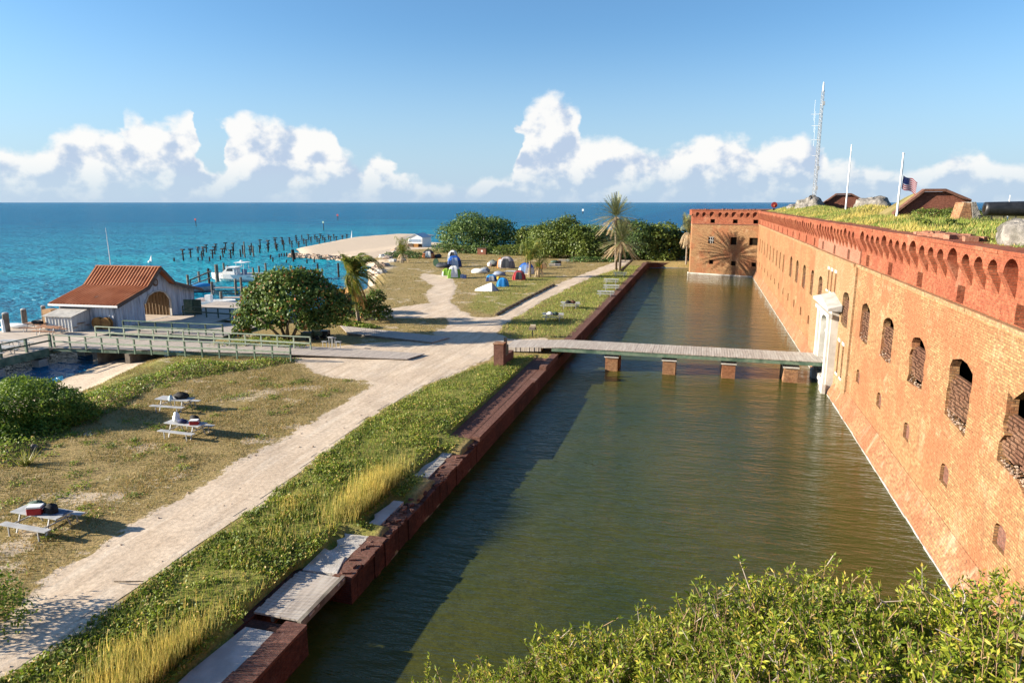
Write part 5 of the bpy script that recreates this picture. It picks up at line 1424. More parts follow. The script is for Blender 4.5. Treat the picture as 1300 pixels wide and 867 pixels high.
sp1, sp2 = [], []
for i, (px, py) in enumerate(edge):
    D = 3.7 + 0.5 * math.sin(i * 1.3)
    (sp1 if i < 10 else sp2).append(spot(px, py + 6, D, 0.34))
    for j, (ddy, dd) in enumerate(((30, 3.3), (62, 2.95), (95, 2.65), (130, 2.4))):
        if py + ddy < 905: (sp1 if i < 10 else sp2).append(spot(px + random.uniform(-18, 18) + j * 6, py + ddy, dd, 0.30))
fore_bush('leafy_shrub', 'closest leafy shrub of small yellow green leaves, left sloping part', sp1, 3)
fore_bush('leafy_shrub', 'closest leafy shrub with tangled grey twigs below the fort wall', sp2, 4)
# ------------------------------------------------------------------ dock, boathouse and boats
ZD = 1.5
dk = thing('dock_platform', 'big sunlit concrete dock platform with green fascia carrying the boathouse', 'dock', (-64, 48, 0))
plat = [(-54.8, 24), (-54.8, 45.6), (-55.3, 53.3), (-49.5, 54.0), (-50.2, 66.5), (-52, 71), (-70, 71), (-68.8, 54.5), (-66.3, 50), (-67.5, 24)]
MB().prism(plat, ZD - 0.25, ZD).build('slab', noisy('dock_slab', (0.50, 0.43, 0.36), (0.42, 0.36, 0.30), 0.6, 0.9, 0.15, c3=(0.36, 0.30, 0.25), scale3=1.2, stretch=(0.4, 3, 1)), dk)
mb = MB(); mb.box2((-54.8, 24, 0.82), (-54.66, 45.5, ZD - 0.04)); mb.box2((-55.2, 45.75, 0.85), (-55.06, 53.2, ZD - 0.04)); mb.box2((-50.0, 54.1, 0.9), (-49.8, 66, ZD - 0.04)); mb.build('fascia', M['green_paint'], dk)
for k, y in enumerate((29.5, 33.2, 37, 41, 44.9, 49.5)):
    MB().box2((-55.6, y - 0.42, -0.8), (-54.75, y + 0.42, 0.62)).build('support_block', M['grey_stone'], dk)
def plank_deck(name, label, poly, z, z0, mat, along, cat='boardwalk'):
    """deck built of cross planks clipped to a four sided outline (a0, a1 near edge; b0, b1 far edge)"""
    a0, a1, b0, b1 = [Vector((*p, 0)) for p in poly]
    t = thing(name, label, cat, (a0.x, a0.y, z0))
    L = (a1 - a0).length; n = int(L / 0.22); mb = MB()
    for k in range(n):
        f0, f1 = k / n, (k + 0.9) / n
        p = [a0.lerp(a1, f0), a0.lerp(a1, f1), b0.lerp(b1, f1), b0.lerp(b1, f0)]
        zz = z(k / n) if callable(z) else z; zz += random.uniform(-.006, .006)
        mb.add([(q.x, q.y, zz - .06) for q in p] + [(q.x, q.y, zz) for q in p], [(0, 3, 2, 1), (4, 5, 6, 7), (0, 1, 5, 4), (1, 2, 6, 5), (2, 3, 7, 6), (3, 0, 4, 7)])
    mb.build('planks', mat, t)
    return t
bw_ = plank_deck('boardwalk', 'long grey plank boardwalk from the sandy track to the dock', [(-23.0, 50.6), (-54.6, 45.75), (-22.4, 52.9), (-54.9, 51.3)], lambda f: 1.36 + 0.16 * min(1, f * 2.6), 1.3, M['deck'], None)
# landward half is a little narrower than the dock end
mb = MB(); mb.bar((-33, 49.0, 1.24), (-54.6, 45.9, 1.30), 0.14, 0.26); mb.bar((-33, 51.6, 1.24), (-54.8, 51.2, 1.30), 0.14, 0.26); mb.build('stringer', M['green_paint'], bw_)
for x in (-47.5, -51.0):
    mb = MB().box2((x - .25, 46.7, -.6), (x + .25, 50.6, 1.15)); mb.build('support', M['post'], bw_)
def railing(name, label, p0, p1, n, h, zf, mat, rmat, post=0.11, mid=True):
    t = thing(name, label, 'railing', (p0[0], p0[1], zf))
    p0 = Vector((*p0, zf)); p1 = Vector((*p1, zf))
    for k in range(n):
        q = p0.lerp(p1, k / (n - 1)); MB().bar((q.x, q.y, zf - 0.25), (q.x, q.y, zf + h), post).build('post', mat, t)
    o_ = Vector((0, 0, h + 0.035)); MB().bar(p0 + o_, p1 + o_, 0.2, 0.06).build('handrail', rmat, t)
    if mid: o_ = Vector((0, -0.08, h * 0.52)); MB().bar(p0 + o_, p1 + o_, 0.045, 0.14).build('mid_rail', rmat, t)
    return t
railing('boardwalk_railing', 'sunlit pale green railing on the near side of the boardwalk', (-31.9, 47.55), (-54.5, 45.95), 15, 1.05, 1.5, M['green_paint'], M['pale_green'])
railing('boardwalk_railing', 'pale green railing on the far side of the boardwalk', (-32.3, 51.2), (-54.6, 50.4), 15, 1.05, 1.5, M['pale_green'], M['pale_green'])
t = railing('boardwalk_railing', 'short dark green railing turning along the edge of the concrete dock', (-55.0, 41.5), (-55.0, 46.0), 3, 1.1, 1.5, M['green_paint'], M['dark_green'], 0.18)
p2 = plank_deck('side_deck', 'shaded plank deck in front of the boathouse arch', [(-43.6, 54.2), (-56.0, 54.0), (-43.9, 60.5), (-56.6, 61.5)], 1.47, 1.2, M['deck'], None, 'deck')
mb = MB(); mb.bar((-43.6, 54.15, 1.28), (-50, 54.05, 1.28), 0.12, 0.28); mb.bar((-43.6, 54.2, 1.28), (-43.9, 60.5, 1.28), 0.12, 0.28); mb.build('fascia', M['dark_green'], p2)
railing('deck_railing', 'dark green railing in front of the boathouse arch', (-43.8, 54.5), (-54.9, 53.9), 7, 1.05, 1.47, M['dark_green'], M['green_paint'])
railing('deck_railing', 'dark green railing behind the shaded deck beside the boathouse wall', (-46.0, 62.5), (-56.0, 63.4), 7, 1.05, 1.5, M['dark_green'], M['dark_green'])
plank_deck('back_deck', 'dim plank deck with dark panels behind the boathouse', [(-46.0, 62.2), (-58.5, 63.2), (-50.0, 74.0), (-60.5, 74.5)], 1.44, 1.2, M['deck'], None, 'deck')
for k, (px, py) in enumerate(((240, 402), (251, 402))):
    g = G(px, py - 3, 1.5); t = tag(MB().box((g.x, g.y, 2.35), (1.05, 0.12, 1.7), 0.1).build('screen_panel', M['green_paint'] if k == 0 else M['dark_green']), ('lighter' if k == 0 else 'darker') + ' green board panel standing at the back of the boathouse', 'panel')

# boathouse
BO, BPHI, BLn, BW, HR, HE, BOV, WK, HK, RV = (-56.53, 54.69), 0.081, 6.32, 12.53, 5.60, 2.37, 0.55, 2.159, 3.675, 0.862
bh = thing('boathouse', 'boathouse with flared rusty metal roof, pale board walls and arched opening', 'boathouse', (BO[0], BO[1], ZD))
cu, su = math.cos(BPHI), math.sin(BPHI)
def bw3(u, v, z): return (BO[0] + cu * u - su * v, BO[1] + su * u + cu * v, ZD + z)
half = BW / 2
gab = [(0, 0), (BW, 0), (BW, HE + .12), (half + WK, HK - .05), (half, HR - .08), (half - WK, HK - .05), (0, HE + .12)]
op = [(4.2, 0.02), (8.3, 0.02), (8.3, 1.9), (7.6, 2.75), (6.7, 3.05), (5.8, 3.05), (4.9, 2.75), (4.2, 1.9)]
def inner(off): return lambda v, z, d: bw3(off - d, v, z)
for off, holes, nm in ((0.0, [op], 'gable_wall'), (-BLn, [[(v - 1.6 if v < 6 else v, z) for v, z in op]], 'back_gable_wall')):
    mb = MB(); mb.sheet(gab, holes, inner(off), 0.0, 0.15, back=True)
    if off == 0.0:
        v = 0.2
        while v < BW:
            # height of the gable at v
            d = abs(v - half); zt = HR - (HR - HK) * d / WK if d < WK else HK - (HK - HE) * (d - WK) / (half - WK)
            z0 = 0.02
            if 4.1 < v < 8.4: z0 = 3.1
            mb.bar(bw3(0.02, v, z0), bw3(0.02, v, zt - .15), 0.05, 0.04); v += 0.42
    mb.build(nm, M['board'], bh)
# arch trim
mb = MB()
for a, b_ in zip(op[1:], op[2:]): mb.bar(bw3(0.04, *a), bw3(0.04, *b_), 0.1, 0.16)
mb.build('arch_trim', M['white_stone'], bh)
for v in (0.0, BW):
    s = 1 if v == 0 else -1
    mb = MB(); mb.sheet([(0, 0), (-BLn, 0), (-BLn, HE + .2), (0, HE + .2)], [], lambda u, z, d: bw3(u, v + s * d, z), 0.0, 0.12, back=True)
    for k in range(15): mb.bar(bw3(-0.2 - k * 0.43, v - s * 0.02, 0), bw3(-0.2 - k * 0.43, v - s * 0.02, HE), 0.05, 0.04)
    mb.build('side_wall', M['board'], bh)
# inside partition wall of ochre boards, lit through the seaward opening
mb = MB(); mb.sheet([(-0.25, 0), (-BLn + .2, 0), (-BLn + .2, 3.4), (-0.25, 3.4)], [], lambda u, z, d: bw3(u, 8.6 + d, z), 0.0, 0.1, back=True)
for k in range(14): mb.bar(bw3(-0.4 - k * 0.42, 8.57, 0), bw3(-0.4 - k * 0.42, 8.57, 3.3), 0.06, 0.06)
mb.build('partition', plain('tan_boards', (0.20, 0.135, 0.075)), bh)
def facet(v0, z0, v1, z1, ribs, nm):
    mb = MB(); u0, u1 = RV, -BLn - RV
    a, b_, c_, d_ = bw3(u0, v0, z0), bw3(u1, v0, z0), bw3(u1, v1, z1), bw3(u0, v1, z1)
    th = 0.07
    mb.add([a, b_, c_, d_] + [(q[0], q[1], q[2] + th) for q in (a, b_, c_, d_)], [(0, 1, 2, 3), (7, 6, 5, 4), (0, 4, 5, 1), (1, 5, 6, 2), (2, 6, 7, 3), (3, 7, 4, 0)])
    for k in range(ribs):
        u = u0 + (u1 - u0) * (k + 0.5) / ribs
        p = Vector(bw3(u, v0, z0 + th + 0.035)); q = Vector(bw3(u, v1, z1 + th + 0.035)); mb.bar(p, q, 0.11, 0.16)
    return mb.build(nm, M['rust'], bh)
RB = 21
facet(-BOV, HE, half - WK, HK, RB, 'roof'); facet(half - WK, HK, half, HR, RB, 'roof'); facet(half, HR, half + WK, HK, RB, 'roof'); facet(half + WK, HK, BW + BOV, HE, RB, 'roof')
for u in (RV + .02, -BLn - RV - .02):
    mb = MB()
    for (va, za), (vb, zb) in zip([(-BOV, HE), (half - WK, HK), (half, HR), (half + WK, HK)], [(half - WK, HK), (half, HR), (half + WK, HK), (BW + BOV, HE)]):
        mb.bar(bw3(u, va, za - 0.06), bw3(u, vb, zb - 0.06), 0.05, 0.26)
    mb.build('barge_board', M['trim'], bh)

mb = MB().bar(bw3(RV, -BOV - .03, HE - .03), bw3(-BLn - RV, -BOV - .03, HE - .03), 0.05, 0.2); mb.build('eave_board', M['white'], bh)
mb = MB().bar(bw3(RV, half, HR + .1), bw3(-BLn - RV, half, HR + .1), 0.3, 0.07); mb.build('ridge_cap', M['rust'], bh)
pq = bw3(0.09, half - .2, 4.15); mb = MB()
mb.tube([bw3(0.03, half - .1, 4.0), bw3(0.10, half - .1, 4.0)], [0.42, 0.42], 14); plq = mb.build('round_plaque', plain('plaque_brown', (0.16, 0.08, 0.05)), bh)
mb = MB(); mb.tube([bw3(0.102, half - .1, 4.0), bw3(0.125, half - .1, 4.0)], [0.26, 0.26], 12); mb.build('plaque_centre', plain('plaque_grey', (0.30, 0.27, 0.25)), plq)
mb = MB().box(bw3(0.06, half - .2, 4.85), (0.12, 0.3, 0.3), BPHI); mb.build('gable_vent', M['iron'], bh)
MB().box(bw3(-3.0, 1.3, 2.37 + 0.62), (0.45, 0.35, 0.14), BPHI).build('roof_vent', M['trim'], bh)
MB().tube([bw3(-5.6, half + .3, HR), bw3(-5.7, half + .3, HR + 4.2)], [0.04, 0.015], 6).build('whip_aerial', M['white'], bh)
# lean-to shed
ls = thing('lean_to_shed', 'low white board lean-to with grey lid under the boathouse eave', 'shed', bw3(-4, -1.2, 0))
mb = MB()
u0, u1, v0, v1 = -6.0, -2.9, -2.3, -0.06
vs = [bw3(u0, v0, 0), bw3(u1, v0, 0), bw3(u1, v1, 0), bw3(u0, v1, 0), bw3(u0, v0, 1.45), bw3(u1, v0, 1.45), bw3(u1, v1, 1.95), bw3(u0, v1, 1.95)]
mb.add(vs, [(0, 3, 2, 1), (4, 5, 6, 7), (0, 1, 5, 4), (1, 2, 6, 5), (2, 3, 7, 6), (3, 0, 4, 7)])
for k in range(9): mb.bar(bw3(u0 + .15 + k * 0.36, v0 - .02, 0), bw3(u0 + .15 + k * 0.36, v0 - .02, 1.4), 0.06, 0.04)
mb.build('wall', M['lit_board'], ls)
mb = MB(); vs = [bw3(u0 - .15, v0 - .2, 1.46), bw3(u1 + .15, v0 - .2, 1.46), bw3(u1 + .15, v1, 1.97), bw3(u0 - .15, v1, 1.97)]
mb.add(vs + [(x, y, z + .07) for x, y, z in vs], [(0, 1, 2, 3), (7, 6, 5, 4), (0, 4, 5, 1), (1, 5, 6, 2), (2, 6, 7, 3), (3, 7, 4, 0)]); mb.build('roof', M['grey_stone'], ls)
tag(MB().box(bw3(-7.0, -0.6, 0.95), (1.0, 0.9, 1.9), BPHI).build('plywood_crate', plain('plywood', (0.42, 0.25, 0.12))), 'tall plywood crate with paper notice at the corner of the boathouse', 'crate')
for k, u in enumerate((-1.7, -0.75)):
    rl_ = thing('hose_reel', ('darker' if k == 0 else 'lighter') + ' ochre reel leaning on the shaded boathouse wall', 'reel', bw3(u, -0.5, 0))
    mb = MB().tube([bw3(u, -0.62, 0.62), bw3(u, -0.52, 0.62)], [0.6, 0.6], 16); mb.tube([bw3(u, -0.3, 0.62), bw3(u, -0.2, 0.62)], [0.6, 0.6], 16); mb.build('flange', M['ochre'], rl_)
    MB().tube([bw3(u, -0.52, 0.62), bw3(u, -0.3, 0.62)], [0.38, 0.38], 14).build('coil', M['ochre'], rl_)
# mooring piles on the seaward edge of the dock
for px, pb, pt, r, lb in ((8, 421, 398, 0.30, 'thick mooring post with white lower half on the dock edge'), (31, 413, 393, 0.27, 'dark mooring post with pale cap beside the white kayak'), (56, 412, 389, 0.22, 'leaning brown mooring post nearest the boathouse')):
    g = G(px, pb, 1.5); tp = AY(px - 1.5, pt, g.y); t = thing('mooring_post', lb, 'post', (g.x, g.y, 0), 'mooring posts on the dock')
    MB().tube([(g.x, g.y, -0.8), tuple(tp)], [r, r * .92], 10).build('shaft', M['post'], t)
    MB().tube([tuple(tp), (tp.x, tp.y, tp.z + .1)], [r * 1.05, r * .6], 10).build('cap', M['white_stone'], t)
    if px == 8: MB().tube([(g.x + .03, g.y, 1.5), (g.x + .02, g.y, 2.75)], [r * 1.12, r * 1.1], 10).build('white_sleeve', M['white'], t)

# picnic tables --------------------------------------------------
def picnic_table(name, label, loc, rz, group, mat=None, L=2.35):
    t = thing(name, label, 'picnic table', loc, group)
    mat = mat or M['tabletop']
    def bx(nm, parts, m):
        mb = MB()
        for c, d in parts: mb.box(c, d)
        return mb.build(nm, m, t, world=False)
    bx('tabletop', [((0, y, 0.745), (L, 0.145, 0.045)) for y in (-0.31, -0.155, 0, 0.155, 0.31)], mat)
    for s in (-1, 1): bx('bench', [((0, s * 0.76 + y, 0.445), (L, 0.135, 0.04)) for y in (-0.075, 0.075)], mat)
    for x in (-0.75, 0.75):
        mb = MB()
        mb.bar((x, -0.3, 0.72), (x, -0.55, 0.0), 0.05); mb.bar((x, 0.3, 0.72), (x, 0.55, 0.0), 0.05)
        mb.bar((x, -0.88, 0.42), (x, 0.88, 0.42), 0.05); mb.bar((x, -0.33, 0.70), (x, 0.33, 0.70), 0.05)
        mb.bar((x, -0.84, 0.42), (x, -0.84, 0.0), 0.05); mb.bar((x, 0.84, 0.42), (x, 0.84, 0.0), 0.05); mb.bar((x * 0.2, 0, 0.70), (x, 0, 0.42), 0.04)
        mb.build('leg_frame', M['steel'], t, world=False)
    t.rotation_euler = (0, 0, rz)
    return t
pt0 = picnic_table('picnic_table', 'grey picnic table nearest the viewer with red cooler and dark bags', (-24.75, 19.35, ground_z(-24.75, 19.35)), R(-1), 'picnic tables on the dry field')
dup(pt0, (-27.3, 30.3, ground_z(-27.3, 30.3)), R(-2), 'grey picnic table with white sack and red soft cooler')
dup(pt0, (-31.5, 34.25, ground_z(-31.5, 34.25)), R(3), 'grey picnic table with black bag and towel nearest the shoreline vines')
MT = [((702, 404), 'moat side picnic table nearest the bridge, piled with dark gear', 8), ((724, 389), 'moat side picnic table with dark bags, second from the bridge', 4), ((769, 374), 'long grey moat side picnic table, bare, third from the bridge', 2),
      ((776, 366), 'bare moat side picnic table between the long one and the sunlit pair', 0), ((776, 358), 'second picnic table from the date palms', 0), ((787, 349), 'picnic table closest to the date palms', 0)]
for (px, py), lb, a in MT:
    g = G(px, py + 2, 1.25); dup(pt0, (g.x, g.y, ground_z(g.x, g.y)), R(a), lb, 'picnic tables beside the moat')
for (px, py), lb in (((18, 443), 'grey steel picnic table on the concrete dock nearest the green railing'), ((-2, 452), 'picnic table cut by the frame edge on the concrete dock')):
    g = G(px, py, 1.5); dup(pt0, (g.x, g.y, 1.5), R(12), lb, 'picnic tables on the dock')
bt0 = picnic_table('picnic_table', 'orange brown picnic table behind the dock with black gear on top', (-63.2, 51.7, 1.5), R(5), 'brown picnic tables on the dock', plain('brown_boards', (0.34, 0.17, 0.09)), 2.4)
dup(bt0, (-60.3, 50.6, 1.5), R(4), 'orange brown bare picnic table in the middle of the dock')
dup(bt0, (-60.2, 53.0, 1.5), R(6), 'orange brown picnic table closest to the plywood crate')

# things on tables and on the ground -----------------------------
def lump(name, label, cat, c, r, mat, jit=0.35, group=None):
    mb = MB(); mb.ball((0, 0, 0), r, 10, 7, jit=jit); mb.v = [(c[0] + x, c[1] + y, c[2] + r[2] * .55 + max(z, -r[2] * .5)) for x, y, z in mb.v]
    return tag(mb.build(name, mat, None, smooth=True), label, cat, group)
def cooler(label, c, d, rz, body, lid, cat='cooler'):
    t = thing('cooler', label, cat, c, None, rz)
    mb = MB().box((0, 0, d[2] * .38), (d[0], d[1], d[2] * .76)); mb.build('body', body, t, world=False, bevel=0.015)
    mb = MB().box((0, 0, d[2] * .88), (d[0] * 1.04, d[1] * 1.06, d[2] * .22)); mb.build('lid', lid, t, world=False, bevel=0.015)
    mb = MB().bar((-d[0] * .54, -.07, d[2] * .6), (-d[0] * .54, .07, d[2] * .6), .03); mb.bar((d[0] * .54, -.07, d[2] * .6), (d[0] * .54, .07, d[2] * .6), .03); mb.build('handle', lid, t, world=False)
    return t
redm = plain('cooler_red', (0.42, 0.03, 0.03), 0.5)
z1 = ground_z(-24.75, 19.35) + 0.77
cooler('red cooler with white lid on the nearest picnic table', (-24.75, 19.1, z1), (0.52, 0.32, 0.36), R(25), redm, M['white'])
lump('dark_cover', 'dark green cover heaped behind the red cooler', 'cover', (-25.1, 19.5, z1), (0.45, 0.25, 0.2), M['dark_green'], 0.4)
lump('backpack', 'black backpack right of the red cooler', 'backpack', (-24.25, 19.35, z1), (0.32, 0.24, 0.24), M['black'])
tag(MB().box((-23.85, 19.4, z1 + .02), (0.45, 0.4, 0.04), 0.2).build('blue_mat', plain('slate_blue', (0.10, 0.13, 0.20))), 'folded slate blue mat at the end of the nearest table', 'mat')
z2 = ground_z(-27.3, 30.3) + 0.77
lump('white_sack', 'upright white sack at the left end of the middle table', 'sack', (-27.95, 30.35, z2), (0.22, 0.18, 0.34), M['white'], 0.25)
lump('blue_bag', 'dark blue bag beside the upright white sack', 'bag', (-27.45, 30.2, z2), (0.32, 0.2, 0.16), plain('navy', (0.02, 0.03, 0.09)))
lump('backpack', 'black backpack standing at the back of the middle table', 'backpack', (-26.85, 30.5, z2), (0.34, 0.24, 0.26), M['black'])
cooler('red soft cooler with white top on the middle table', (-26.6, 30.15, z2), (0.45, 0.30, 0.28), R(20), redm, M['white'])
z3 = ground_z(-31.5, 34.25) + 0.77
lump('duffel_bag', 'large black duffel bag on the table nearest the vines', 'bag', (-31.1, 34.35, z3), (0.52, 0.28, 0.26), M['black'])
lump('towel', 'white and pale blue towel hanging over the front of the table nearest the vines', 'towel', (-31.55, 33.95, z3 - .12), (0.16, 0.12, 0.26), plain('towel_blue', (0.45, 0.58, 0.64)))
for k, ((px, py), lb) in enumerate((((698, 400), 'white bag on the moat side table nearest the bridge'), ((705, 400), 'dark green bag on the moat side table nearest the bridge'), ((721, 385), 'black box on the second moat side table'), ((727, 385), 'brown bag on the second moat side table'))):
    g = G(px, py, 2.0); lump('bag', lb, 'bag', (g.x, g.y, 1.98), (0.36, 0.26, 0.24), (M['white'], M['dark_green'], M['black'], plain('bag_brown', (0.12, 0.06, 0.04)))[k])
lump('life_vest_heap', 'heap of black and orange gear on the back dock table', 'gear', (-63.0, 51.6, 2.27), (0.8, 0.3, 0.22), M['black'])
lump('orange_gear', 'small orange float beside the black gear on the dock', 'float', (-61.5, 52.9, 2.27), (0.28, 0.22, 0.2), plain('orange', (0.5, 0.12, 0.03)))
kb = MB(); kc = G(22, 417, 1.5)
kb.tube([(kc.x - 1.3, kc.y - .3, 1.85), (kc.x - .8, kc.y - .15, 1.80), (kc.x, kc.y, 1.78), (kc.x + .8, kc.y + .15, 1.82), (kc.x + 1.3, kc.y + .3, 1.95)], [0.04, 0.22, 0.28, 0.2, 0.04], 10)
tag(kb.build('kayak', M['white'], None, smooth=True), 'white kayak lying behind the dark mooring post', 'kayak')

# ---- finger docks and boats
for nm, a, lb in (('finger_pier', ((-63.8, 79.6), (-55.5, 82.2)), 'shaded finger pier with low pale deck behind the back deck'), ('finger_pier', ((-72.5, 88.6), (-62.0, 91.6)), 'second finger pier with green horizontal rails'), ('finger_pier', ((-85.0, 108.5), (-68.0, 113.0)), 'outer finger pier behind the white cabin boat')):
    p, q = Vector((*a[0], 0)), Vector((*a[1], 0)); d = (q - p).normalized(); nrm = Vector((-d.y, d.x, 0)); w_ = 1.6
    t = thing(nm, lb, 'pier', (p.x, p.y, 0))
    mb = MB(); n = int((q - p).length / 0.25)
    for k in range(n):
        c = p + d * (k + .5) * 0.25; mb.box((c.x + nrm.x * .8, c.y + nrm.y * .8, 1.0), (0.22, w_, 0.07), math.atan2(d.y, d.x))
    mb.build('deck', M['deck'], t)
    mb = MB()
    for z in (0.62, 0.25): mb.bar(p + Vector((0, 0, z)), q + Vector((0, 0, z)), 0.08, 0.2)
    mb.build('rail', M['green_paint'], t)
    for k in range(4):
        c = p.lerp(q, k / 3); MB().tube([(c.x, c.y, -.8), (c.x + .05, c.y, random.uniform(1.9, 2.7))], [0.2, 0.18], 8).build('pile', M['post'], t)
for k, ((px, pb, pt), lb) in enumerate((((240, 372, 349), 'pale square post at the left end of the boat slips'), ((254, 366, 345), 'short post behind the pale square post'), ((266, 362, 341), 'dark post left of the cabin boat bow'), ((276, 356, 336), 'thick double post at the bow of the cabin boat'), ((285, 350, 334), 'thin post behind the cabin boat'),
      ((307, 371, 352), 'sunlit yellowish post in front of the cabin boat'), ((330, 366, 355), 'post at the stern of the cabin boat'), ((322, 352, 340), 'post with dark top beside the boat stern'), ((338, 348, 334), 'tall post right of the boats against the lagoon'), ((404, 352, 335), 'lone mooring pile in the lagoon above the sea grape'), ((430, 350, 334), 'second lone pile in the lagoon near the palm'))):
    g = G(px, pb, 0.3); tp = AY(px, pt, g.y); r_ = 0.2 if k != 3 else 0.34
    tag(MB().tube([(g.x, g.y, -.8), (g.x, g.y, max(tp.z, 1.6))], [r_, r_ * .9], 9).build('mooring_pile', M['post'] if k not in (2, 9, 10) else M['pile']), lb, 'mooring pile', 'mooring piles around the boat slips')
t = MB(); g0 = G(243, 372, 0.3); g1 = AY(268, 347, g0.y + 3); t.bar((g0.x, g0.y, 2.3), (g1.x, g0.y + 3, 3.4), 0.14, 0.2)
gg = thing('gangway', 'sloping wooden gangway between posts at the left of the boat slips', 'gangway', (g0.x, g0.y, 0)); t.build('beam', M['post'], gg)
MB().bar((g0.x, g0.y, 1.5), (g1.x, g0.y + 3, 2.4), 0.14, 0.14).build('lower_beam', M['post'], gg); MB().bar((g0.x, g0.y, 0.2), (g0.x, g0.y, 2.4), 0.16).build('post', M['post'], gg)

def hull(mb, L, W, H, bow=0.35, n=12):
    """open boat hull, bow at +x, keel at z=0"""
    rings = []
    for k in range(n + 1):
        f = k / n; x = -L / 2 + L * f
        w = W / 2 * (1 - max(0, (f - (1 - bow)) / bow) ** 2.0) * (0.92 + 0.08 * min(1, f * 4)); sh = H * (1 + 0.22 * f * f); kz = 0.0 + 0.45 * H * max(0, (f - .7) / .3) ** 2
        rings.append([(x, -w, sh), (x, -w * .92, sh * .45 + kz * .4), (x, -w * .45, kz + .04), (x, 0, kz), (x, w * .45, kz + .04), (x, w * .92, sh * .45 + kz * .4), (x, w, sh), (x, w * .86, sh), (x, w * .82, sh * .55), (x, -w * .82, sh * .55), (x, -w * .86, sh)])
    o = []; m_ = len(rings[0])
    for r in rings: o += r
    fs = [(k * m_ + j, k * m_ + (j + 1) % m_, (k + 1) * m_ + (j + 1) % m_, (k + 1) * m_ + j) for k in range(n) for j in range(m_)]
    fs.append(tuple(range(m_))); mb.add(o, fs); return mb
def boat(name, label, c, rz, L, W, H, kind):
    t = thing(name, label, 'boat', (c[0], c[1], -0.15), None, rz)
    hull(MB(), L, W, H).build('hull', M['white'], t, world=False)
    mb = MB()
    for s in (-1, 1): mb.bar((-L / 2, s * W * .46, H * .80), (L * .2, s * W * .47, H * .88), 0.05, 0.10)
    mb.build('rub_rail', plain('boat_blue_grey', (0.10, 0.14, 0.2)), t, world=False)
    if kind == 'cabin':
        mb = MB(); prof = [(-0.6, H * .9), (-0.5, H + 1.25), (0.9, H + 1.2), (1.9, H + 0.35), (3.1, H + 0.12), (3.1, H * .9)]
        n = len(prof); w_ = W * .36
        mb.add([(x, -w_, z) for x, z in prof] + [(x, w_, z) for x, z in prof], [tuple(range(n)), tuple(range(n, 2 * n))] + [(k, (k + 1) % n, n + (k + 1) % n, n + k) for k in range(n)]); cab = mb.build('cabin', M['white'], t, world=False)
        mb = MB(); mb.add([(0.97, -w_ * .9, H + 1.16), (1.88, -w_ * .9, H + .42), (1.88, w_ * .9, H + .42), (0.97, w_ * .9, H + 1.16)], [(0, 1, 2, 3)])
        mb.v = [(x + .015, y, z + .02) for x, y, z in mb.v]
        for s in (-1, 1): mb.add([(-0.3, s * (w_ + .006), H + .65), (1.0, s * (w_ + .006), H + .65), (0.8, s * (w_ + .006), H + 1.08), (-0.25, s * (w_ + .006), H + 1.1)], [(0, 1, 2, 3)])
        mb.build('window', M['glass'], cab, world=False)
        MB().box((0.1, 0, H + 1.33), (2.0, W * .82, 0.09)).build('cabin_roof', M['white'], t, world=False)
        mb = MB()
        for x in (-2.4, -1.0):
            for s in (-1, 1): mb.bar((x, s * W * .34, H), (x + .1, s * W * .3, H + 2.15), 0.05)
        mb.build('tower_frame', M['white'], t, world=False)
        MB().box((-1.65, 0, H + 2.2), (2.1, W * .72, 0.08)).build('tower_top', M['white'], t, world=False)
        MB().ball((-1.5, 0, H + 2.4), (.25, .25, .2), 10, 6).build('radar', M['white'], t, world=False)
        MB().box((-2.0, 0.1, H + .5), (0.7, 0.6, 0.9)).build('console', plain('console_blue', (0.16, 0.22, 0.32)), t, world=False)
    else:
        MB().box((-0.3, 0, H + .35), (0.8, 0.7, 0.95)).build('console', M['white'], t, world=False)
        mb = MB()
        for s in (-1, 1): mb.bar((0.1, s * .3, H + .8), (0.35, s * .3, H + 1.4), 0.04)
        mb.bar((0.35, -.32, H + 1.4), (0.35, .32, H + 1.4), 0.05); mb.build('windscreen', M['steel'], t, world=False)
        MB().box((-1.5, 0, H + .1), (0.6, W * .6, 0.5)).build('seat', plain('seat_pink', (0.5, 0.42, 0.42)), t, world=False)
    for s in (-.35, .35) if kind == 'cabin' else (0,):
        MB().box((-L / 2 - .25, s, H * .95), (0.42, 0.34, 0.75)).build('outboard', M['iron'] if kind != 'cabin' else plain('outboard_grey', (.3, .31, .33)), t, world=False)
    return t
bA = boat('cabin_boat', 'white cabin motorboat with raised tower moored at the outer slip', (-81.6, 106.0), math.pi + .12, 9.0, 2.9, 1.35, 'cabin')
boat('open_motorboat', 'white open motorboat with console in the shaded inner slip', (-63.8, 77.6), .18, 7.2, 2.4, 1.05, 'open')
cvb = thing('covered_boat', 'small boat under a bright blue cover beside the sloping gangway', 'boat', (-77.0, 91.3, -.1), None, 0.5)
hull(MB(), 4.6, 1.9, .9).build('hull', plain('hull_grey', (.35, .36, .38)), cvb, world=False)
mb = MB(); mb.ball((0, 0, 1.0), (2.0, .95, .55), 14, 8); mb.v = [(x, y, max(z, .92)) for x, y, z in mb.v]; mb.build('cover', plain('cover_blue', (0.05, 0.30, 0.62)), cvb, world=False, smooth=True)
mb = MB(); g = G(365, 352, .3)
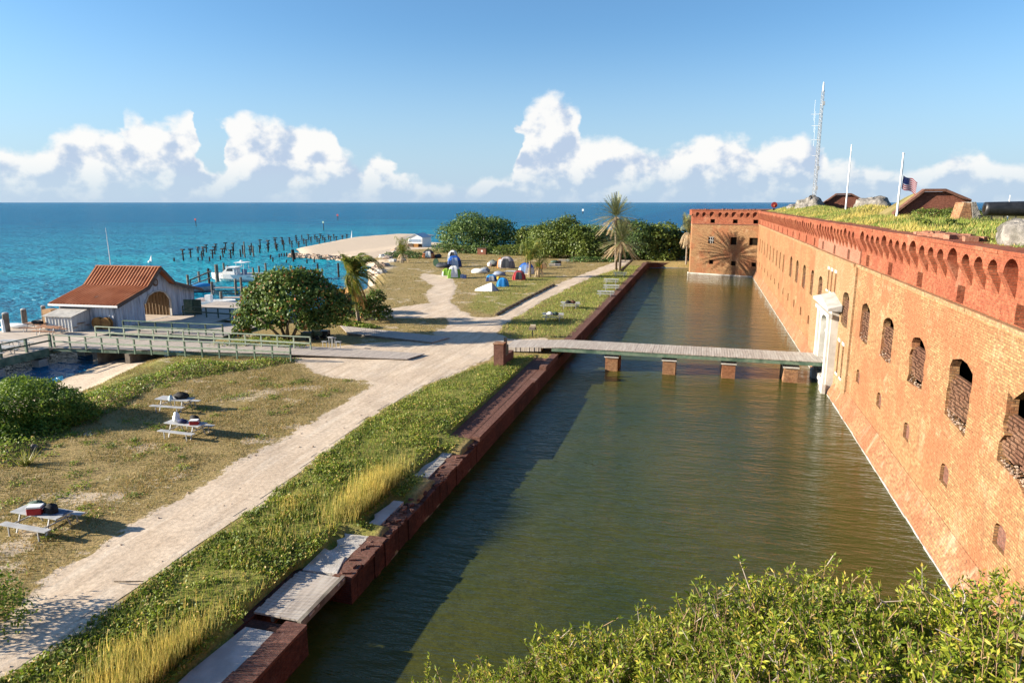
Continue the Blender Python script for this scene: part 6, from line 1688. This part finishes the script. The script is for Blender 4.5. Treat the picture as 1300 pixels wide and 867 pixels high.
# ---- old coal dock pilings
PIL = [(200, 530, 12), (280, 497, 9), (360, 445, 6), (405, 522, 10), (422, 482, 10), (452, 440, 8), (520, 505, 9), (545, 460, 8), (557, 420, 7), (635, 490, 9), (652, 450, 8), (667, 415, 8), (720, 505, 9), (745, 470, 9), (750, 428, 9), (830, 490, 9), (852, 455, 10), (935, 470, 10), (952, 440, 11), (1040, 445, 8), (1047, 400, 10), (1130, 435, 8), (1135, 395, 9), (1213, 400, 10), (1228, 420, 7), (1285, 355, 8)]
PIL2 = [(8, 330, 11), (85, 290, 10), (100, 335, 7), (160, 250, 6), (178, 330, 12), (240, 260, 7), (265, 300, 7), (310, 225, 6), (318, 250, 6), (340, 295, 6), (375, 215, 6), (398, 262, 7), (425, 285, 7), (448, 215, 6), (475, 245, 6), (518, 212, 5), (543, 240, 6), (565, 262, 6), (580, 200, 5), (605, 222, 5), (628, 243, 5), (670, 212, 5), (692, 226, 5), (728, 205, 5), (757, 228, 5), (820, 213, 5), (870, 205, 5)]
px_list = [(210 + a / 8.667, 270 + b_ / 8.667, h) for a, b_, h in PIL] + [(340 + a / 8.667, 280 + b_ / 8.667, h) for a, b_, h in PIL2]
pil0 = None
for px, py, hp in px_list:
    g = G(px, py, 0.0); h = (g - Vector((0, 0, HC))).length * hp / 867.0
    mb = MB(); r_ = 0.17
    mb.tube([(0, 0, -.8), (random.uniform(-.08, .08), 0, h)], [r_ * 1.1, r_], 7)
    if random.random() < .8: mb.box((random.uniform(-.1, .1), 0, h + .12), (random.uniform(.7, 1.15), .6, .26), random.uniform(0, 3))
    if random.random() < .6: mb.bar((-.5, 0, h * .62), (.5, .15, h * .7), .14, .2)
    o = mb.build('dock_piling', M['pile'], None); o.location = (g.x, g.y, 0)
    tag(o, 'dark broken piling of the ruined dock standing in turquoise water', 'piling', 'ruined dock pilings')
STUB = [(210 + a / 8.667, 270 + b_ / 8.667) for a, b_ in ((95, 535), (485, 535), (605, 520), (360, 530))] + [(340 + a / 8.667, 280 + b_ / 8.667) for a, b_ in ((30, 425), (55, 455), (125, 405), (150, 390), (180, 392), (207, 392), (205, 465), (280, 455), (430, 472), (510, 462))]
for px, py in STUB:
    g = G(px, py, 0.0); o = MB().tube([(0, 0, -.8), (.05, 0, random.uniform(.6, 1.1))], [.2, .17], 7).build('piling_stub', M['pile'], None); o.location = (g.x, g.y, 0)
    tag(o, 'short dark piling stub barely above the shallow water', 'piling', 'short piling stubs')
for (px, pb, pt), lb in (((311, 327, 307), 'tall grey pole among the ruined pilings'), ((322, 326, 312), 'shorter grey pole just right of the tall pole among the pilings')):
    g = G(px, pb, 0); tp = AY(px, pt, g.y); tag(MB().tube([(g.x, g.y, -.8), (g.x, g.y, tp.z)], [.2, .16], 8).build('tall_pile', M['post']), lb, 'pole')
g = G(374, 329, .1); q = AY(371, 317, g.y); tag(MB().tube([(g.x, g.y, -.6), tuple(q)], [.45, .4], 8).build('leaning_timber', M['pile']), 'thick dark timber leaning against the end of the sandy spit', 'timber')
# sea wall of pale rock on the spit and broken slabs at the cove
sw = MB()
for (ax, ay), (bx2, by2) in zip([(366, 327), (400, 329), (435, 331)], [(400, 329), (435, 331), (452, 333)]):
    a, b_ = G(ax, ay, 0), G(bx2, by2, 0)
    for k in range(120):
        p = a.lerp(b_, (k + random.random()) / 120); s = random.uniform(.2, .75)
        sw.ball((p.x + random.uniform(-.5, 1.6), p.y + random.uniform(0, 2.2), random.uniform(0.0, .75)), (s * random.uniform(.8, 1.5), s * random.uniform(.7, 1.2), s * .6), 6, 4, jit=.7)
tag(sw.build('rock_revetment', M['rock']), 'pale coral rock edge along the end of the spit', 'rocks', kind='stuff')
for k in range(26):
    px, py = random.choice([(487, 322), (492, 329), (500, 332), (484, 340), (478, 345), (508, 331), (496, 321), (470, 347)]); g = G(px + random.uniform(-7, 7), py + random.uniform(-3, 3), .9)
    s = random.uniform(.5, 1.5); mb = MB().ball((0, 0, 0), (s, s * .8, s * .4), 7, 5, jit=.6); o = mb.build('broken_slab', M['rock'] if k % 3 else M['white_stone']); o.location = (g.x, g.y, ground_z(g.x, g.y) + .2)
    tag(o, 'pale broken slab of rock tumbled at the edge of the cove', 'rock', 'broken slabs at the cove')

# ------------------------------------------------------------------ campground
def tent(name, label, c, W, D, H, rz, body, fly, door=None, cap=0.55):
    """dome tent on crossed poles: panelled body, rain fly over the upper part, dark door, poles"""
    t = thing(name, label, 'tent', (c[0], c[1], c[2]), 'tents in the campground', rz)
    def P(u, v):       # u: angle, v: 0 base .. 1 top, squarish footprint
        a = u; k = (abs(math.cos(a)) ** 4 + abs(math.sin(a)) ** 4) ** -.25
        r = math.cos(v * math.pi / 2) ** 0.8; fold = 1 - 0.10 * abs(math.sin(2 * a)) ** .5 * 0 - .06 * (1 - abs(math.cos(2 * (a - math.pi / 4)))) 
        return (W / 2 * k * r * math.cos(a) * fold * .93, D / 2 * k * r * math.sin(a) * fold * .93, H * math.sin(v * math.pi / 2))
    def shell(v0, v1, s, us=(0, 2 * math.pi), n=24, m=6):
        mb = MB(); vs = []
        for i in range(m + 1):
            for j in range(n + 1):
                x, y, z = P(us[0] + (us[1] - us[0]) * j / n, v0 + (v1 - v0) * i / m); vs.append((x * s, y * s, z * s + .01))
        mb.add(vs, [(i * (n + 1) + j, i * (n + 1) + j + 1, (i + 1) * (n + 1) + j + 1, (i + 1) * (n + 1) + j) for i in range(m) for j in range(n)]); return mb
    shell(0, 1, 1.0).build('tent_body', body, t, world=False)
    if fly: shell(cap * .75, 1, 1.03).build('rain_fly', fly, t, world=False)
    if door: shell(0.05, .62, 1.035, (-math.pi / 2 - .45, -math.pi / 2 + .45), 8, 5).build('door', door, t, world=False)
    for a in (math.pi / 4, 3 * math.pi / 4):
        MB().tube([tuple(q * 1.045 for q in P(a, i / 6)) for i in range(7)] + [tuple(q * 1.045 for q in P(a + math.pi, (5 - i) / 6)) for i in range(6)], .025, 5).build('pole', M['iron'], t, world=False)
    return t
def cm(n, c): return plain(n, c, 0.7, 0.85)
def tg(px, py): g = G(px, py, 1.22); return (g.x, g.y, ground_z(g.x, g.y))
orange = cm('tent_orange', (0.55, 0.16, 0.06)); wt_ = cm('tent_white', (0.72, 0.72, 0.70)); dkc = cm('tent_dark', (0.035, 0.04, 0.05)); navy = cm('tent_navy', (0.025, 0.05, 0.16)); gry = cm('tent_grey', (0.42, 0.44, 0.46)); grn = cm('tent_green', (0.16, 0.33, 0.03)); tred = cm('tent_red', (0.42, 0.04, 0.045)); blu_ = cm('tent_blue', (0.02, 0.12, 0.50)); sky_ = cm('tent_skyblue', (0.02, 0.26, 0.58)); taupe = cm('tent_taupe', (0.20, 0.165, 0.16))
tent('dome_tent', 'small orange tent with white panel and dark top near the white shed', tg(544, 327.5), 3.2, 2.6, 1.9, .3, orange, dkc, wt_)
tent('dome_tent', 'pale grey tent top rising behind the navy tent', tg(575, 331), 2.6, 2.4, 2.3, .2, gry, wt_, dkc)
tent('dome_tent', 'large navy blue tent with pale front behind the green one', tg(577, 338.5), 3.3, 2.8, 2.2, .4, navy, blu_, cm('tent_pale_blue', (.42, .5, .62)))
tent('dome_tent', 'larger green and white dome tent on the edge of the sandy patch', tg(577, 352.5), 2.7, 2.3, 2.05, .35, grn, wt_, wt_, .72)
tent('dome_tent', 'little white and lime tent left of the green dome tent', tg(566.5, 350), 1.8, 1.6, 1.3, .2, wt_, cm('tent_lime', (.30, .45, .04)), grn)
tent('dome_tent', 'tall taupe tent with orange left side in the middle of the camp', tg(643, 340), 3.6, 2.8, 2.2, .1, taupe, cm('tent_fly_grey', (.34, .31, .32)), dkc)
tag(MB().prism([(-.05, -1.2), (.55, -1.3), (.5, 1.0), (0, 1.1)], 0, .02).build('groundsheet', gry), 'grey groundsheet laid at the foot of the taupe tent', 'groundsheet'); bpy.data.objects['groundsheet'].location = (tg(643, 344)[0], tg(643, 344)[1], tg(643, 344)[2] + .03); bpy.data.objects['groundsheet'].scale = (5, 1, 1)
tt = tent('dome_tent', 'steep orange tent panel leaning on the left of the taupe tent', tg(635.5, 340), 1.5, 2.2, 2.0, .1, cm('tent_bright_orange', (.62, .22, .05)), None, wt_)
tent('dome_tent', 'blue topped dome tent with white sides beside the young palm', tg(668, 347), 3.1, 2.6, 1.95, -.1, wt_, blu_, cm('tent_mid_blue', (.10, .18, .36)), .5)
tent('dome_tent', 'red dome tent in front of the blue topped tent', tg(659, 355), 2.5, 2.2, 1.5, .2, tred, cm('tent_fly_red', (.34, .05, .06)), dkc, .7)
tent('dome_tent', 'bright sky blue tent right of the white pup tent', tg(638, 363.5), 2.1, 1.8, 1.35, .1, sky_, None, cm('tent_deep_blue', (.01, .16, .45)))
tent('dome_tent', 'low crumpled navy tent behind the sky blue tent', tg(624, 356.5), 2.1, 1.6, 1.05, .3, navy, sky_, gry)
t = thing('pup_tent', 'low white pup tent with grey end closest to the viewer', 'tent', tg(620, 369), 'tents in the campground', .1)
mb = MB(); mb.add([(-2.0, -.5, .02), (-.1, -.95, .02), (.75, -.9, .02), (.75, .9, .02), (-.1, .95, .02), (-2.0, .5, .02), (-1.9, 0, .25), (.35, 0, 1.2), (.55, 0, 1.2)], [(0, 1, 7, 6), (1, 2, 8, 7), (5, 6, 7, 4), (4, 7, 8, 3), (0, 6, 5)]); mb.build('canopy', wt_, t, world=False)
mb = MB(); mb.add([(.76, -.88, .02), (1.5, -.6, .05), (1.5, .6, .05), (.76, .88, .02), (.57, 0, 1.2)], [(0, 1, 4), (1, 2, 4), (2, 3, 4)]); mb.build('end_flap', cm('tent_slate', (.12, .15, .22)), t, world=False)
lump('white_tarp', 'white tarp heap on the grass left of the navy tent', 'tarp', tg(608, 347), (1.5, .8, .55), wt_, .3)
lump('grey_tarp', 'grey tarp bundle right of the white tarp heap', 'tarp', tg(616, 345.5), (1.0, .7, .6), cm('tarp_grey', (.20, .22, .24)), .4)
lump('gear_pile', 'grey and blue gear pile behind the crumpled navy tent', 'gear', tg(634, 350), (1.3, .6, .5), cm('gear_blue', (.20, .24, .34)), .5)
lump('yellow_bag', 'small yellow dry bag by the crumpled navy tent', 'bag', tg(633, 355), (.35, .3, .35), cm('dry_bag_yellow', (.55, .36, .04)))
lump('gear_pile', 'camp gear with white bucket left of the taupe tent', 'gear', tg(627, 338), (1.2, .6, .8), cm('gear_grey', (.13, .15, .15)), .5)
lump('bucket', 'white bucket shaped bundle left of the grey camp gear', 'bucket', tg(621.5, 338.5), (.5, .4, .55), wt_, .2)
lump('dark_gear', 'dark cooler and chair heap at the foot of the navy tent', 'gear', tg(563, 340), (1.6, .6, .6), dkc, .5)
lump('dark_gear', 'dark bags right of the orange tent', 'gear', tg(556, 327.5), (.9, .6, .6), dkc, .5)
tag(MB().box((0, 0, .35), (.6, .5, .7), .2).build('water_box', cm('box_blue', (.30, .36, .46))), 'pale blue grey box against the green dome tent', 'box').location = tg(586.5, 353)
tag(MB().box((0, 0, .3), (.55, .5, .65), .1).build('navy_box', navy), 'navy box next to the pale box by the green dome tent', 'box').location = tg(590, 353.5)
o = MB().tube([(0, -.08, .62), (0, .08, .62)], [.62, .62], 16).build('round_shelter', cm('shelter_green', (.035, .085, .05))); o.location = tg(553.5, 338.5); o.scale = (.95, 1, 1.35); tag(o, 'dark green round pop-up shelter standing on edge left of the navy tent', 'shelter')
# board, shed, things by the trees
t = thing('notice_box', 'brown wooden kiosk box with pale notice at the edge of the dome tree', 'kiosk', tg(612, 323))
w_ = Vector(t.location); MB().box((w_.x, w_.y, w_.z + .75), (2.2, .9, 1.5)).build('body', plain('kiosk_brown', (.22, .085, .05)), t); MB().box((w_.x, w_.y, w_.z + 1.56), (2.4, 1.1, .1)).build('roof', M['trim'], t)
MB().box((w_.x + .1, w_.y - .46, w_.z + .9), (.45, .02, .45)).build('notice', M['white'], t)
o = MB().tube([(0, 0, 0), (0, 0, 4.2)], [.05, .04], 6).build('thin_post', M['post']); o.location = tg(614.5, 321); tag(o, 'thin grey post rising behind the brown kiosk box', 'post')
sh = thing('white_shed', 'small white shed with gable roof and window band out on the spit', 'shed', (-81.5, 186.5, 1.0))
X0, X1, Y0, Y1 = -83.0, -78.6, 186, 193; z0, zw, zr = .95, 3.9, 4.9
mb = MB(); xm = (X0 + X1) / 2
mb.add([(X0, Y0, z0 + 1.25), (X1, Y0, z0 + 1.25), (X1, Y0, zw), (xm, Y0, zr), (X0, Y0, zw), (X0, Y1, z0), (X1, Y1, z0), (X1, Y1, zw), (xm, Y1, zr), (X0, Y1, zw), (X0, Y0 + .2, z0), (X1, Y0 + .02, z0), (X0, Y0 + .02, z0)], [(0, 1, 2, 3, 4), (5, 9, 8, 7, 6), (1, 11, 6, 7, 2), (0, 4, 9, 5, 12)])
mb.build('wall', M['white'], sh)
mb = MB()
for a, b_, za, zb in ((X0 - .2, xm, zw - .05, zr + .05), (xm, X1 + .2, zr + .05, zw - .05)):
    mb.add([(a, Y0 - .3, za), (b_, Y0 - .3, zb), (b_, Y1, zb), (a, Y1, za), (a, Y0 - .3, za + .1), (b_, Y0 - .3, zb + .1), (b_, Y1, zb + .1), (a, Y1, za + .1)], [(0, 1, 2, 3), (7, 6, 5, 4), (0, 4, 5, 1), (1, 5, 6, 2), (2, 6, 7, 3), (3, 7, 4, 0)])
mb.build('roof', noisy('pale_blue_roof', (.55, .60, .66), (.45, .5, .56), 1.0, .6), sh)
MB().box2((X0 + .3, Y0 - .03, z0 + 1.7), (X1 - .3, Y0 + .02, z0 + 2.5)).build('window', plain('window_blue', (.18, .27, .40)), sh)
mb = MB()
for k in range(7): mb.box2((X0 + .3 + k * .62, Y0 - .05, z0 + 1.68), (X0 + .38 + k * .62, Y0 - .032, z0 + 2.52))
mb.build('window_frame', M['white'], sh)
MB().box2((X0 + .1, Y0 + .4, z0), (X1 - .1, Y0 + .5, z0 + 1.25)).build('back_panel', M['trim'], sh)
for k, (x, s_, lb) in enumerate(((-82.0, 1.0, 'left brown crate under the window of the white shed'), (-80.4, 1.2, 'right brown crate under the window of the white shed'))):
    tag(MB().box((x, 185.9, 1.0 + s_ / 2), (1.35, .8, s_), .05).build('crate', M['ochre'] if k else M['trim']), lb, 'crate')
for k, (px, lb) in enumerate(((508, 'dark oil can left of the white shed'), (515, 'pale crate row left of the white shed'), (519, 'ochre crate closest to the white shed on its left'))):
    g = G(px, 314, 1.0); tag(MB().box((g.x, g.y, 1.5), (.7 if k == 0 else 1.6, .7, 1.1 if k == 0 else .7), .1).build('supply_crate', (M['iron'], M['rock'], M['ochre'])[k]), lb, 'crate')
g = G(626, 305, 1.0); ws = thing('grey_hut', 'pale blue grey hut half hidden at the right of the dome tree', 'hut', (g.x, g.y, 1.0))
mb = MB().box((g.x + 1.0, g.y - 8, 2.2), (4.2, 4, 2.6), -.3); mb.build('wall', M['board'], ws); mb = MB().bar((g.x - 1.2, g.y - 8, 3.6), (g.x + 3.2, g.y - 8, 3.9), 4.6, .15); mb.build('roof', M['white_stone'], ws)
# far grass clutter: tables and boxes beyond the young palm
for k, ((px, py), lb, m_) in enumerate((((684, 342), 'brown crate stack behind the young palm', M['ochre']), ((690, 340.5), 'tan crate right of the brown crate stack', plain('tan', (.4, .26, .14))), ((708, 337), 'dark box beyond the crates by the thicket', M['trim']))):
    o = MB().box((0, 0, .5), (1.3, .9, 1.0), .2 * k).build('camp_crate', m_); o.location = tg(px, py); tag(o, lb, 'crate')
for (px, py), lb in (((704, 340), 'picnic table with dark gear beyond the young palm'), ((716, 334), 'pale picnic table at the edge of the beach thicket'), ((735, 332), 'picnic table nearest the far end of the sandy path')):
    dup(pt0, tg(px, py), .2, lb, 'picnic tables at the back of the camp')
for (px, py), lb in (((704, 336), 'dark tarp heap on the table beyond the young palm'),): lump('tarp_heap', lb, 'tarp', (tg(px, py + 3)[0], tg(px, py + 3)[1], tg(px, py)[2] + .78), (.9, .4, .35), M['dark_green'], .4)
o = MB().tube([(0, 0, 0), (0, 0, .9)], [.25, .28], 10).build('rubbish_bin', M['dark_green']); o.location = tg(736, 331); tag(o, 'small dark bin at the edge of the beach thicket', 'bin')
# camp grills and odd items near the bridge
g = tg(676, 428); gr = thing('camp_grill', 'pedestal grill with pale lid on the grass north of the bridge', 'grill', g)
MB().tube([(g[0], g[1], g[2] - .1), (g[0], g[1], g[2] + .75)], .05, 7).build('pedestal', M['iron'], gr); MB().box((g[0], g[1], g[2] + .88), (.6, .5, .26)).build('fire_box', M['post'], gr); MB().box((g[0] + .05, g[1], g[2] + 1.12), (.5, .45, .2), .2).build('lid', plain('lid_cream', (.62, .52, .36)), gr)
g = tg(671.5, 446); mb = MB().ball((0, 0, 0), (.62, .4, .3), 12, 8); mb.v = [(g[0] + x, g[1] + y, g[2] + .36 + min(z, .0)) for x, y, z in mb.v]; tr_ = thing('fire_pan', 'shallow dark fire pan on the grass south of the bridge', 'fire pan', g); mb.build('pan', M['iron'], tr_)
MB().box((g[0], g[1], g[2] + .03), (.3, .3, .14)).build('base', M['iron'], tr_)
g = tg(660, 469)
# carts and stools by the plaza
for k, ((px, py), lb) in enumerate((((391, 431), 'dark green garden cart parked under the sea grape'), ((402, 430), 'garden cart heaped with grey green bundle beside the dark green cart'), ((411, 429), 'black garden cart at the right end of the row under the sea grape'))):
    g = tg(px, py); ct = thing('garden_cart', lb, 'cart', g, 'carts under the sea grape'); mb = MB().box((g[0], g[1], g[2] + .55), (1.1, .7, .4), .1); mb.build('tray', (M['dark_green'], M['green_paint'], M['iron'])[k], ct)
    for s in (-.4, .4): MB().tube([(g[0] + .3, g[1] + s, g[2] + .22), (g[0] + .3, g[1] + s * 1.15, g[2] + .22)], .22, 10).build('wheel', M['iron'], ct)
    MB().bar((g[0] - .5, g[1], g[2] + .6), (g[0] - 1.1, g[1], g[2] + .9), .05).build('handle', M['steel'], ct)
    if k == 1: lump('cart_bundle', 'grey green bundle heaped on the middle cart', 'bundle', (g[0], g[1], g[2] + .7), (.5, .35, .4), M['pale_green'])
for k, (px, py) in enumerate(((412.5, 444), (420.5, 443), (423.5, 442.5), (430, 445))):
    g = tg(px, py); st2 = thing('drying_stand', ('lowest thin metal stand at the left of the boardwalk plaza', 'left one of the two tall thin stands on the plaza', 'right one of the two tall thin stands on the plaza', 'thin metal stand with flat top nearest the sandy track')[k], 'stand', g, 'thin metal stands on the plaza'); h = (.75, 1.05, .95, .8)[k]
    mb = MB()
    for s in (-.18, .18): mb.bar((g[0] + s, g[1], g[2]), (g[0] + s, g[1], g[2] + h), .045)
    mb.build('legs', M['steel'], st2); MB().box((g[0], g[1], g[2] + h + .02), (.5, .28, .04)).build('top', M['steel'], st2)
w2 = plank_deck('ramp_walk', 'shaded plank ramp running past the sea grape to the sandy plaza', [(-33.4, 59.6), (-23.6, 57.6), (-36.2, 63.2), (-22.9, 60.4)], 1.34, 1.25, M['deck'], None)
mb = MB().bar((-33.4, 59.5, 1.24), (-23.6, 57.5, 1.24), .1, .26); mb.build('stringer', M['post'], w2)
# log edging of the far path
LG = [(592, 405), (612, 402.5), (633, 400), (652, 389.5), (670, 380), (690, 369.5), (706, 362)]
for k, (a, b_) in enumerate(zip(LG, LG[1:])):
    if k < 2: continue
    p, q = G(*a, 1.25), G(*b_, 1.25)
    for j in range(4):
        s, e = p.lerp(q, j / 4), p.lerp(q, (j + .92) / 4); o = MB().tube([(s.x - .3, s.y, ground_z(s.x, s.y) + .1), (e.x - .3, e.y, ground_z(e.x, e.y) + .1)], .16, 7).build('edging_log', M['bark']); tag(o, 'dark log edging the left side of the far sandy path', 'log', 'logs edging the far path')
# channel markers and far floats
for (px, py, pt), lb, col in (((249, 288, 278), 'red topped channel marker pile far out at sea on the left', plain('marker_red', (.5, .06, .05))), ((411, 293, 281.5), 'channel marker pile with pale green board off the spit', plain('marker_green', (.35, .5, .42))), ((429, 280, 272.5), 'farthest red channel marker near the horizon', plain('marker_red', (.5, .06, .05))), ((740, 271.5, 266), 'tiny pale channel marker above the beach thicket', M['white'])):
    g = G(px, py, 0); tp = AY(px, pt, g.y); cmk = thing('channel_marker', lb, 'marker', (g.x, g.y, 0)); d_ = g.y / 520
    MB().tube([(g.x, g.y, -1), (g.x, g.y, tp.z)], [.3 * d_, .25 * d_], 8).build('pile', M['pile'], cmk); mb = MB().box((g.x, g.y - .3 * d_, tp.z - .5 * d_), (1.4 * d_, .15, 1.5 * d_)); mb.build('board', col, cmk)
g = G(190, 333.5, 0); fb = thing('sail_buoy', 'small white flag buoy on the sea beyond the boathouse', 'buoy', (g.x, g.y, 0)); MB().ball((g.x, g.y, .15), (.4, .4, .35), 10, 6).build('float', M['white'], fb); mb = MB().add([(g.x - .1, g.y, .4), (g.x + .55, g.y, .4), (g.x + .6, g.y, 1.75), (g.x - .1, g.y + .1, .4), (g.x + .55, g.y + .1, .4), (g.x + .6, g.y + .1, 1.75)], [(0, 1, 2), (3, 5, 4), (0, 3, 4, 1), (1, 4, 5, 2), (2, 5, 3, 0)]); mb.build('sail', M['white'], fb)
g = G(446, 302, 0); o = MB().add([(-.25, 0, 0), (.25, 0, 0), (.3, 0, 2.9), (-.25, .2, 0), (.25, .2, 0), (.3, .2, 2.9)], [(0, 1, 2), (3, 5, 4), (0, 3, 4, 1), (1, 4, 5, 2), (2, 5, 3, 0)]).build('white_sail', M['white']); o.location = g; tag(o, 'slim white sail just beyond the end of the piling row', 'sail')
# small stones and a stick on the near path
for k in range(40):
    x, y = random.uniform(-23, -17.5), random.uniform(12, 46); s = random.uniform(.03, .08)
    o = MB().ball((0, 0, 0), (s, s * .8, s * .6), 6, 4, jit=.5).build('pebble', M['rock']); o.location = (x, y, ground_z(x, y) + .015); tag(o, 'small pale stone lying along the sandy track', 'stone', 'stones along the track')
g = G(160, 741, 1.2); mb = MB().tube([(g.x - .45, g.y - .05, g.z + .05), (g.x, g.y, g.z + .09), (g.x + .5, g.y + .25, g.z + .04)], [.02, .025, .015], 6); tag(mb.build('driftwood_stick', M['bark']), 'dark stick lying on the near sandy track', 'stick')
g = G(44, 571, 1.2); o = MB().ball((0, 0, .12), (.2, .18, .2), 9, 6, jit=.3).build('grey_stone', M['oldconc']); o.location = (g.x, g.y, ground_z(g.x, g.y)); tag(o, 'single grey stone near the spiky plant on the field', 'stone')
